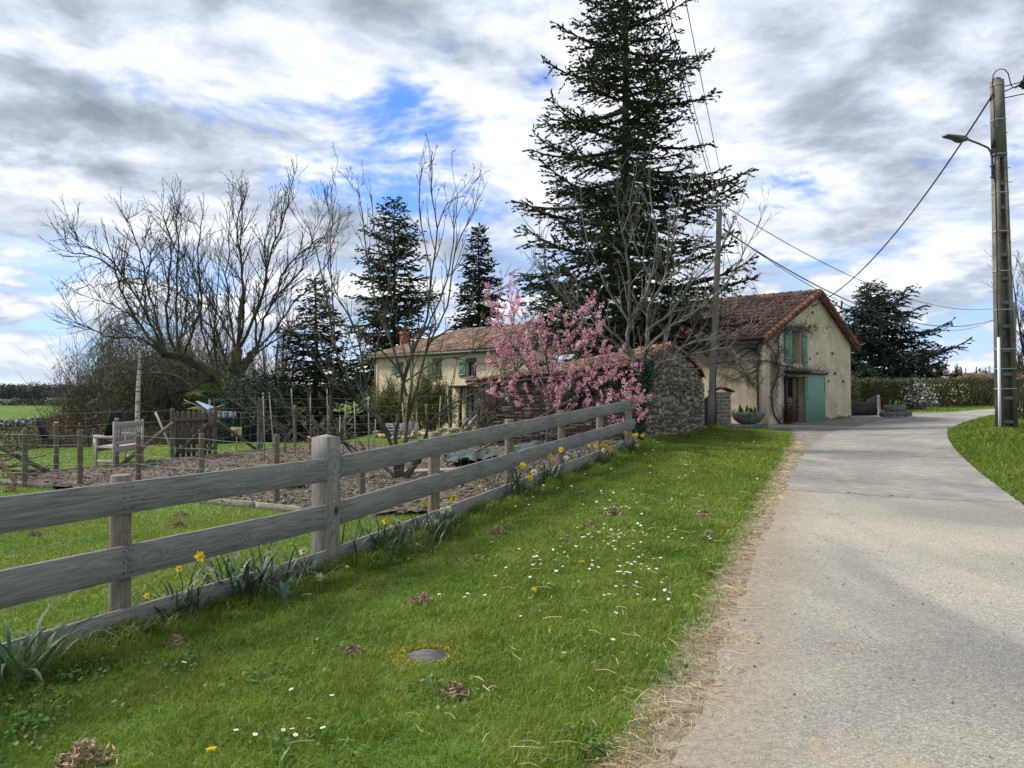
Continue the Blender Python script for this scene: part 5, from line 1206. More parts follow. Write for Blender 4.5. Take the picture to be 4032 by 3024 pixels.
def fruit():
    rr = random.Random(8); Y = 13.6; T = Tubes(); mn = Tubes(); b = W(1560, 1888, Y); base = Vector((b.x, Y, gz(b.x, Y)-.05)); t = tree_thing('plum_tree', base, 'many-stemmed bare fruit tree with tall water shoots inside the garden fence')
    stems = [([(1575,1890),(1560,1800),(1560,1700),(1575,1600),(1590,1480),(1640,1350),(1680,1250),(1700,1080),(1720,900),(1700,760),(1695,610)], .2, .060), ([(1580,1880),(1590,1780),(1605,1650),(1620,1500),(1625,1400),(1600,1320)], -.2, .062),
     ([(1560,1890),(1545,1760),(1480,1640),(1420,1590),(1370,1500),(1320,1380),(1290,1200),(1240,980),(1200,860),(1300,1000)][:9], -.9, .050), ([(1560,1880),(1500,1830),(1400,1790),(1330,1700),(1300,1560),(1310,1450)], .6, .05),
     ([(1590,1880),(1650,1780),(1700,1660),(1780,1590),(1900,1540),(2000,1480),(2080,1400)], -.8, .036), ([(1590,1870),(1660,1800),(1760,1740),(1850,1690),(1960,1600)], .5, .030),
     ([(1605,1650),(1650,1500),(1690,1350),(1760,1200),(1790,1000),(1850,860),(1890,760)], .4, .036), ([(1600,1560),(1560,1400),(1520,1300),(1470,1150),(1440,980),(1420,800),(1400,740)], .8, .034),
     ([(1540,1720),(1470,1600),(1430,1450),(1400,1300),(1320,1150),(1290,1020),(1340,860)], 1.0, .034), ([(1480,1640),(1380,1560),(1280,1480),(1180,1330),(1100,1260)], -1.2, .030),
     ([(1500,1830),(1380,1760),(1250,1680),(1130,1600),(1000,1540),(930,1510)], -1.0, .030), ([(1490,1830),(1350,1790),(1200,1720),(1080,1660),(950,1600),(905,1570)], .6, .026),
     ([(1640,1350),(1700,1250),(1760,1100),(1790,900),(1800,760)], -.5, .026), ([(1690,1350),(1800,1270),(1900,1180),(1990,1130),(2050,1090)], .8, .024), ([(1590,1480),(1500,1380),(1420,1320),(1340,1290),(1260,1200)], -.6, .026),
     ([(1320,1380),(1310,1200),(1300,1000),(1305,850),(1300,720)], -.2, .020), ([(1700,1660),(1800,1600),(1900,1560),(2010,1560)], -.3, .02), ([(1720,900),(1760,800),(1830,770),(1900,700)][:3], .3, .016), ([(1600,1500),(1720,1420),(1830,1400),(1950,1330),(2040,1300)], -.9, .022),
     ([(1700,1080),(1660,900),(1650,780),(1660,660)], .2, .016), ([(1450,1500),(1500,1300),(1530,1100),(1480,950),(1460,760)], .5, .02)]
    S = dict(n=[2.9, 3.2, 3], t0=[.2, .12, .2], ang=[.5, .55, .9], len=[1.05, .42, .12], r=[.0135, .0072, .005], rmin=.0032, pts=[6, 4, 3], wan=[.09, .1, .15], trop=[.13, .1, .05], k=[5, 4, 3], up=.25, perm=True, taper=.35, tiplvl=1); tips = []
    for L, dy, r in stems:
        tgt = mn if r > .032 else T; P, R_ = px_limb(tgt, L, Y, dy, r*.78, .006, 7, 4, .006, rr); grow(T, P, R_, 0, S, rr, tips); tips.append((P[len(P)//2:], None))
    # cut leaning stub
    limb(mn, [W(1590, 1890, Y), W(1640, 1820, Y-.1), W(1700, 1745, Y-.2)], .062, .050, 8)
    mn.build('trunk', M_bark_y, t, True, base); T.build('branches', M_bark_y, t, True, base); buds(tips, 5, .026, rr, 'buds', t, base, M_bud, .008)
fruit()
# ---------------------------------------------------------------- grey tree in front of the shed
def greytree():
    rr = random.Random(12); Y = 19.2; T = Tubes(); mn = Tubes(); b = W(2505, 1690, 17.6); base = Vector((b.x-.1, 17.9, gz(b.x, 17.9)-.05)); Yb = 17.9
    t = tree_thing('walnut_tree', base, 'bare grey fruit tree rising from ivy at the corner of the stone shed')
    limb(mn, [base, W(2512, 1600, Yb), W(2520, 1480, Yb)], .12, .115, 10)
    S = dict(n=[3.0, 3.6, 3], t0=[.12, .12, .2], ang=[.6, .65, .8], len=[1.25, .55, .22], r=[.017, .010, .0065], rmin=.0045, pts=[6, 4, 3], wan=[.11, .12, .15], trop=[.12, .09, .06], k=[5, 4, 3], up=.2, perm=True, taper=.4)
    L_ = [([(2520,1480),(2500,1420),(2470,1360),(2480,1270),(2530,1180),(2560,1100),(2590,950),(2560,760),(2555,660)], 0, .085), ([(2520,1480),(2545,1380),(2550,1300),(2560,1200),(2610,1120),(2640,1000),(2670,850)], .3, .085), ([(2480,1290),(2480,1180),(2470,1000),(2440,850),(2430,740)], -.4, .06),
     ([(2500,1420),(2420,1350),(2330,1290),(2250,1200),(2180,1120),(2120,1050)], .6, .045), ([(2470,1360),(2380,1280),(2300,1220),(2200,1150),(2150,1060),(2130,960),(2070,870)], -.6, .042), ([(2545,1380),(2620,1300),(2700,1250),(2800,1180),(2880,1080),(2950,960),(3000,860)], .5, .048),
     ([(2550,1300),(2640,1230),(2720,1120),(2800,1040),(2850,960),(2900,840)], -.5, .045), ([(2530,1480),(2610,1430),(2720,1350),(2860,1330),(2960,1300)], .2, .04), ([(2515,1530),(2560,1490),(2600,1430),(2720,1400),(2850,1370),(2900,1390)], -.6, .045), ([(2560,1200),(2620,1080),(2640,900),(2700,760),(2740,680)], .3, .035),
     ([(2480,1270),(2400,1150),(2340,1020),(2300,900),(2290,800)], .6, .04), ([(2470,1360),(2360,1370),(2260,1350),(2180,1340),(2080,1300)], -.2, .03), ([(2560,1100),(2500,950),(2480,800),(2500,700)], -.3, .025), ([(2640,1230),(2760,1200),(2850,1230),(2980,1200)], -.3, .02), ([(2600,1430),(2700,1460),(2800,1440),(2900,1450)], -.2, .02), ([(2380,1280),(2280,1270),(2200,1230),(2110,1220)], .5, .02), ([(2610,1120),(2730,1000),(2780,880),(2790,740)], -.2, .025)]
    for L, dy, r in L_:
        P, R_ = px_limb(mn if r > .045 else T, L, Yb, dy*1.6, r*.78, .008, 7, 4, .012, rr); grow(T, P, R_, 0, S, rr)
    mn.build('trunk', M_bark_g, t, True, base); T.build('branches', M_bark_g, t, True, base)
    return base
GT = greytree()
# ---------------------------------------------------------------- pink blossoming peach tree
M_pink = mat('pink_blossom', (.66,.26,.36), (.80,.42,.52), 6, 3, .7, island=.6, trans=.3, c3=(.88,.66,.70))
def peach():
    rr = random.Random(3); Y = 16.8; T = Tubes(); mn = Tubes(); b = W(2160, 1745, Y); base = Vector((b.x, Y, gz(b.x, Y)-.04)); t = tree_thing('peach_tree', base, 'small pink blossoming peach tree between the plank fence and the stone shed')
    L_ = [([(2155,1760),(2155,1640),(2158,1560),(2170,1500),(2200,1400),(2240,1330),(2290,1270),(2320,1215)], 0, .045), ([(2165,1740),(2190,1640),(2215,1560),(2260,1500),(2300,1420),(2300,1330)], .4, .04), ([(2158,1580),(2110,1510),(2070,1430),(2010,1340),(1960,1260),(1930,1200)], -.3, .038), ([(2160,1560),(2120,1470),(2090,1380),(2080,1290),(2050,1210)], .5, .036),
     ([(2215,1560),(2290,1540),(2380,1540),(2440,1560),(2490,1590)], -.4, .028), ([(2155,1620),(2080,1590),(2010,1560),(1950,1560)], -.2, .026), ([(2170,1500),(2150,1400),(2160,1320),(2180,1240)], -.5, .03), ([(2240,1540),(2330,1500),(2420,1490),(2500,1480)], .3, .026), ([(2100,1500),(2030,1460),(1970,1440),(1930,1450)], .4, .024),
     ([(2190,1640),(2270,1600),(2330,1610),(2400,1640)], -.4, .02), ([(2200,1400),(2270,1380),(2340,1330),(2370,1280)], .2, .025), ([(2010,1340),(2020,1240),(2000,1160)], 0, .02), ([(2090,1380),(2000,1400),(1940,1350)], .2, .02), ([(2260,1500),(2350,1440),(2400,1420)], 0, .02), ([(2440,1560),(2490,1580),(2530,1620)], .2, .012)]
    S = dict(n=[6.5, 6], t0=[.15, .1], ang=[.6, .7], len=[.70, .28], r=[.009, .005], rmin=.003, pts=[5, 3], wan=[.12, .12], trop=[.16, .1], k=[4, 3], up=.25, perm=True, taper=.4, tiplvl=0); tips = []
    for L, dy, r in L_:
        P, R_ = px_limb(mn if r > .03 else T, L, Y, dy*1.7, r*.75, .005, 7, 4, .006, rr); grow(T, P, R_, 0, S, rr, tips); tips.append((P[len(P)//2:], None))
    for i in range(16): limb(T, [base+Vector((rr.gauss(0, .15), rr.gauss(0, .1), .1)), base+Vector((rr.gauss(0, .4), rr.gauss(0, .3), rr.uniform(.4, .9)))], .007, .004, 4)
    mn.build('trunk', M_bark_g, t, True, base); T.build('branches', M_bark, t, True, base)
    # blossom clusters of small five-petal fans
    C = []
    for Q, d in tips:
        n = len(Q); zfac = 1
        for _ in range(rr.randint(2, 9)):
            tt = rr.random()*(n-1); i = min(int(tt), n-2); f = tt-i; c = [Q[i][q]+(Q[i+1][q]-Q[i][q])*f for q in range(3)]
            for _ in range(rr.randint(2, 7)): C.append([c[q]+rr.gauss(0, .022) for q in range(3)])
    C = np.array(C); m = len(C); Vs = []; Fs = []; o = 0; s = RNG.uniform(.012, .024, m)
    N = unit(rnd(m)); A = unit(np.cross(N, rnd(m))); B = np.cross(N, A)
    for kk in range(5):
        a = kk*2*math.pi/5; D = A*math.cos(a)+B*math.sin(a)+N*.35; V, Fq = leaf_quads(C+D*s[:, None]*.5, D, N, s, s*.8); Vs.append(V); Fs.append(Fq+o); o += len(V)
    link('blossom', mesh_np('blossom', np.concatenate(Vs)-np.array(base), [(np.concatenate(Fs), 0)]), M_pink, t)
peach()
# ---------------------------------------------------------------- conifers
M_needle = mat('spruce_needles', (.018,.033,.015), (.040,.060,.026), .7, 4, .8, island=.9, c3=(.070,.090,.038), spec=.15)
M_needle2 = mat('dark_fir_needles', (.010,.020,.013), (.020,.036,.022), .7, 4, .8, island=.9, spec=.15, c3=(.035,.055,.03))
M_cedar = mat('blue_cedar_needles', (.018,.034,.028), (.034,.055,.046), .6, 4, .8, island=.9, spec=.15, c3=(.06,.085,.07))
def conifer(name, base, H, Rm, label, seed, nb, z0=.08, sprig=.16, sw=.055, dens=7.0, lift=.12, droop=.25, shape=.75, mt=None, spread=None, jag=.25, hang=.0, trunk_r=.2, topk=1.0, gap=0.0, side=None, group=None):
    """spruce-like tree: whorled limbs, side twigs and short needle sprigs"""
    rr = random.Random(seed); rg = np.random.default_rng(seed); base = Vector(base); t = tree_thing(name, base, label, 'tree', group); mt = mt or M_needle
    tr = Tubes(); tr.add([(math.sin(i)*.03, math.cos(i*1.7)*.03, H*i/12) for i in range(13)], [trunk_r*(1-i/12.6)+.015 for i in range(13)], 9); tr.build('trunk', M_bark, t)
    br = Tubes(); C = []; D = []; Sz = []; HC_ = []; HD = []; HS = []
    for b in range(nb):
        f = ((b+rr.random())/nb)**1.12; f = z0+(1-z0)*f; z = H*f; az = b*2.39996+rr.gauss(0, .25)
        prof = (1-f)**shape*(1-.25*max(0, (.25-f)/.25)); L = Rm*prof*rr.uniform(1-jag*1.4, 1+jag)*topk+.25
        if side: L *= side(az, f)
        if gap and rr.random() < gap: continue
        el = lift+(f-.4)*.45+rr.gauss(0, .17); n = 7; P = []; x = 0
        ca, sa = math.cos(az), math.sin(az); wob = rr.gauss(0, .12)
        for i in range(n):
            q = i/(n-1); rad_ = L*q; zz = z+L*(math.sin(el)*q-droop*q*(1-q)*.9-droop*.30*q**2+droop*.22*q**5); a2 = wob*q; P.append((rad_*math.cos(az+a2), rad_*math.sin(az+a2), zz))
        r0 = max(.012, .022*L+.01); br.add(P, [r0*(1-.8*i/(n-1)) for i in range(n)], 4)
        m = max(4, int(L*dens))
        for j in range(m):
            q = .10+.90*(j+rr.random())/m; k = q*(n-1); i = min(int(k), n-2); g = k-i; p = tuple(P[i][c]+(P[i+1][c]-P[i][c])*g for c in range(3)); tg = vnorm(tuple(P[i+1][c]-P[i][c] for c in range(3)))
            sd = 1 if j % 2 else -1; nx_ = (-tg[1]*sd, tg[0]*sd, 0); ang = rr.uniform(.6, 1.1); d = vnorm((tg[0]*math.cos(ang)+nx_[0]*math.sin(ang), tg[1]*math.cos(ang)+nx_[1]*math.sin(ang), tg[2]*.5+rr.gauss(-.14, .28)))
            l2 = (.26+.42*L*(1-q)*min(1, .35+q*1.6)+.15*rr.random())*rr.uniform(.6, 1.25); l2 = min(l2, 1.9); ns = max(2, int(l2/(sprig*.42)))
            if rr.random() < .6: br.add([p, tuple(p[c]+d[c]*l2*.5-(.02*l2 if c == 2 else 0) for c in range(3)), tuple(p[c]+d[c]*l2 for c in range(3))], [.008, .006, .004], 3)
            for s in range(ns):
                e = (s+.3+rr.random()*.6)/ns; c0 = (p[0]+d[0]*l2*e, p[1]+d[1]*l2*e, p[2]+d[2]*l2*e-.12*l2*e*e); s2 = rr.choice((-1, 1)); an = rr.uniform(.25, 1.0); dd = (d[0]*math.cos(an)-d[1]*s2*math.sin(an), d[1]*math.cos(an)+d[0]*s2*math.sin(an), d[2]+rr.uniform(-.15, .45)); C.append(c0); D.append(dd); Sz.append(sprig*rr.uniform(.6, 1.35))
                if hang and rr.random() < hang and q < .85: HC_.append(c0); HD.append((rr.gauss(0, .15), rr.gauss(0, .15), -1)); HS.append(rr.uniform(.15, .5))
    C = np.array(C); D = np.array(D); Sz = np.array(Sz); m = len(C)
    V1, F1 = leaf_quads(C+unit(D)*Sz[:, None]*.3, D, rg.normal(size=(m, 3)), Sz, np.full(m, sw)*rg.uniform(.7, 1.3, m)); V2, F2 = leaf_quads(C+unit(D)*Sz[:, None]*.3, D, rg.normal(size=(m, 3)), Sz, np.full(m, sw)*rg.uniform(.7, 1.3, m))
    link('foliage', mesh_np('foliage', np.r_[V1, V2], [(np.r_[F1, F2+len(V1)], 0)]), mt, t); br.build('branches', M_bark, t)
    if HC_:
        HC_ = np.array(HC_); HD = np.array(HD); HS = np.array(HS); k = len(HC_); V, Fq = leaf_quads(HC_+HD*HS[:, None]*.5, HD, rg.normal(size=(k, 3)), HS, np.full(k, .016)); link('hanging_twigs', mesh_np('hanging_twigs', V, [(Fq, 0)]), M_bark, t)['kind'] = 'stuff'
    return t
def gp(u, Y, dz=-.1):
    p = W(u, 1600, Y); return Vector((p.x, Y, gz(p.x, Y)+dz))
conifer('spruce_tree', gp(2465, 31.5), 23.5, 5.6, 'huge ragged dark spruce towering behind the stone shed and out of the picture', 4, 225, .10, .24, .078, 8.0, .10, .30, .72, spread=None, jag=.30, hang=.10, trunk_r=.27, gap=.07, side=lambda a, f: (.62+.38*min(1, max(0, (f-.10)/.14))) if math.cos(a) > .1 else 1.0)
conifer('spruce_tree', gp(1243, 38), 8.9, 3.2, 'dark spruce with a bare lower trunk beside the bare cherry tree', 14, 120, .16, .24, .085, 7.0, .0, .25, .8, jag=.3, hang=.15, trunk_r=.19, mt=M_needle2)
conifer('spruce_tree', gp(1552, 66), 19.3, 5.4, 'tall open spruce with a rounded top behind the farmhouse end', 24, 200, .12, .34, .14, 5.6, .12, .2, .62, jag=.34, trunk_r=.2, mt=M_needle, gap=.06)
conifer('spruce_tree', gp(1885, 60), 15.2, 3.6, 'narrow pointed dark spruce behind the farmhouse roof', 34, 270, .05, .32, .13, 6, -.12, .3, .8, jag=.2, trunk_r=.22, mt=M_needle2)
conifer('cedar_tree', gp(3432, 62), 9.7, 7.2, 'broad blue green cedar with layered drooping tips behind the barn', 44, 175, .03, .30, .12, 6.0, .10, .15, .62, jag=.40, trunk_r=.30, mt=M_cedar, side=lambda a, f: 1.0 if math.cos(a) > -.2 else .78)
# ---------------------------------------------------------------- bushes, hedges, thickets
M_holly = mat('glossy_dark_leaf', (.014,.034,.024), (.028,.058,.042), 1.5, 3, .6, island=.9, spec=.25, c3=(.04,.07,.048))
M_hedge = mat('hedge_leaf', (.050,.066,.022), (.085,.105,.034), .35, 4, .7, island=.9, spec=.2, c3=(.065,.055,.032))
M_hedge_b = mat('bare_hedge_twig', (.050,.042,.030), (.085,.070,.050), .5, 4, .9, island=.8, spec=.1)
M_olive = mat('olive_spring_leaf', (.125,.122,.066), (.17,.165,.09), .3, 3, .8, island=.8, spec=.15)
M_twig = mat('brown_twig', (.085,.070,.056), (.14,.12,.098), .6, 3, .9, island=.7, spec=.1)
M_twigp = mat('pale_twig', (.11,.10,.09), (.19,.175,.155), .6, 3, .9, island=.6, spec=.1)
M_ygreen = mat('fresh_yellow_green_leaf', (.12,.155,.025), (.19,.225,.045), .8, 3, .7, island=.8, spec=.2, trans=.2)
M_white = mat('white_blossom', (.62,.58,.54), (.78,.76,.72), 3, 2, .8, island=.4)
def leafcloud(C, size, asp, mt, name, parent, off, up=.0, outward=None):
    m = len(C); D = rnd(m)+np.array([0, 0, up]); N = rnd(m) if outward is None else rnd(m)*.6+outward
    V, Fq = leaf_quads(C, D, N, size*RNG.uniform(.6, 1.4, m), size*asp*RNG.uniform(.6, 1.4, m)); return link(name, mesh_np(name, V-np.array(off), [(Fq, 0)]), mt, parent)
def blob_points(n, r, flat=.5, noise_=.22, seed=0, shell=.55):
    rg = np.random.default_rng(seed); d = unit(rg.normal(size=(n, 3))); d[:, 2] = np.abs(d[:, 2])*1.0 if flat else d[:, 2]
    k = 1+noise_*vnoise(d[:, 0]*1.2+seed, d[:, 1]*1.2+d[:, 2]*1.7, 1.1, seed, 4); q = (shell+(1-shell)*rg.uniform(0, 1, n)**.5)*k
    return d*q[:, None]*np.array(r), d
def bush(name, c, r, n, size, label, mt, seed=1, cat='bush', twigs=60, tw=M_bark, asp=.6, group=None, shell=.5, noise_=.25, stem=.1):
    c = Vector(c); t = empty(name, c, label, cat, group); P, d = blob_points(n, (r[0], r[1], r[2]), .5, noise_, seed, shell); leafcloud(P+np.array([0, 0, stem]), size, asp, mt, 'foliage', t, (0, 0, 0), .1, d*.7)
    if twigs:
        rr = random.Random(seed); T = Tubes()
        for i in range(twigs):
            a = rr.uniform(0, 6.28); e = rr.uniform(.15, 1.45); D = (math.cos(a)*math.cos(e)*r[0], math.sin(a)*math.cos(e)*r[1], math.sin(e)*r[2]); k = rr.uniform(.75, 1.08); T.add([(0, 0, -.05), (D[0]*.5*k+rr.gauss(0, .05), D[1]*.5*k, D[2]*.42*k), (D[0]*k, D[1]*k, D[2]*k)], [.02, .013, .006], 4)
        T.build('stems', tw, t)
    return t
def twigbush(name, c, r, nst, label, seed, mt_t, mt_l=None, leaf=.03, nleaf=4000, cat='bush', rad=.012, group=None, up=.6, kids=5, kl=.35):
    """bare fountain of stems with forks; optional first leaves"""
    c = Vector(c); t = empty(name, c, label, cat, group); rr = random.Random(seed); T = Tubes(); tips = []
    for i in range(nst):
        a = rr.uniform(0, 6.28); e = rr.uniform(.1, 1.5) if up else rr.uniform(0, 1.2); k = rr.uniform(.6, 1.06); D = Vector((math.cos(a)*math.cos(e)*r[0], math.sin(a)*math.cos(e)*r[1], math.sin(e)*r[2]))*k; o = Vector((rr.gauss(0, r[0]*.22), rr.gauss(0, r[1]*.22), 0))
        P = [o, o+D*.33+Vector((rr.gauss(0, .06*r[0]), rr.gauss(0, .06*r[0]), r[2]*.06)), o*.7+D*.68+Vector((rr.gauss(0, .06*r[0]), 0, r[2]*.05)), D+o*.5]; P = spline(P, per=2); R_ = [rad*(1-.7*q/(len(P)-1)) for q in range(len(P))]; T.add(P, R_, 4); tips.append((P[3:], None))
        for q in range(kids):
            j = rr.randint(2, len(P)-2); d = vnorm(tuple(D[x]/D.length+rr.gauss(0, .45)+(up*.35 if x == 2 else 0) for x in range(3))); Q, _ = twig_poly(P[j], d, kl*r[2]*rr.uniform(.5, 1.2), 4, .12, .06*up, rr); T.add(Q, [rad*.45, rad*.38, rad*.3, rad*.25], 3); tips.append((Q, None))
    T.build('stems', mt_t, t)
    if mt_l is not None:
        C = []
        for _ in range(nleaf):
            Q = rr.choice(tips)[0]; i = rr.randrange(len(Q)-1); f = rr.random(); C.append([Q[i][x]+(Q[i+1][x]-Q[i][x])*f+rr.gauss(0, leaf*.8) for x in range(3)])
        leafcloud(np.array(C), leaf, .6, mt_l, 'leaves', t, (0, 0, 0))
    return t
g = gp(990, 30, -.05); bush('holly_bush', (g.x, 30, g.z), (1.55, 1.4, 2.75), 26000, .085, 'rounded glossy dark evergreen bush under the bare cherry tree', M_holly, 2, shell=.6)
# willow thicket and birch
for (u, Y, rx, rz, n, sd_, lab) in ((450, 50, 5.0, 10.5, 420, 1, 'olive green leafing willow bush at the left end of the thicket'), (640, 47, 4.8, 10.0, 420, 2, 'olive brown willow bush behind the birch trunk'), (800, 50, 4.6, 9.4, 360, 3, 'brown twiggy willow bush behind the garden gate'), (1010, 54, 5.5, 9.4, 320, 5, 'brown bare bush behind the dark evergreen bush')):
    g = gp(u, Y, -.3); twigbush('willow_bush', g, (rx, 3.0, rz), n, lab, sd_, M_twig, M_olive, .10, 3000, group='twiggy bushes behind the garden', rad=.022, kids=9, kl=.25); tb = bpy.context.scene.objects[-1] if False else [o for o in bpy.data.objects if o.name.startswith('willow_bush') and o.get('label') == lab][0]; P_, d_ = blob_points(19000, (rx*.98, 2.8, rz*.93), .5, .26, sd_+50, .35); leafcloud(P_, .42, .10, M_olive if sd_ < 3 else M_twig, 'fine_twigs', tb, (0, 0, 0), 1.1)
def birch():
    rr = random.Random(21); Y = 41; T = Tubes(); base = gp(540, Y); t = tree_thing('birch_tree', base, 'slender white-barked birch with weeping twigs in front of the willow bushes')
    L = spline([base, W(543, 1580, Y), W(546, 1480, Y), W(550, 1390, Y), W(538, 1270, Y), W(560, 1150, Y), W(585, 1060, Y)], per=4); mn = Tubes(); mn.add(L, [.14*(1-.85*i/(len(L)-1)) for i in range(len(L))], 8); mn.build('trunk', M_birch, t, True, base)
    for i in range(46):
        j = rr.randint(9, len(L)-2); p = L[j]; a = rr.uniform(0, 6.28); ln = rr.uniform(1.2, 3.6); d = (math.cos(a)-.25, math.sin(a)*.6, rr.uniform(.2, .9)); Q, dd = twig_poly(p, vnorm(d), ln, 7, .10, -.16, rr); T.add(Q, [.028*(1-.75*q/6) for q in range(7)], 4)
        for k in range(11):
            m = rr.randint(2, 6); q2, _ = twig_poly(Q[m], vnorm((dd[0]+rr.gauss(0, .5), dd[1]+rr.gauss(0, .5), rr.uniform(-.6, .2))), rr.uniform(.5, 1.5), 5, .1, -.35, rr); T.add(q2, [.010, .009, .008, .007, .006], 3)
    for (u1, v1, u2, v2) in ((545,1500,380,1330),(548,1450,330,1330),(548,1420,290,1430)):
        pass
    # weeping outer boughs on the left
    for i in range(16):
        a = W(rr.uniform(520, 550), rr.uniform(1200, 1430), Y); e = W(rr.uniform(300, 420), rr.uniform(1370, 1440), Y+rr.uniform(-2, 2)); m = (a+e)/2+Vector((0, 0, rr.uniform(.6, 1.1))); P = spline([a, m, e], per=4); T.add(P, [.025*(1-.7*q/8) for q in range(9)], 4)
        for k in range(12):
            q = rr.randint(3, 8); q2, _ = twig_poly(P[q], vnorm((rr.gauss(-.2, .4), rr.gauss(0, .4), -.1)), rr.uniform(.5, 1.3), 5, .08, -.4, rr); T.add(q2, [.010, .009, .008, .007, .006], 3)
    T.build('branches', M_twigp, t, True, base)
def birch_mat():
    m = bpy.data.materials.new('birch_bark'); m.use_nodes = True; nt = m.node_tree; b = nt.nodes['Principled BSDF']; v = nn(nt, 'ShaderNodeTexCoord').outputs['Object']
    mp = nn(nt, 'ShaderNodeMapping'); mp.inputs['Scale'].default_value = (2, 2, 9); nt.links.new(v, mp.inputs[0]); n = noise(nt, mp.outputs[0], 1.2, 4, .7)
    nt.links.new(ramp(nt, n, [(.42, (.05, .045, .04)), (.48, (.66, .64, .60))]), b.inputs['Base Color']); b.inputs['Roughness'].default_value = .8; return m
M_birch = birch_mat(); birch()
# greenery against the farmhouse and right of it
for (u, Y, rx, rz, lab, sd_) in ((1535, 43.5, 1.3, 2.9, 'yellow green leafing shrub against the left end of the farmhouse', 6), (1690, 41.5, 1.6, 3.4, 'tall yellow green shrub covering the farmhouse facade', 7)):
    g = gp(u, Y, -.05); twigbush('leafing_shrub', g, (rx, 1.0, rz), 120, lab, sd_, M_twig, M_ygreen, .09, 11000, rad=.014, kids=7)
for (u, Y, rx, rz, lab, sd_) in ((1330, 44, 1.6, 1.5, 'low yellowish shrub right of the spruce trunk', 8), (1170, 46, 1.6, 1.7, 'brownish low shrub left of the spruce trunk', 9), (1440, 42, 1.3, 1.5, 'dark green low shrub at the foot of the farmhouse', 10)):
    g = gp(u, Y, -.05); bush('garden_shrub', g, (rx, 1, rz), 3500, .10, lab, [M_ygreen, M_hedge, M_holly][sd_-8], sd_, group='low shrubs beyond the garden')
g = gp(2330, 25.5, 0); bush('evergreen_shrub', (g.x, 25.5, g.z), (2.0, 1.4, 2.9), 9000, .10, 'dark evergreen shrub rising behind the stone shed roof', M_needle2, 31, asp=.3)
g = gp(2000, 28, 0); bush('evergreen_shrub', (g.x, 28, g.z), (.8, .8, 3.2), 4500, .10, 'olive green evergreen shrub between the farmhouse and the stone shed', M_hedge, 32, asp=.3)
# ivy on the tree foot and shed corner
def ivy(name, label, pts3, n, r, size=.06, seed=1):
    rg = np.random.default_rng(seed); P = np.array([tuple(p) for p in pts3]); k = rg.uniform(0, len(P)-1.001, n); i = k.astype(int); f = (k-i)[:, None]; C = P[i]*(1-f)+P[i+1]*f+unit(rg.normal(size=(n, 3)))*r*rg.uniform(.5, 1, n)[:, None]
    o = leafcloud(C, size, .9, M_holly, name, None, tuple(P[0])); o.location = tuple(P[0]); return tag(o, label, 'climbing plant')
ivy('ivy', 'dark ivy clothing the foot of the bare grey tree at the shed corner', [Vector((GT.x, GT.y, GT.z)), W(2512, 1600, 17.8), W(2520, 1500, 17.8), W(2550, 1450, 17.9)], 2600, .30, .07, 4)
ivy('ivy', 'dark ivy hanging over the shed wall below its eave', [ssw.P(.1, 1.7, .1), ssw.P(.5, 1.9, .12), ssw.P(1.2, 1.75, .12), ssw.P(1.8, 1.3, .1), ssw.P(2.2, .9, .1)], 2200, .22, .06, 5)
ivy('ivy', 'small green ivy tuft under the big corner stone of the shed', [ssw.P(SLEN-.3, .95, .1), ssw.P(SLEN-.05, .9, .12)], 500, .18, .05, 6)
# hedges
def hedge(label, A, B, h, w, n, size, mt, seed, twn=500, leafmix=.7, name='hedge', mt2=None):
    A = Vector(A); B = Vector(B); L = (B-A).length; d = (B-A)/L; s = Vector((-d.y, d.x, 0)); t = empty(name, (A+B)/2, label, 'hedge'); rg = np.random.default_rng(seed); rr = random.Random(seed)
    x = rg.uniform(0, L, n); q = rg.uniform(0, 1, n); side = rg.uniform(-1, 1, n); zz = rg.uniform(0, 1, n)**.85
    edge = rg.uniform(size=n) < .72; onside = rg.uniform(size=n) < .62; side = np.where(edge & onside, np.where(rg.uniform(size=n) < .75, -1, 1)*rg.uniform(.8, 1.05, n), side); zz = np.where(edge & ~onside, rg.uniform(.88, 1.04, n), zz)
    k = 1+.10*vnoise(x, zz*h, .35, seed, 4); px = A.x+d.x*x+s.x*side*w/2*k; py = A.y+d.y*x+s.y*side*w/2*k
    top = h*(1+.07*vnoise(x, side, .25, seed+3, 4)); C = np.stack([px, py, GH(px, py)+zz*top+.05], 1)+rg.normal(size=(n, 3))*.05; off = tuple((A+B)/2)
    m = int(n*leafmix); leafcloud(C[:m], size, .6, mt, 'foliage', t, off, .2); leafcloud(C[m:], size*1.6, .12, mt2 or M_hedge_b, 'twigs', t, off, .8)
    T = Tubes()
    for i in range(twn):
        xx = rr.uniform(0, L); sd2 = rr.uniform(-.9, .9); p = A+d*xx+s*sd2*w/2; z = gz(p.x, p.y); hh = h*rr.uniform(.5, 1.06); T.add([(p.x-off[0], p.y-off[1], z-off[2]), (p.x+rr.gauss(0, .1)-off[0], p.y+rr.gauss(0, .1)-off[1], z+hh*.5-off[2]), (p.x+rr.gauss(0, .2)-off[0], p.y+rr.gauss(0, .2)-off[1], z+hh-off[2])], [.015, .011, .006], 3)
    T.build('stems', M_hedge_b, t); return t
hedge('clipped green brown hedge between the barn and the blossoming shrub', (W(3350,1600,47).x, 47, .5), (W(3620,1600,48).x, 48, .5), 1.85, 1.4, 13000, .11, M_hedge, 1, 260)
hedge('long brown clipped hedge running behind the far lane', (W(3600,1600,51.5).x, 51.5, .5), (W(3990,1600,60).x, 60, .7), 1.85, 1.5, 17000, .12, M_hedge, 2, 420, .55)
hedge('brambly hedge right of the concrete pole', (W(4010,1600,22.5).x, 22.5, .7), (W(4010,1600,22.5).x+7, 26, .9), 1.75, 1.3, 12000, .07, M_hedge, 3, 500, .35)
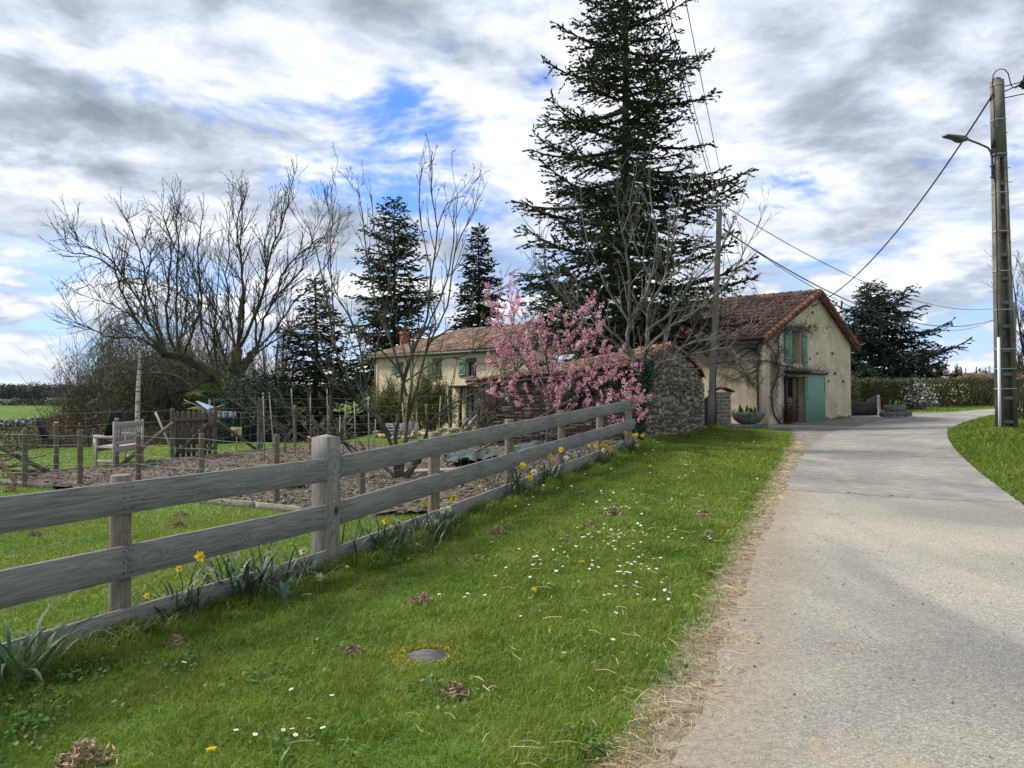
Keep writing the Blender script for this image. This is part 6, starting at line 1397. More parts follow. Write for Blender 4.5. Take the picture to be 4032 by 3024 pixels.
g = gp(3612, 47.0, 0); twigbush('blossoming_shrub', g, (1.3, .8, 2.0), 46, 'arching shrub with white blossom in front of the far hedge', 12, M_twigp, M_white, .12, 620, rad=.02, kids=6)
M_fol = M_hedge
# bare tree on the right edge and distant bare trees
def far_tree(u, Y, top_v, wd, seed, label, name='bare_tree', group=None, rm=.02, dens=1.0, col=None):
    rr = random.Random(seed); g = gp(u, Y, -.1); t = tree_thing(name, g, label, 'tree', group); H = W(u, top_v, Y).z-g.z; T = Tubes(); R0 = wd/F*Y; ob = (0, 0, 0)
    P = [(0, 0, 0), (rr.gauss(0, .1), 0, H*.16), (rr.gauss(0, .15), 0, H*.34)]; mn = Tubes(); mn.add(P, [H*.022, H*.018, H*.015], 6)
    S = dict(n=[9, 6, 4], t0=[.15, .2, .2], ang=[.55, .6, .6], len=[.42, .45, .5], r=[rm*1.2, rm, rm*.8], rmin=rm*.6, pts=[5, 4, 3], wan=[.12, .14, .15], trop=[.10, .08, .05], k=[4, 3, 3], up=.2, rel=True, taper=.35)
    for i in range(int(10*dens)):
        a = rr.uniform(0, 6.28); e = rr.uniform(.35, 1.45); k = rr.uniform(.8, 1.05); E = (math.cos(a)*math.cos(e)*R0*k, math.sin(a)*math.cos(e)*R0*k, H*.25+H*.75*math.sin(e)*k); s = rr.choice(P[1:]); m = tuple(s[q]*.5+E[q]*.5+(rr.gauss(0, .1)*H*.1 if q < 2 else -H*.05) for q in range(3)); Q = spline([s, m, E], per=3); R_ = [max(rm, H*.010*(1-.85*j/6)) for j in range(7)]; T.add(Q, R_, 5); grow(T, Q, R_, 0, S, rr)
    mn.build('trunk', M_bark_g if col is None else col, t); T.build('branches', col or M_twig, t); return t
far_tree(4075, 29, 950, 150, 3, 'bare thorny tree at the right edge behind the concrete pole', rm=.011, dens=1.2, col=M_bark)
for i, (u, Y, tv, wd) in enumerate(((3585, 95, 1395, 60), (3650, 110, 1440, 45), (3705, 110, 1428, 50), (3775, 112, 1450, 45), (3620, 105, 1430, 45), (3870, 110, 1440, 45), (4010, 110, 1405, 60))):
    far_tree(u, Y, tv, wd, 40+i, ['tallest distant bare tree just right of the cedar', 'distant bare tree second from the cedar above the hedge', 'round-crowned distant bare tree in the middle of the row', 'small distant bare tree left of the far house roof', 'thin distant bare tree close behind the tallest one', 'distant bare tree above the far house roof left of the concrete pole', 'distant bare tree right of the concrete pole'][i], group='distant bare trees above the hedge', rm=.05, dens=1.3)
for i, (u, Y, tv, wd) in enumerate(((730, 62, 1240, 130), (860, 64, 1270, 120), (1080, 66, 1230, 130), (640, 70, 1330, 90))):
    far_tree(u, Y, tv, wd, 60+i, ['bare grey tree behind the left half of the cherry tree', 'bare grey tree behind the cherry trunk', 'bare grey tree behind the right half of the cherry tree', 'low bare tree behind the birch'][i], group='bare trees behind the cherry tree', rm=.022, dens=1.2)
# ---------------------------------------------------------------- far left: thicket, fields, hedgerows, wood
def thicket(name, label, P, n, size, mt, kind='stuff', cat='thicket', asp=.3, up=.5):
    o = leafcloud(P, size, asp, mt, name, None, (0, 0, 0), up); return tag(o, label, cat, kind=kind)
def scatter_far(n, u0, u1, y0, y1, h, seed, pw=1.0, hvar=.5, vtop=None):
    rg = np.random.default_rng(seed); u = rg.uniform(u0, u1, n); y = rg.uniform(y0, y1, n); x = (u-2016)/F*y; hh = h*(1+hvar*vnoise(x, y, 1.3/h*.35, seed, 3))
    if vtop: hh = np.clip((EYE+(HOR-vtop)/F*y)-GH(x, y), .35, 6)*(1+.16*vnoise(x, y, .09, seed, 3)); hh = np.where(GH(x, y) > -.25, 0, hh)
    return np.stack([x, y, GH(x, y)+hh*rg.uniform(0, 1, n)**pw], 1)
M_far = mat('hazed_far_twigs', (.070,.070,.072), (.105,.103,.100), .05, 4, .95, island=.6, spec=.05)  # distance haze put into the twig colour, paler and greyer
M_scrub = mat('scrub_twigs', (.075,.062,.045), (.11,.095,.065), .12, 4, .95, island=.7, spec=.05, c3=(.08,.085,.04))
M_rust = mat('russet_leaves', (.16,.085,.045), (.22,.13,.07), .5, 3, .9, island=.6)
M_mayw = mat('far_white_blossom', (.32,.30,.30), (.48,.46,.45), .3, 3, .9, island=.5)
thicket('valley_thicket', 'tangled brown scrub filling the slope just beyond the far lawn edge', np.r_[scatter_far(24000, -300, 760, 32, 64, 2.9, 1, vtop=1692), scatter_far(6000, -300, 1000, 62, 95, 4, 2, vtop=1700), scatter_far(7000, 560, 1350, 48, 66, 3, 3, vtop=1610)], 0, .32, M_scrub, asp=.12, up=1.4)
g = gp(235, 42, 0); g.z += .6; twigbush('beech_bush', g, (2.1, 1.5, 3.1), 60, 'russet leaved bush above the valley scrub at the left', 71, M_twig, M_rust, .14, 1600, rad=.016)
def far_wood():
    rg = np.random.default_rng(5); T = Tubes(); rr = random.Random(6)
    n = 90000; u = rg.uniform(-1700, 1500, n); y = rg.uniform(395, 470, n); x = (u-2016)/F*y; hh = 9.0*(1+.20*vnoise(x, y*0, .012, 8, 5)+.22*vnoise(x, y, .05, 9, 3)); q = rg.uniform(.0, 1, n)**.8; P = np.stack([x, y, GH(x, y)+hh*q], 1)
    thicket('far_wood', 'dark leafless wood along the skyline of the far hillside', P, 0, 1.5, M_far, cat='wood', asp=.30, up=1.6)
far_wood()
for i in range(9):
    u = (40, 105, 150, 205, 262, 300, 335, 20, 395)[i]; far_tree(u, 385+i, 1532+(i*7 % 13)-(8 if i == 2 else 0), 26, 80+i, ['broad oak in front of the far wood at the left frame edge', 'rounded far oak left of the tallest one', 'tallest far oak standing proud of the skyline', 'far oak just right of the tallest one', 'far bare oak in the middle of the wood edge', 'slim far oak right of the middle', 'far oak near the birch twigs', 'half hidden far oak at the frame edge', 'far oak behind the birch twigs'][i], name='oak_tree', group='oaks along the far wood edge', rm=.16, dens=.7, col=M_far)
def hedgerow(name, label, L, h, seed, blossom):
    """line on the far slope given as (pixel u, depth)"""
    rg = np.random.default_rng(seed); A = np.array([((u-2016)/F*y, y) for u, y in L]); R_ = resample(A, 400); n = 9000; k = rg.integers(0, 400, n); x = R_[k, 0]+rg.normal(size=n)*1.6; y = R_[k, 1]+rg.normal(size=n)*2.0; hh = h*(1+.55*vnoise(x, y*0, .03, seed, 4)); z = GH(x, y)+np.clip(hh, .6, 9)*rg.uniform(0, 1, n); P = np.stack([x, y, z], 1)
    thicket(name, label, P, 0, .9, M_far, cat='hedgerow', asp=.4)
    b = (vnoise(x, y*0, .035, seed+7, 3) > .12) & (z > GH(x, y)+np.clip(hh, .6, 9)*.45) & (rg.uniform(size=n) < blossom); thicket('hedgerow_blossom', 'pale blossom on '+label, P[b]+np.array([0, -.6, .3]), 0, .8, M_mayw, cat='blossom', asp=.6)
hedgerow('field_hedgerow', 'the upper hedgerow at the foot of the far wood', [(-300, 372), (0, 372), (200, 376), (500, 380), (900, 385)], 3.0, 3, .7)
hedgerow('field_hedgerow', 'the lower hedgerow crossing the far field', [(-300, 196), (0, 200), (120, 204), (230, 206), (260, 212), (330, 246), (420, 262), (700, 300)], 2.3, 4, .8)
# ================================================================ garden furniture and small things
M_stake = wood_mat('garden_stake_wood', (.13,.108,.075), (.06,.048,.033), (.20,.17,.125), 1.0)
M_cut = mat('fresh_cut_wood', (.52,.46,.36), (.62,.56,.45), 9, 3, .8)
def stake(u, vt, Y, r, label, name='fence_post', group='round stakes of the wire garden fence', vb=None, cut=False, lean=(0, 0), mt=None, cat='fence post'):
    p = W(u, 1600, Y); x = p.x; z0 = gz(x, Y)-.06; zt = W(u, vt, Y).z; e = empty(name, (x, Y, z0), label, cat, group); post_round('shaft', x, Y, z0, zt, r, mt or M_stake, e, lean, 12)
    if cut:
        m = MB(); m.lathe([(r*.90, 0), (r*.88, .012), (r*.5, .016)], (x+lean[0]*(zt-z0), Y+lean[1]*(zt-z0), zt-.002), 12); m.build('cut_top', M_cut, e, -Vector(e.location))
    return Vector((x, Y, zt))
near = [(100,1688,13.1,'near stake at the left edge in front of the fallen poles'),(317,1694,13.0,'near stake between the two tall stakes on the left'),(546,1700,13.1,'near stake in front of the grey bench'),(795,1706,12.3,'near stake in front of the picket gate'),(1090,1711,10.9,'near stake left of the big square fence post'),(1427,1760,11.0,'near stake right of the big square fence post')]
for u, v, Y, l in near: stake(u, v, Y, .045, l)
farp = [(223,1664,15.2,'tall stake with pale cut top at the far left of the bed',1),(461,1649,16.4,'tall stake with pale cut top against the bench',1),(1020,1600,22.0,'tall stake left of the bamboo canes',0),(1162,1599,22.6,'tall stake with white cut top right of the bamboo canes',1),(1298,1600,23,'dark tall stake beside the plum tree canes',0),(1680,1590,23,'tall stake in front of the farmhouse shrub',0)]
for u, v, Y, l, c in farp: stake(u, v, Y, .048, l, cut=bool(c))
# wires strung on both rows
wf_ = empty('wire_fence', G(546, 1905), 'rusty stock wire strung on round stakes round the vegetable bed', 'fence'); T = Tubes()
def run(P, zs, r, step=.3, mesh_=True):
    for zz in zs:
        for (u0, Y0), (u1, Y1) in zip(P[:-1], P[1:]):
            a = Vector(((u0-2016)/F*Y0, Y0-.08, 0)); b = Vector(((u1-2016)/F*Y1, Y1-.08, 0)); Q = []
            for i in range(7):
                p = a.lerp(b, i/6); Q.append((p.x, p.y, gz(p.x, p.y)+zz-.02*math.sin(i/6*math.pi)+random.gauss(0, .004)))
            T.add(Q, [r]*7, 3)
    if mesh_:
        for (u0, Y0), (u1, Y1) in zip(P[:-1], P[1:]):
            a = Vector(((u0-2016)/F*Y0, Y0-.08, 0)); b = Vector(((u1-2016)/F*Y1, Y1-.08, 0)); k = max(1, int((b-a).length/step))
            for i in range(k):
                p = a.lerp(b, i/k); h = gz(p.x, p.y); T.add([(p.x, p.y, h+zs[0]), (p.x+.01, p.y, h+(zs[0]+zs[-1])*.5), (p.x, p.y, h+zs[-1])], [r*.7]*3, 3)
run([(-120, 13.4), (100, 13.1), (317, 13.0), (546, 13.1), (795, 12.3), (1090, 10.9), (1427, 11.0)], (.08, .25, .42, .58, .74, .90), .0030)
T.build('wires', M_wire, wf_, False, wf_.location); T = Tubes()
run([(-120, 14.2), (223, 15.2), (461, 16.4), (680, 18.1)], (.2, .45, .7, .95, 1.2), .0030, .5)
T.build('wires', M_wire, wf_, False, wf_.location); T = Tubes()
run([(848, 19.5), (1020, 22), (1162, 22.6), (1298, 23), (1500, 23), (1680, 23), (1900, 22.5)], (.2, .45, .7, .95, 1.2, 1.45), .0035, .5)
T.build('wires', M_wire, wf_, False, wf_.location)
# braces leaning against stakes
def brace(a, b, r, label, mt=None, group=None, name='brace_pole', cat='brace'):
    a = Vector(a); b = Vector(b); e = empty(name, a, label, cat, group); m = MB(); m.tube([(b-a)*i/5 for i in range(6)], [r]*6, 10); m.build('shaft', mt or M_stake, e, smooth_=True)
brace(W(480, 1830, 16.6), W(680, 1666, 18.0), .042, 'thick brace pole leaning from the bench stake up to the gate post')
brace(W(1008, 1768, 21.5), W(858, 1660, 19.6), .042, 'brown brace pole sloping down to the right from the gate')
brace(W(-40, 1740, 14.4), W(205, 1865, 14.9), .045, 'long dark brace pole sloping down at the left edge')
M_rustpole = mat('tan_peeled_wood', (.20,.14,.085), (.30,.22,.14), 4, 4, .85)
brace(W(-30, 1775, 13.3), W(80, 1915, 13.2), .045, 'tan peeled pole crossing the dark brace at the left edge', M_rustpole)
brace(G(1768, 1848)+Vector((0, 0, .05)), W(2262, 1568, 17.6), .026, 'long rusty bar leaning up to the shed behind the fence', mat('rusty_brown_wood', (.10,.065,.045), (.17,.11,.08), 5, 4, .85))
brace(W(1840, 1682, 21.5), W(1882, 1640, 21.7), .075, 'pale short log leaning against the shed corner', M_wgrey); brace(W(1820, 1682, 21.3), W(1842, 1650, 21.7), .05, 'brown stake leaning beside the pale short log', M_stake)
T = Tubes(); rr = random.Random(2); g = G(60, 1870)
for i in range(16):
    a = W(rr.uniform(-40, 60), rr.uniform(1760, 1880), 13.8); d = vnorm((rr.uniform(.2, 1), rr.gauss(0, .3), rr.uniform(-.9, .3))); Q, _ = twig_poly(tuple(a), d, rr.uniform(.4, 1.0), 5, .12, 0, rr); T.add(Q, [.014, .012, .01, .008, .006], 4)
o = T.build('dead_branches', M_bark, None, True, a); o.location = a; tag(o, 'tangle of dead thorny branches on the crossed poles at the left edge', 'branches')
# ---- gate
gA = G(680, 1818); gA = Vector((W(680, 1600, 18.1).x, 18.1, gz(W(680,1600,18.1).x, 18.1))); gB = Vector((W(848, 1600, 19.5).x, 19.5, gz(W(848,1600,19.5).x, 19.5)))
M_gate = wood_mat('gate_wood', (.105,.085,.062), (.05,.04,.03), (.17,.145,.115), 1.0)
for (p, vt, l) in ((gA, 1608, 'left gate post with frosty top'), (gB, 1602, 'right gate post beside the peg line')):
    e = empty('gate_post', p-Vector((0, 0, .1)), l, 'gate post'); zt = EYE+(HOR-vt)/F*p.y; post_round('shaft', p.x, p.y, p.z-.1, zt, .055, M_gate, e, k=8)
gd = (gB-gA); gl = gd.length; gd.normalize(); gwl = Wall(Vector((gA.x, gA.y, 0)), Vector((gd.x, gd.y, 0)), (0, -1, 0)); gate = empty('picket_gate', (gA+gB)/2, 'brown wooden picket gate with rounded tops and a diagonal brace into the garden', 'gate')
gz0 = (gA.z+gB.z)/2+.06
for i in range(7):
    x = .18+(gl-.36)*i/6; m = MB(); zt = EYE+(HOR-1617)/F*18.8; w = .055; yy = 0
    V = []; prof = [(-w, gz0), (w, gz0), (w, zt-.05), (w*.7, zt-.012), (0, zt), (-w*.7, zt-.012), (-w, zt-.05)]; V = [gwl.P(x+a, z, .0) for a, z in prof]+[gwl.P(x+a, z, -.025) for a, z in prof]; n = 7
    m.add(V, [tuple(range(n)), tuple(range(2*n-1, n-1, -1))]+[(j_, n+j_, n+(j_+1) % n, (j_+1) % n) for j_ in range(n)]); m.build('picket', M_gate, gate, -Vector(gate.location))
zu = EYE+(HOR-1652)/F*18.8; zd = EYE+(HOR-1772)/F*18.8; M_rail_ = M_gate
for z in (zu, zd):
    m = MB(); gwl.box(m, .1, gl-.1, z-.045, z+.045, .002, .035); m.build('rail', M_gate, gate, -Vector(gate.location))
m = MB(); m.bar(gwl.P(.15, zd, .05), gwl.P(gl-.15, zu, .05), .028, .09); m.build('brace', M_gate, gate, -Vector(gate.location))
m = MB(); gwl.box(m, gl-.34, gl-.14, zu-.22, zu+.06, .066, .09); m.build('latch_board', M_gate, gate, -Vector(gate.location))
# ---- hoe
a = G(692, 1806); e = empty('long_handled_tool', a, 'pale wooden tool handle stuck slanting into the soil before the gate', 'tool'); top_ = W(613, 1622, a.y-.2); m = MB(); m.tube([Vector((0, 0, 0)), (top_-a)*.5, (top_-a)], [.026, .025, .024], 10); m.build('handle', M_cut, e, smooth_=True); m = MB(); m.box((.02, 0, .02), (.16, .05, .10)); m.build('blade', M_iron, e)
# ---- bench
def bench():
    A = G(450, 1850); Bp = Vector((-8.55, 17.9, 0)); A = Vector((A.x, A.y, gz(A.x, A.y))); L = 1.5; d = Vector((-.06, 1, 0)).normalized(); s = Vector((-.82, .57, 0)); e = empty('garden_bench', A, 'weathered lilac grey slatted garden bench with arms on the far lawn', 'bench'); M3 = Matrix((d, s, Vector((0, 0, 1)))).transposed(); M_b = M_bench
    def bx(m, x0, x1, y0, y1, z0, z1): m.box(d*((x0+x1)/2)+s*((y0+y1)/2)+Vector((0, 0, (z0+z1)/2)), (x1-x0, y1-y0, z1-z0), M3, 0, .006)
    for x in (0, L-.08):
        m = MB(); bx(m, x, x+.08, 0, .06, 0, 1.0); m.build('leg', M_b, e)
        m = MB(); bx(m, x, x+.08, .72, .79, 0, .66); m.build('leg', M_b, e)
        m = MB(); bx(m, x-.01, x+.10, .06, .86, .64, .69); m.build('armrest', M_b, e)
        m = MB(); bx(m, x+.01, x+.06, .06, .72, .12, .18); m.build('stretcher', M_b, e)
    m = MB(); bx(m, .08, L-.08, .01, .05, .86, .98); bx(m, .08, L-.08, .01, .05, .50, .57); n = 11
    for i in range(n):
        x = .12+(L-.32)*i/(n-1); bx(m, x, x+.065, .018, .04, .57, .86)
    m.build('backrest', M_b, e); m = MB()
    for i in range(6): bx(m, .0, L, .08+.115*i, .17+.115*i, .43, .46)
    bx(m, .06, L-.06, .74, .78, .34, .43); bx(m, .06, L-.06, .06, .1, .34, .43); m.build('seat', M_b, e)
M_bench = wood_mat('bench_wood', (.38,.34,.33), (.25,.22,.215), (.50,.465,.45), .6); bench()
# ---- black garden chairs, log, white peg
M_sling = mat('black_sling_fabric', (.018,.019,.022), rough=.7); M_frame = mat('dark_tube', (.03,.03,.035), rough=.4, metal=.5)
def chair(u, v, Y, face, label):
    p = W(u, v, Y); p = Vector((p.x, Y, gz(p.x, Y))); e = empty('garden_chair', p, label, 'chair', 'black sling chairs on the far lawn', face); s = 1.15
    m = MB(); m.box((0, -.24*s, .78*s), (.52*s, .03, .72*s), Matrix.Rotation(R(16), 3, 'X')); m.build('backrest', M_sling, e); m = MB(); m.box((0, .08, .42*s), (.52*s, .56*s, .03), Matrix.Rotation(R(6), 3, 'X')); m.build('seat', M_sling, e)
    for x in (-.28*s, .28*s):
        m = MB(); m.tube([(x, -.36*s, 0), (x, -.10*s, .45*s), (x, .12*s, .64*s), (x, .32*s, .62*s), (x, .36*s, .45*s), (x, .34*s, 0)], .016, 6); m.build('side_frame', M_frame, e, smooth_=True)
chair(203, 1735, 27.5, R(-78), 'left black sling garden chair facing the log'); chair(418, 1735, 26.5, R(80), 'right black sling garden chair leaning back beside the log')
p0 = W(262, 1722, 27); p1 = W(425, 1712, 26.6); lg = gz(p0.x, 27); M_log = mat('bleached_log', (.14,.13,.115), (.24,.225,.20), 4, 6, .95, .8, 20, c3=(.33,.315,.29)); m = MB(); q0 = Vector((p0.x, 27, lg+.42)); q1 = Vector((p1.x, 26.6, lg+.45)); m.tube(spline([q0, q0.lerp(q1, .35)+Vector((0, 0, .02)), q0.lerp(q1, .72)+Vector((0, 0, .06)), q0.lerp(q1, .82)+Vector((0, 0, .14)), q1-Vector((0, 0, .08))], per=4), [.13+.03*math.sin(i*.9) for i in range(17)], 10)
o = m.build('log_table', M_log, None, -q0); o.location = q0; tag(o, 'split bleached log laid as a low table between the black chairs', 'log')
m = MB(); m.box(q0.lerp(q1, .12)-Vector((0, 0, .28)), (.3, .25, .36)); m.box(q0.lerp(q1, .85)-Vector((0, 0, .26)), (.3, .25, .36)); o = m.build('log_supports', M_log, None, -q0); o.location = q0; tag(o, 'dark stumps carrying the split log', 'stump', kind='stuff')
p = W(374, 1735, 24); p = Vector((p.x, 24, gz(p.x, 24))); e = empty('white_marker', p, 'small white forked marker on the lawn before the log', 'marker'); m = MB(); m.bar((-.03, 0, 0), (-.01, 0, .32), .05, .02); m.bar((.06, 0, 0), (.01, .03, .32), .05, .02); m.box((0, .01, .32), (.07, .04, .06)); m.build('body', M_pvc, e)
# ---- peg line, rotary dryer, sign, palm
ln0 = Vector((gB.x, gB.y, EYE+(HOR-1604)/F*19.5)); ln1 = W(1105, 1603, 20.5); m = MB(); m.tube([ln0, ln1], .022, 8); o = m.build('wooden_bar', M_cut, None, -ln0); o.location = ln0; tag(o, 'thin horizontal bar running right from the gate post top', 'bar')
cols = [(.50,.52,.30), (.10,.32,.38), (.62,.66,.70), (.25,.42,.62), (.36,.05,.16), (.62,.55,.58), (.45,.52,.55), (.50,.30,.38)]; nm_ = ['pale yellow', 'teal', 'white', 'light blue', 'crimson', 'off white', 'grey blue', 'dusty pink']
m = MB(); m.tube([W(848, 1618, 20), W(1010, 1628, 20.2), W(1105, 1620, 20.5)], .004, 4); o = m.build('washing_line', M_wire, None); tag(o, 'thin wire carrying the coloured clothes pegs', 'line')
for i, u in enumerate((861, 871, 880, 888, 896, 905, 913, 927)):
    p = W(u, 1628-(.5*i if i < 7 else 3), 20); e = empty('clothes_peg', p, nm_[i]+' clothes peg on the line right of the gate', 'clothes peg', 'clothes pegs on the line'); mt = mat('peg_'+nm_[i].replace(' ', '_'), cols[i], rough=.6); m = MB(); m.bar((0, 0, .0), (-.018, 0, -.115), .018, .018); m.bar((0, 0, .0), (.020, .004, -.115), .018, .018); m.box((0, 0, .01), (.032, .022, .03)); m.build('jaws', mt, e)
M_blue = mat('pale_blue_cloth', (.38,.50,.66), (.46,.58,.72), 3, 3, .8); dp = W(826, 1700, 29); dp = Vector((dp.x, 29, gz(dp.x, 29))); e = empty('rotary_dryer', dp, 'half folded rotary clothes dryer with pale blue cover behind the gate', 'dryer')
m = MB(); ztp = W(826, 1600, 29).z-dp.z; m.tube([(0, 0, 0), (0, 0, ztp)], .025, 8); m.build('pole', M_steel, e, smooth_=True)
m = MB(); c = W(776, 1578, 29)-dp; c2 = W(846, 1604, 29)-dp; c3 = W(815, 1612, 28.6)-dp; c4 = W(825, 1640, 28.8)-dp; c5 = W(838, 1636, 28.8)-dp
m.add([c, c2+Vector((0, 0, .02)), c3, c-Vector((0, .1, .03)), c2-Vector((0, .15, .1))], [(0, 1, 2), (3, 4, 2), (0, 1, 4, 3)]); m.add([c3, c2, c5, c4, c3+Vector((0, -.08, 0)), c2+Vector((0, -.08, 0)), c5+Vector((0, -.08, 0)), c4+Vector((0, -.08, 0))], [(0, 1, 2, 3), (4, 5, 6, 7), (0, 4, 5, 1), (1, 5, 6, 2), (2, 6, 7, 3), (3, 7, 4, 0)]); m.build('cover', M_blue, e)
m = MB()
for k in range(4): m.tube([(0, 0, ztp*.9), (math.cos(k*1.57+.4)*.9, math.sin(k*1.57+.4)*.9, ztp+.25)], .014, 5)
m.build('arms', M_steel, e)
sg_ = W(932, 1698, 21.2); e = empty('number_sign', sg_, 'cream board with dotted border and handwritten number 65 A by the dark bush', 'sign'); m = MB(); m.box((0, 0, 0), (.29, .025, .23), None, 0, .004); M_sign = mat('cream_sign', (.52,.44,.27), (.60,.52,.33), 6, 4, .8); m.build('board', M_sign, e)
M_ink = mat('dark_paint', (.03,.028,.025), rough=.8)
def text(s, size, loc, parent, name='lettering'):
    cu = bpy.data.curves.new('t', 'FONT'); cu.body = s; cu.size = size; cu.align_x = 'CENTER'; cu.align_y = 'CENTER'; cu.extrude = .002; cu.offset = size*.012
    ob = bpy.data.objects.new('t', cu); COL.objects.link(ob); bpy.context.view_layer.update(); me = bpy.data.meshes.new_from_object(ob.evaluated_get(bpy.context.evaluated_depsgraph_get())); bpy.data.objects.remove(ob)
    o = link(name, me, M_ink, parent, loc, (R(90), 0, 0)); return o
text('65', .15, (-.015, -.0155, -.01), e, 'digits'); text('A', .065, (.085, -.0155, .035), e, 'letter'); m = MB()
for i in range(7): m.box((-.12+.04*i, -.014, .095), (.012, .003, .012)); m.box((-.12+.04*i, -.014, -.095), (.012, .003, .012))
m.build('dots', M_ink, e)['kind'] = 'stuff'
m = MB(); m.tube([(-.1, .01, .11), (-.08, .05, .5)], .003, 4); m.tube([(.1, .01, .11), (.1, .05, .5)], .003, 4); m.tube([(0, .02, -.1), (0, .02, sg_.z*-1+gz(sg_.x, sg_.y)-.05)], .012, 6); m.build('stake', M_wire, e)
def palm():
    g = gp(808, 33, -.05); e = empty('fan_palm', g, 'small fan palm with green fronds left of the dark bush', 'palm'); rr = random.Random(4); H = W(808, 1590, 33).z-g.z; m = MB(); m.tube([(0, 0, 0), (0, 0, H)], [.13, .15], 9); m.build('trunk', M_bark, e)
    V = []; Fs = []
    for i in range(22):
        a = rr.uniform(0, 6.28); el = rr.uniform(-.5, 1.2); st = Vector((math.cos(a)*math.cos(el), math.sin(a)*math.cos(el), math.sin(el))); c = Vector((0, 0, H))+st*rr.uniform(.35, .7); s = st.cross(Vector((0, 0, 1))).normalized(); u_ = s.cross(st)
        for k in range(15):
            b = (k-7)*.17; d = (st*math.cos(b)+s*math.sin(b)+Vector((0, 0, -.12*abs(k-7)/7))); tip = c+d*rr.uniform(.5, .62); w = s*math.cos(b)*.022-st*math.sin(b)*.022; j_ = len(V); V += [c, c+d*.28+w, tip, c+d*.28-w]; Fs.append((j_, j_+1, j_+2, j_+3))
    m = MB(); m.add(V, Fs); m.build('fronds', M_palm, e)
M_palm = mat('palm_green', (.07,.105,.025), (.12,.16,.04), 3, 3, .6, island=.6); palm()
# bird table on the spruce trunk
p = W(1262, 1596, 36.5); e = empty('bird_house', p, 'tiny dark roofed bird house fixed on the spruce trunk', 'bird house'); m = MB(); m.bar((-.32, 0, -.12), (0, 0, .16), .3, .03); m.bar((.32, 0, -.12), (0, 0, .16), .3, .03); m.box((0, 0, -.1), (.3, .22, .22)); m.build('body', M_woodd, e)
# canes
M_cane = mat('bamboo_cane', (.24,.20,.13), (.36,.31,.22), 3, 3, .6)
for i, (u0, v0, u1, v1, Y) in enumerate(((1036,1545,1043,1785,17.5),(1060,1545,1083,1815,16.5),(1147,1530,1165,1700,18.5),(1222,1545,1222,1690,19),(1288,1530,1290,1720,19),(1362,1590,1350,1700,18),(1395,1580,1400,1740,17),(1450,1560,1452,1740,17.5),(1735,1560,1720,1730,17),(1760,1520,1776,1715,17.5),(1640,1570,1640,1730,18),(1583,1580,1600,1730,18),(1480,1640,1470,1740,19),(1340,1640,1330,1790,15))):
    b = W(u1, v1, Y); b.z = gz(b.x, Y)-.03; t_ = W(u0, v0, Y); e = empty('garden_cane', b, ['tall cane beside the small espaliered tree', 'cane leaning left behind the second stake', 'pale cane leaning near the white topped stake', 'thin upright cane right of the spruce trunk', 'thin upright cane in front of the low shrubs', 'short cane left of the plum tree', 'cane among the left plum stems', 'cane between the plum stems', 'cane right of the plum tree', 'cane nearest the trellis porch', 'cane before the farmhouse door', 'cane close behind the plum tree', 'low cane behind the plum fork', 'low cane right of the big square fence post'][i], 'cane', 'bamboo canes standing in the beds'); m = MB(); m.tube([Vector((0, 0, 0)), (t_-b)*.5+Vector((.01, 0, 0)), t_-b], [.016, .014, .012], 6); m.build('cane', M_cane, e)
far_small = random.Random(1)
def sapling(u, v, Y, topv, label, seed, spread=.6, mt=None, leaf=None):
    g = gp(u, Y, -.03); e = empty('sapling', g, label, 'sapling', 'small bare saplings and shrubs in the bed'); rr = random.Random(seed); H = W(u, topv, Y).z-g.z; T = Tubes(); tr = Tubes(); tr.add([(0, 0, 0), (.03, 0, H*.4), (0, 0, H*.8)], [.03, .025, .012], 6); tips = []
    for i in range(11):
        z = H*rr.uniform(.3, .8); a = rr.uniform(0, 6.28); Q, _ = twig_poly((0.01, 0, z), vnorm((math.cos(a), math.sin(a)*.4, .6)), spread*rr.uniform(.6, 1.2), 5, .12, .12, rr); T.add(Q, [.013, .011, .009, .007, .005], 4); tips.append((Q, None))
        for k in range(3): Q2, _ = twig_poly(Q[rr.randint(1, 3)], vnorm((rr.gauss(0, 1), rr.gauss(0, .5), 1)), spread*.4, 3, .1, .1, rr); T.add(Q2, [.007, .006, .004], 3); tips.append((Q2, None))
    tr.build('stem', mt or M_bark_g, e); T.build('twigs', mt or M_bark_g, e); buds(tips, 3, .03, rr, 'buds', e, (0, 0, 0), leaf or M_bud, .01)
sapling(1030, 1770, 21.3, 1560, 'small fan trained bare sapling in front of the dark bush', 3); sapling(1120, 1770, 20, 1680, 'low bare shrub right of the fan trained sapling', 4, .4); sapling(1240, 1790, 17, 1650, 'low budding shrub beside the pink flower', 5, .5); sapling(1330, 1790, 17, 1640, 'budding shrub left of the plum stems', 6, .5); sapling(1890, 1760, 18.5, 1600, 'thin budding sapling before the pale log', 7, .5)
p = G(1218, 1775); e = empty('pink_flower', p, 'bright pink primula flower head above the big square fence post', 'flower'); m = MB(); V_, F_ = leaf_quads(np.array([(random.gauss(0, .05), random.gauss(0, .04), .34+random.gauss(0, .035)) for _ in range(26)]), rnd(26), rnd(26), np.full(26, .07), np.full(26, .06)); o = link('petals', mesh_np('petals', V_, [(F_, 0)]), mat('bright_pink', (.72,.10,.22), (.82,.25,.38), 9, 2, .6), e); m.tube([(0, 0, 0), (0, 0, .34)], .008, 5); m.build('stem', M_ygreen, e)
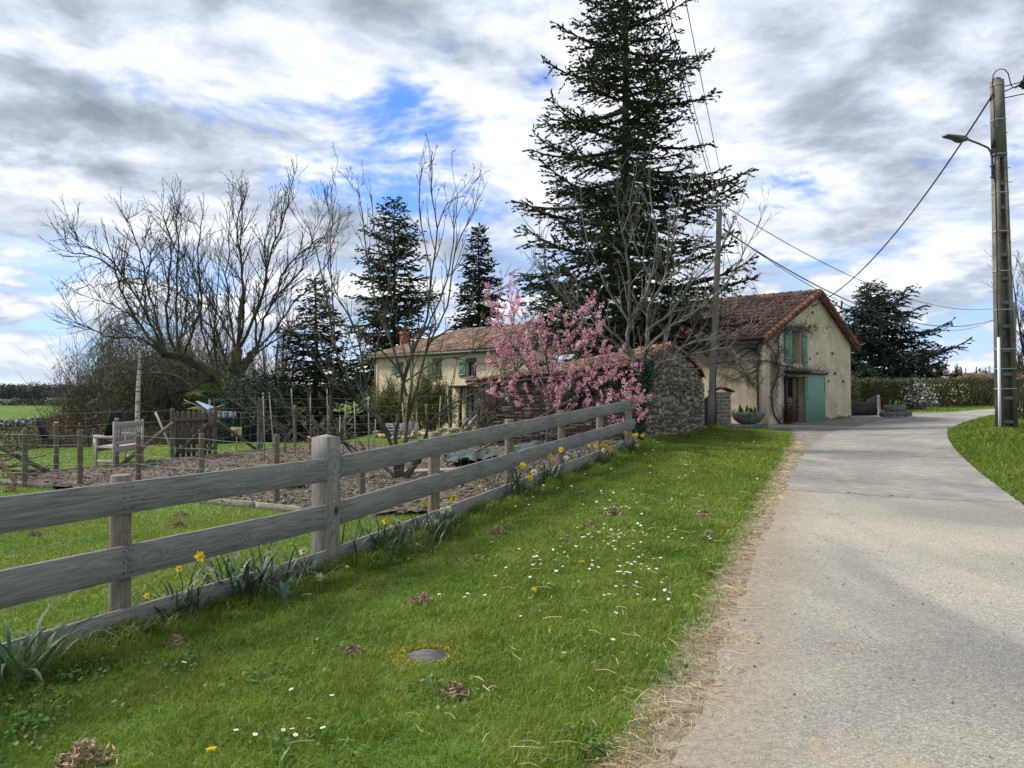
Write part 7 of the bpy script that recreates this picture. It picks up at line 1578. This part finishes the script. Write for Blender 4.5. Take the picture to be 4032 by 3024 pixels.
# ---- vegetable rows
M_leek = mat('blue_green_leek', (.075,.125,.095), (.13,.20,.155), 5, 3, .55, island=.4, spec=.4); M_cab = mat('dark_cabbage_green', (.035,.105,.018), (.07,.17,.03), 5, 3, .5, island=.5, spec=.4)
def strap_leaves(n, L, w, rr, arch=1.0, base_r=.03, upright=.5):
    V = []; Fs = []
    for i in range(n):
        a = rr.uniform(0, 6.28); l = L*rr.uniform(.6, 1.15); up = rr.uniform(upright, 1.3); c = Vector((math.cos(a), math.sin(a), 0)); s = Vector((-c.y, c.x, 0)); p = Vector((rr.gauss(0, base_r), rr.gauss(0, base_r), 0)); d = (c*math.cos(up)+Vector((0, 0, math.sin(up)))); k = 7; j0 = len(V); ph = rr.uniform(.6, 1.4)*arch; wi = w*rr.uniform(.7, 1.2)
        for j_ in range(k):
            t = j_/(k-1); ww = wi*(.75+.5*t)*(1-t**4) if j_ < k-1 else .001; V += [p-s*ww/2, p+s*ww/2]; d = (d+Vector((c.x*.10*ph*t, c.y*.10*ph*t, -.34*ph*t))).normalized(); p = p+d*l/(k-1)
        Fs += [(j0+2*q_, j0+2*q_+1, j0+2*q_+3, j0+2*q_+2) for q_ in range(k-1)]
    return V, Fs
rr = random.Random(31)
for i, u in enumerate((760, 812, 830, 868, 905, 930, 968, 1000, 1140, 1165)):
    Y = rr.uniform(12.6, 13.6) if u < 1100 else 12.4; g = gp(u, Y, .02); e = empty('leek_plant', g, 'blue green leek in the row behind the top rail', 'vegetable', 'leeks in the bed'); V, Fs = strap_leaves(9, .42, .035, rr, .9, .02, .9); m = MB(); m.add(V, Fs); m.build('leaves', M_leek, e); m = MB(); m.tube([(0, 0, 0), (0, 0, .16)], [.02, .018], 7); m.build('shank', mat('leek_white', (.5,.52,.42), rough=.6), e)
def cabbage(u, Y, R0, label, seed):
    rr = random.Random(seed); g = gp(u, Y, .03); e = empty('leafy_plant', g, label, 'vegetable', 'dark green leafy vegetables in the bed'); V = []; Fs = []
    for i in range(26):
        a = rr.uniform(0, 6.28); el = rr.uniform(.1, 1.2); c = Vector((math.cos(a)*math.cos(el), math.sin(a)*math.cos(el), math.sin(el))); s = Vector((-math.sin(a), math.cos(a), 0)); j0 = len(V); l = R0*rr.uniform(.6, 1.1)
        for q_ in range(5):
            t = q_/4; p = c*l*t+Vector((0, 0, -.25*l*t*t)); w = l*.55*math.sin(math.pi*min(1, t*.8+.12)); V += [p-s*w/2+Vector((0, 0, .03*rr.random())), p+Vector((0, 0, -.02)), p+s*w/2+Vector((0, 0, .03*rr.random()))]
        for q_ in range(4):
            for r_ in range(2): b = j0+q_*3+r_; Fs.append((b, b+1, b+4, b+3))
    m = MB(); m.add(V, Fs); m.build('leaves', M_cab, e, smooth_=True)
cabbage(1010, 12.8, .36, 'largest dark green leafy clump behind the top rail', 1); cabbage(965, 12.4, .26, 'small leafy clump left of the largest one', 2); cabbage(1160, 12.6, .26, 'leafy clump just left of the big square fence post', 3); cabbage(1120, 12.9, .22, 'low leafy clump between the two stakes', 4)
for i in range(26):
    q_ = sample_poly(SOIL, 1)[0]
    if i < 26 and q_[0] > -7 and q_[1] < 17:
        pass
q_ = sample_poly([( -4.5, 11), (-.5, 9.8), (.6, 12.2), (-2.5, 13.5)], 260); h_ = GH(q_[:, 0], q_[:, 1])+.05; P_ = np.c_[q_, h_]; P_ = np.repeat(P_, 8, 0)+RNG.normal(size=(2080, 3))*np.array([.06, .06, .03]); tag(leafcloud(P_, .035, .6, M_cab, 'weed_seedlings', None, (0, 0, 0), .3), 'low green weeds scattered in the bed under the plum tree', 'weeds', kind='stuff')
# ---- timber edging, boards, tarp, rubble, crate
M_edge = wood_mat('edging_board', (.26,.23,.19), (.15,.13,.105), (.38,.35,.30), .8)
for (a, b, l) in ((( -60,1903),(212,1927),'low board edging the left front of the vegetable bed'),((768,1979),(1010,2003),'low board edging the bed left of the big square post'),((1010,2003),(1200,2024),'low edging board just behind the corner post'),((1345,2036),(1480,2045),'low board edging the bed right of the big square post'),((460,1842),(670,1838),'thin pale batten lying on the soil behind the bench stake'),((113,1879),(430,1846),'low edging board along the far left side of the bed'),((880,1795),(1130,1772),'low board edging the far side of the bed by the gate')):
    A = G(*a)+Vector((0, 0, .04)); B_ = G(*b)+Vector((0, 0, .04)); e = empty('edging_board', A, l, 'board', 'timber edging of the vegetable bed'); plank('board', A, B_, .025, .11, M_edge, e, 8)
A = G(1580, 1872); Bq = G(1900, 1862); e = empty('plank_path', A, 'pale stone flag strip laid on the soil under the plum tree', 'path strip'); m = MB(); mid = (A+Bq)/2-A; m.bar(Vector((0, 0, .07)), Bq-A+Vector((0, 0, .07)), .42, .05, bev=.01); m.build('flags', M_edge, e)
def tarp():
    P = [(1740,1826),(1840,1800),(1960,1806),(2110,1782),(2180,1792),(2100,1815),(2010,1840),(1890,1836),(1830,1852),(1770,1845)]; poly = [tuple(G(u, v)[:2]) for u, v in P]
    o = sheet('ground_sheet', poly, .07, .09, mat('dark_green_tarp', (.022,.040,.040), (.050,.078,.076), 2, 5, .55, .6, 14, spec=.4), lambda x, y: .07*vnoise(x, y, 1.6, 41, 5)+.05*np.maximum(0, vnoise(x, y, .5, 44, 2))); o['kind'] = 'x'; del o['kind']; tag(o, 'crumpled dark green ground sheet spread on the soil before the shed', 'tarpaulin')
tarp()
M_lstone = mat('tan_rubble', (.26,.20,.13), (.38,.31,.21), 5, 5, .9, .6, 30, island=.5, c3=(.46,.40,.31))
rr = random.Random(77); V0, F0 = lump_mesh(0, 0)
rub_l = ['rubble stone in the tan row beyond the plum tree']
for i in range(22):
    u = 1480+i*17+rr.uniform(-6, 6); v = 1722+rr.uniform(-10, 12); g = G(u, v); s = rr.uniform(.13, .24); V = V0*(1+RNG.normal(size=(len(V0), 1))*.18)*np.array([s*1.3, s, s*.62]); m = MB(); m.add(V, [tuple(f) for f in F0]); o = m.build('rubble_stone', M_lstone, None); o.location = (g.x, g.y, g.z+s*.3+(.12 if i % 3 == 0 else 0)); o.rotation_euler = (0, 0, rr.uniform(0, 6)); tag(o, 'tan rubble stone in the low row beyond the plum tree', 'stone', 'rubble stones in the row')
g = G(1835, 1716); o = MB().box((0, 0, 0), (.42, .2, .14), None, 0, .02).build('roof_tile_stack', M_vtile, None, (g.x, g.y, g.z+.12)); o.rotation_euler = (0, .1, .4); tag(o, 'orange broken roof tile at the right end of the rubble row', 'tile')
g = G(1575, 1712); e = empty('plastic_crate', (g.x, g.y+.6, g.z), 'pale slatted plastic crate behind the rubble row', 'crate'); m = MB()
for z in (.05, .18, .31, .40): 
    for (c, s) in (((0, -.22, z), (1.25, .02, .06)), ((0, .22, z), (1.25, .02, .06)), ((-.62, 0, z), (.02, .44, .06)), ((.62, 0, z), (.02, .44, .06))): m.box(c, s)
for x in (-.62, -.3, 0, .3, .62):
    for y in (-.22, .22): m.box((x, y, .23), (.05, .03, .44))
m.build('slats', mat('pale_grey_plastic', (.42,.44,.46), rough=.6), e)
# ---------------------------------------------------------------- wisteria and wall plants on the barn
def vine():
    rr = random.Random(6); T = Tubes(); mn = Tubes(); e = empty('wisteria', gab.P(1.7, gz(*gab.P(1.7, 0)[:2]), .15), 'bare twisting wisteria trained across both walls of the barn corner', 'climbing plant')
    def wp(wl, u, v, o=.07): x, z = wl.hit(u, v); return wl.P(x, z, o)
    runs = [(gab, [(3070,1670),(3040,1620),(3035,1540),(3060,1470),(3050,1430),(2990,1420)], .05), (gab, [(3050,1430),(3080,1440),(3130,1450),(3200,1475)], .035), (gab, [(3050,1430),(3060,1380),(3065,1320),(3100,1290),(3150,1290),(3190,1310)], .035), (gab, [(3060,1440),(3040,1390),(3010,1340),(3030,1310)], .03), (gab, [(3070,1310),(3040,1330),(3015,1350)], .02)]
    for wl, L, r in runs:
        P, R_ = limb(mn, [wp(wl, u, v) for u, v in L], r, .014, 6, 4, .01, rr)
        for i in range(16):
            j_ = rr.randrange(len(P)); d = wl.a*rr.gauss(0, 1)+Vector((0, 0, rr.gauss(0, .8)))+wl.n*rr.uniform(0, .35); Q, dd = twig_poly(P[j_], vnorm(tuple(d)), rr.uniform(.3, .9), 6, .28, .0, rr); T.add(Q, [.014, .012, .011, .010, .009, .007], 4)
            for k in range(3): Q2, _ = twig_poly(Q[rr.randint(1, 4)], vnorm(tuple(wl.a*rr.gauss(0, 1)+Vector((0, 0, rr.gauss(0, 1))))), rr.uniform(.1, .35), 4, .3, 0, rr); T.add(Q2, [.009, .008, .007, .006], 3)
    side_runs = [[(3000,1400),(2960,1380),(2900,1420),(2830,1430),(2780,1440)], [(3000,1420),(2985,1440),(2930,1460),(2880,1480),(2830,1470)], [(2990,1510),(2950,1500),(2925,1450),(2890,1430),(2840,1460)], [(2995,1440),(2960,1470),(2900,1490),(2850,1480)], [(2995,1380),(2940,1370),(2880,1400),(2850,1360)], [(2970,1520),(2940,1480),(2900,1450),(2820,1400),(2780,1380)]]
    for L in side_runs:
        P, R_ = limb(mn, [wp(sidew, u, v, .08) for u, v in L], .034, .014, 6, 4, .01, rr)
        for i in range(11):
            j_ = rr.randrange(len(P)); d = sidew.a*rr.gauss(0, 1)+Vector((0, 0, rr.gauss(0, .8)))+sidew.n*rr.uniform(0, .35); Q, dd = twig_poly(P[j_], vnorm(tuple(d)), rr.uniform(.35, 1.0), 6, .26, .0, rr); T.add(Q, [.015, .013, .012, .010, .009, .007], 4)
            for k in range(3): Q2, _ = twig_poly(Q[rr.randint(1, 4)], vnorm(tuple(sidew.a*rr.gauss(0, 1)+Vector((0, 0, rr.gauss(0, 1))))), rr.uniform(.12, .4), 4, .3, 0, rr); T.add(Q2, [.009, .008, .007, .006], 3)
    for (u, v, su, sv, n) in ((3130, 1292, 45, 8, 130), (3150, 1462, 50, 6, 150), (3060, 1400, 20, 30, 60)):
        for i in range(n):
            p = wp(gab, rr.gauss(u, su), rr.gauss(v, sv), rr.uniform(.05, .3)); Q, _ = twig_poly(tuple(p), vnorm(tuple(gab.a*rr.gauss(0, 1)+Vector((0, 0, rr.gauss(0, .4)))+gab.n*rr.gauss(0, .3))), rr.uniform(.2, .5), 4, .3, 0, rr); T.add(Q, [.010, .009, .008, .006], 3)
    mn.build('main_stems', M_twig, e, True, e.location); T.build('twigs', M_twig, e, True, e.location)
vine()
# diamond trellis
e = empty('wall_trellis', gab.P(1.2, 1.6, .06), 'narrow diamond trellis fixed left of the barn door', 'trellis'); m = MB(); x0, zt = gab.hit(3030, 1470); x1, zb = gab.hit(3061, 1600); dz = (x1-x0)/2; z = zb-dz
while z < zt:
    for s in (1, -1):
        a = (x0 if s > 0 else x1, z); b = (x1 if s > 0 else x0, z+(x1-x0)*1.6); m.bar(gab.P(a[0], a[1], .05+.01*s), gab.P(b[0], b[1], .05+.01*s), .022, .012)
    z += dz*1.05
m.build('lattice', M_stake, e, -Vector(e.location))
g = gab.P(1.55, 0, .3); g.z = gz(g.x, g.y); twigbush('red_leaved_shrub', g, (.45, .3, 1.15), 26, 'dark red leaved shrub at the foot of the trellis', 51, M_bark, mat('wine_red_leaf', (.05,.018,.022), (.11,.04,.045), 5, 3, .5, island=.6), .09, 260, rad=.016, kids=4)
# leaves in the trough and the far planter
for (c, rx, n, l, sd_, nm) in (((tg.x, tg.y, tgz+.58), .42, 18, 'broad green bulb leaves growing in the round trough', 5, 'trough_plant'), ((g2.x, g2.y, g2.z+.62), .35, 11, 'yellow green tuft growing in the dark stone planter', 6, 'planter_plant')):
    rr = random.Random(sd_); m = MB(); 
    for k in range(n):
        V, Fs = strap_leaves(2, .30, .085, rr, .5, rx*.45, .7); V = [Vector(v)+Vector((rr.uniform(-rx, rx), rr.uniform(-.12, .12), 0)) for v in V[:0]]+V; m.add([Vector(v)+Vector((rr.uniform(0, 0), 0, 0)) for v in V], Fs)
    e = empty(nm, c, l, 'plant'); m.build('leaves', M_cab, e)
# ---------------------------------------------------------------- daffodils
M_dleaf = mat('daffodil_leaf', (.030,.075,.036), (.060,.120,.058), 6, 3, .5, island=.5, spec=.4, trans=.12); M_dy = mat('daffodil_yellow', (.80,.58,.02), (.88,.70,.04), 9, 2, .6, trans=.42); M_dw = mat('daffodil_white', (.78,.78,.62), (.84,.84,.74), 9, 2, .6, trans=.42); M_do = mat('trumpet_orange', (.80,.42,.01), (.85,.50,.02), 9, 2, .6); M_dp = mat('trumpet_pale', (.78,.70,.16), (.82,.76,.30), 9, 2, .6)
def flower_meshes(kind, s, seed):
    rr = random.Random(seed); V = []; Fs = []
    for k in range(6):
        a = k*math.pi/3+rr.gauss(0, .05); c = Vector((math.cos(a), math.sin(a), 0)); sd_ = Vector((-c.y, c.x, 0)); L = s*rr.uniform(.9, 1.08); w = s*.62; j0 = len(V); bend = rr.uniform(-.2, .25)
        for (t, ww) in ((.1, .4), (.4, .95), (.7, .85), (1.0, .02)): V += [c*L*t-sd_*w*ww/2+Vector((0, 0, -bend*L*t*t)), c*L*t+Vector((0, 0, .06*s-bend*L*t*t)), c*L*t+sd_*w*ww/2+Vector((0, 0, -bend*L*t*t))]
        for q_ in range(3):
            for r_ in range(2): b = j0+q_*3+r_; Fs.append((b, b+1, b+4, b+3))
    m1 = MB(); m1.add(V, Fs); m2 = MB(); n = 12; V = []; tl = s*(.62 if kind != 'w' else .4)
    for (r_, z) in ((.22, 0), (.24, .5), (.30, .85), (.40, 1.0)):
        for j_ in range(n): rf = 1+(.12*(-1)**j_ if z == 1.0 else 0); V.append((math.cos(j_*6.283/n)*s*r_*rf, math.sin(j_*6.283/n)*s*r_*rf, tl*z))
    m2.add(V, [(i*n+j_, i*n+(j_+1) % n, (i+1)*n+(j_+1) % n, (i+1)*n+j_) for i in range(3) for j_ in range(n)]+[tuple(range(n))]); return m1, m2
def daffodil_clump(bu, bv, nleaf, L, label, flowers, seed, spread=.10, wd=.014, arch=1.0):
    rr = random.Random(seed); g = G(bu, bv); e = empty('daffodil_clump', g, label, 'daffodil', 'daffodils along the plank fence'); V, Fs = strap_leaves(int(nleaf*1.8), L, wd*1.1, rr, arch, spread, .75); m = MB(); m.add(V, Fs); m.build('leaves', M_dleaf, e, smooth_=True)
    for (u, v, kind) in flowers:
        Y = g.y+rr.uniform(-.08, .06); p = W(u, v, Y); s = (.042 if g.y < 9 else .052)*(1.0 if kind != 'b' else .6); st = Vector((g.x+rr.gauss(0, spread*.5)*.5+(p.x-g.x)*.35, Y, g.z)); face = Vector((rr.uniform(-.3, .75), -1, rr.uniform(-.45, .15))).normalized(); m1, m2 = flower_meshes(kind, s, rr.randint(0, 999))
        f = m1.build('flower', {'y': M_dy, 'w': M_dw, 'p': M_dw, 'b': M_dy}[kind], e); q_ = face.to_track_quat('Z', 'Y'); f.location = p-g; f.rotation_euler = q_.to_euler(); m2.build('trumpet', {'y': M_do if rr.random() < .4 else M_dy, 'w': M_do, 'p': M_dp, 'b': M_dy}[kind], f)
        m = MB(); neck = p-face*s*.5; P = spline([st-g, (st+neck)/2-g+Vector((rr.gauss(0, .01), 0, .03)), neck-g+Vector((0, 0, .012)), p-g-face*.002], per=4); m.tube(P, .0035 if g.y < 9 else .005, 6); m.build('stem', M_dleaf, e, smooth_=True)
daffodil_clump(715, 2440, 34, .42, 'daffodil clump left of the corner post with an orange yellow flower', [(790,2188,'y'),(828,2243,'p'),(583,2343,'b'),(708,2236,'b')], 1, .07)
daffodil_clump(965, 2350, 62, .50, 'large arching daffodil clump with a white and orange flower', [(1060,2180,'w')], 2, .12, .017, 1.3)
daffodil_clump(1190, 2300, 26, .36, 'daffodil clump at the foot of the corner post', [(1195,2166,'p'),(1258,2270,'p')], 3, .08)
daffodil_clump(1530, 2170, 70, .42, 'wide daffodil clump right of the corner post with a white orange cupped flower', [(1572,2055,'w'),(1520,2049,'y'),(1650,2151,'w')], 4, .22, .015, 1.2)
daffodil_clump(1700, 2120, 44, .38, 'daffodil clump with double pale and yellow heads', [(1788,1954,'y'),(1782,1964,'y'),(1742,2008,'p'),(1768,2000,'p'),(1675,1982,'y'),(1719,2056,'p')], 5, .13, .014)
daffodil_clump(2010, 1965, 46, .50, 'tall upright daffodil clump in front of the second round post', [(2057,1832,'y'),(2103,1857,'p'),(2088,1881,'y')], 6, .16)
daffodil_clump(2160, 1905, 40, .50, 'upright daffodil clump with three yellow heads and a pale one', [(2129,1778,'y'),(2167,1795,'y'),(2209,1770,'y'),(2228,1803,'p')], 7, .10)
daffodil_clump(2330, 1828, 52, .40, 'daffodil clump with many small yellow heads', [(2345,1756,'y'),(2372,1748,'y'),(2389,1759,'y'),(2404,1774,'y'),(2375,1772,'w'),(2320,1756,'b')], 8, .20)
daffodil_clump(2470, 1785, 48, .40, 'daffodil clump at the far end post of the fence', [(2462,1704,'y'),(2495,1714,'y'),(2506,1712,'y'),(2500,1722,'y'),(2529,1714,'y'),(2509,1752,'p')], 9, .16)
daffodil_clump(2572, 1722, 26, .34, 'white narcissus clump against the foot of the stone gable', [(2556,1682,'w'),(2577,1676,'w'),(2560,1696,'w'),(2625,1668,'w')], 10, .18)
daffodil_clump(2660, 1702, 26, .34, 'flowerless green leaf clump halfway along the stone gable', [], 11, .14)
daffodil_clump(70, 2700, 20, .60, 'arching dark leaves cut by the left edge of the picture', [], 12, .08, .02, 1.5)
def broad(u, v, n, L, label, seed):
    rr = random.Random(seed); g = G(u, v); e = empty('tulip_plant', g, label, 'plant', 'broad leaved bulbs along the fence'); V, Fs = strap_leaves(n, L, .055, rr, .5, .02, .5); m = MB(); m.add(V, Fs); m.build('leaves', M_leek, e, smooth_=True)
broad(545, 2525, 6, .17, 'broad pale leaves in front of the kickboard on the left', 1); broad(1120, 2370, 6, .20, 'broad pale leaves between the second clump and the corner post', 2); broad(650, 2460, 5, .2, 'broad leaves beside the leftmost daffodils', 3)
# weeds in the lawn: rosettes and clover patches near the fence
q_ = []
for (u, v, n, s) in ((80,2720,160,.20),(250,2640,120,.14),(150,2820,90,.16),(720,2640,40,.08),(1010,2700,24,.08),(1100,2680,24,.10),(1330,2560,26,.1),(1740,2760,40,.14),(2330,2580,40,.14),(2560,2640,30,.12),(1500,2230,60,.1),(1850,2220,50,.1),(2250,1950,90,.16),(60,2920,60,.12),(1240,2990,40,.14),(2320,2970,40,.06)):
    g = G(u, v); q_.append(np.c_[RNG.normal(g.x, s, n), RNG.normal(g.y, s*1.1, n), np.full(n, g.z)+RNG.uniform(.02, .075, n)])
q_ = np.concatenate(q_); q_ = np.repeat(q_, 3, 0)+RNG.normal(size=(len(q_)*3, 3))*np.array([.014, .014, .004]); tag(leafcloud(q_, .026, .8, mat('clover_leaf', (.065,.135,.022), (.10,.18,.04), 5, 3, .6, island=.6, trans=.15), 'lawn_weeds', None, (0, 0, 0), .1, np.array([[0, 0, 1.6]])), 'low clover and broad weeds mixed into the lawn', 'weeds', kind='stuff')
# ---------------------------------------------------------------- daisies and dandelions
m = MB(); V = []; Fs = []; n = 14; sc = .012
for k in range(n):
    a = k*6.283/n; w = .22; j0 = len(V); V += [(math.cos(a-w)*.25, math.sin(a-w)*.25, 0), (math.cos(a+w)*.25, math.sin(a+w)*.25, 0), (math.cos(a+w*.8), math.sin(a+w*.8), .12), (math.cos(a-w*.8), math.sin(a-w*.8), .12)]; Fs.append((j0, j0+1, j0+2, j0+3))
m.add([tuple(c*sc for c in v) for v in V], Fs, 0); m.lathe([(sc*.34, -.001), (sc*.34, .001), (sc*.2, .003)], (0, 0, .0), 8, 1); m.tube([(0, 0, -.06), (.004, .002, -.03), (0, 0, 0)], .0011, 4, 2)
dm = m.mesh('daisy'); M_dais = mat('daisy_white', (.80,.80,.80), rough=.7); M_dc = mat('daisy_yellow', (.70,.48,.02), rough=.7); 
for mm in (M_dais, M_dc, M_dleaf): dm.materials.append(mm)
DA = [(1290,2160),(1310,2175),(2125,2440),(2085,2385),(2320,2270),(2330,2250),(2355,2265),(2378,2372),(2395,2368),(2470,2245),(2520,2268),(2200,2300),(2215,2260),(2190,2280),(1640,2165),(1950,2300),(1965,2290),(1151,2762),(1311,2779),(935,2926),(1010,2934),(1155,2925),(1168,2935),(1120,2915),(2412,2551),(2510,2615),(2620,2655),(2050,2465),(1910,2370),(1930,2380),(2150,2335),(730,2655),(2220,2610),(1220,2880),(1275,2910),(2245,2470),(2160,2330),(1985,2470),(1730,2370),(1780,2386),(1790,2388),(1830,2378),(1842,2370)]
cl = [(2420,2130,70,30,26),(2500,2280,60,45,26),(2330,2160,110,25,22),(2560,2120,60,25,12),(2180,2215,60,25,14),(2240,1960,120,22,26),(2420,2000,90,25,16),(2060,2050,90,25,10),(2650,1850,160,60,22),(2540,2240,70,60,16),(2690,2080,110,60,14),(2120,2240,90,30,10),(2470,2380,90,60,10),(2800,1900,120,60,9),(2380,1900,150,30,12),(2900,1760,150,20,8),(2850,1720,60,8,8)]
rr = random.Random(15)
for (u, v, su, sv, n) in cl:
    for _ in range(n): DA.append((rr.gauss(u, su), rr.gauss(v, sv)))
for _ in range(34): DA.append((rr.uniform(20, 1250), rr.uniform(1760, 1835)))
cnt = 0
for (u, v) in DA:
    g = G(u, v)
    if cnt >= 300 or inpoly(SOIL, np.array([g.x]), np.array([g.y]))[0] or (u > 1400 and float(lawn_x(np.array([g.y]))[0])-.15 < g.x) or abs(float(fence_dist(np.array([g.x]), np.array([g.y]))[0])) < .12: continue
    o = bpy.data.objects.new('daisy', dm); COL.objects.link(o); k = .92*(1.0+.022*g.y)*rr.uniform(.85, 1.2); o.scale = (k, k, k); o.location = (g.x, g.y, g.z+rr.uniform(.045, .062)+.0015*g.y); o.rotation_euler = (rr.gauss(-.05, .22), rr.gauss(0, .22), rr.uniform(0, 6)); tag(o, 'small white daisy open in the mown grass', 'daisy', 'daisies in the grass'); cnt += 1
m = MB(); V, Fq = leaf_quads(np.array([(random.gauss(0, .006), random.gauss(0, .006), random.uniform(0, .008)) for _ in range(46)]), rnd(46)*np.array([1, 1, .35]), rnd(46), np.full(46, .026), np.full(46, .006)); m.addnp(V, Fq, 0); m.tube([(0, 0, -.06), (0, 0, 0)], .0018, 5, 1); dd_ = m.mesh('dandelion')
for mm in (M_dy, M_dleaf): dd_.materials.append(mm)
for i, (u, v, l) in enumerate(((840, 3012, 'big yellow dandelion at the bottom edge of the picture'), (2560, 1850, 'yellow dandelion far up the lawn below the stone gable'), (2102, 2355, 'yellow dandelion in the middle of the lawn'), (2290, 2240, 'small yellow dandelion right of the middle of the lawn'), (1368, 2263, 'tiny yellow dandelion close to the corner post'), (941, 1748, 'yellow dandelion on the far lawn right of the gate'))):
    g = G(u, v); o = bpy.data.objects.new('dandelion', dd_); COL.objects.link(o); k = 1.0+.03*g.y; o.scale = (k, k, k); o.location = (g.x, g.y, g.z+.065); o.rotation_euler = (random.gauss(0, .2), random.gauss(0, .2), i); tag(o, l, 'dandelion', 'dandelions in the lawn')
# ---------------------------------------------------------------- cover plate, moss, dry grass heaps
g = COVER; e = empty('inspection_cover', g, 'small round grey ribbed cover sunk in the lawn with yellow moss round it', 'cover'); m = MB(); m.lathe([(.125, 0), (.12, .006), (.115, .007), (.112, .005), (.02, .006)], (0, 0, -.001), 28, 0, 1.1, .9)
for i in range(-4, 5):
    w = math.sqrt(max(.0, .112**2-(i*.023)**2)); m.box((0, i*.023, .012), (2*w, .009, .006), None)
m.build('plate', mat('grey_cover', (.13,.13,.132), (.21,.21,.21), 14, 5, .7, .3, 60, spec=.4), e)
nq = 1500; a = RNG.uniform(0, 6.28, nq); r_ = .125+np.abs(RNG.normal(size=nq))*.05; sel = (np.cos(a) < -.2) | (RNG.uniform(size=nq) < .35) | (np.sin(a) > .6); C = np.stack([np.cos(a)*r_*1.1, np.sin(a)*r_, RNG.uniform(.004, .028, nq)], 1)[sel]; V, Fq = leaf_quads(C, rnd(len(C)), rnd(len(C)), np.full(len(C), .014), np.full(len(C), .008)); link('moss', mesh_np('moss', V, [(Fq, 0)]), mat('yellow_moss', (.38,.26,.02), (.50,.40,.05), 20, 3, .9, island=.7), e)['kind'] = 'stuff'
M_hay = mat('dry_grass_heap', (.26,.19,.12), (.40,.31,.20), 9, 3, .9, island=.7)
heaps = [(2412,2028,.10,'brown heap of dry grass on the right half of the lawn'),(2322,2080,.08,'dry grass heap nearer the fence than the round one'),(1960,2098,.07,'faded dry grass tuft close under the kickboard'),(2230,2135,.05,'small pale dry tuft in the middle of the lawn'),(1668,2372,.06,'dry grass tuft above the round cover'),(340,3010,.11,'straw coloured dry heap at the bottom left edge'),(700,2545,.05,'dead leaf tuft in front of the left daffodils'),(1390,2580,.05,'dead leaf beside the round cover'),(1790,2745,.06,'dry clump right below the round cover'),(140,2110,.05,'dry leaf on the grass seen between the left rails'),(716,2040,.09,'dry grass clump behind the upper left rail'),(705,2080,.08,'dry grass clump behind the middle left rail'),(230,2330,.06,'dry grass patch behind the lower left rail'),(45,1935,.10,'pale dry clump at the front board of the bed'),(2770,2035,.09,'dry litter heap at the right lawn edge'),(2790,2115,.05,'little dry heap by the lane edge')]
for (u, v, s, l) in heaps:
    g = G(u, v); n = 260; n = 420; C = RNG.normal(size=(n, 3))*np.array([s*.55, s*.45, .0]); C[:, 2] = RNG.uniform(.01, 1, n)*(.035+s*.75*np.exp(-(C[:, 0]**2+C[:, 1]**2)/(s*s*.35))); V, Fq = leaf_quads(C, rnd(n)*np.array([1, 1, .5]), rnd(n), np.full(n, .045*(1+g.y*.03)), np.full(n, .007*(1+g.y*.08))); o = link('dry_grass_heap', mesh_np('dry_grass_heap', V, [(Fq, 0)]), M_hay, None, (g.x, g.y, g.z)); tag(o, l, 'dry grass', 'dry grass heaps in the lawn')
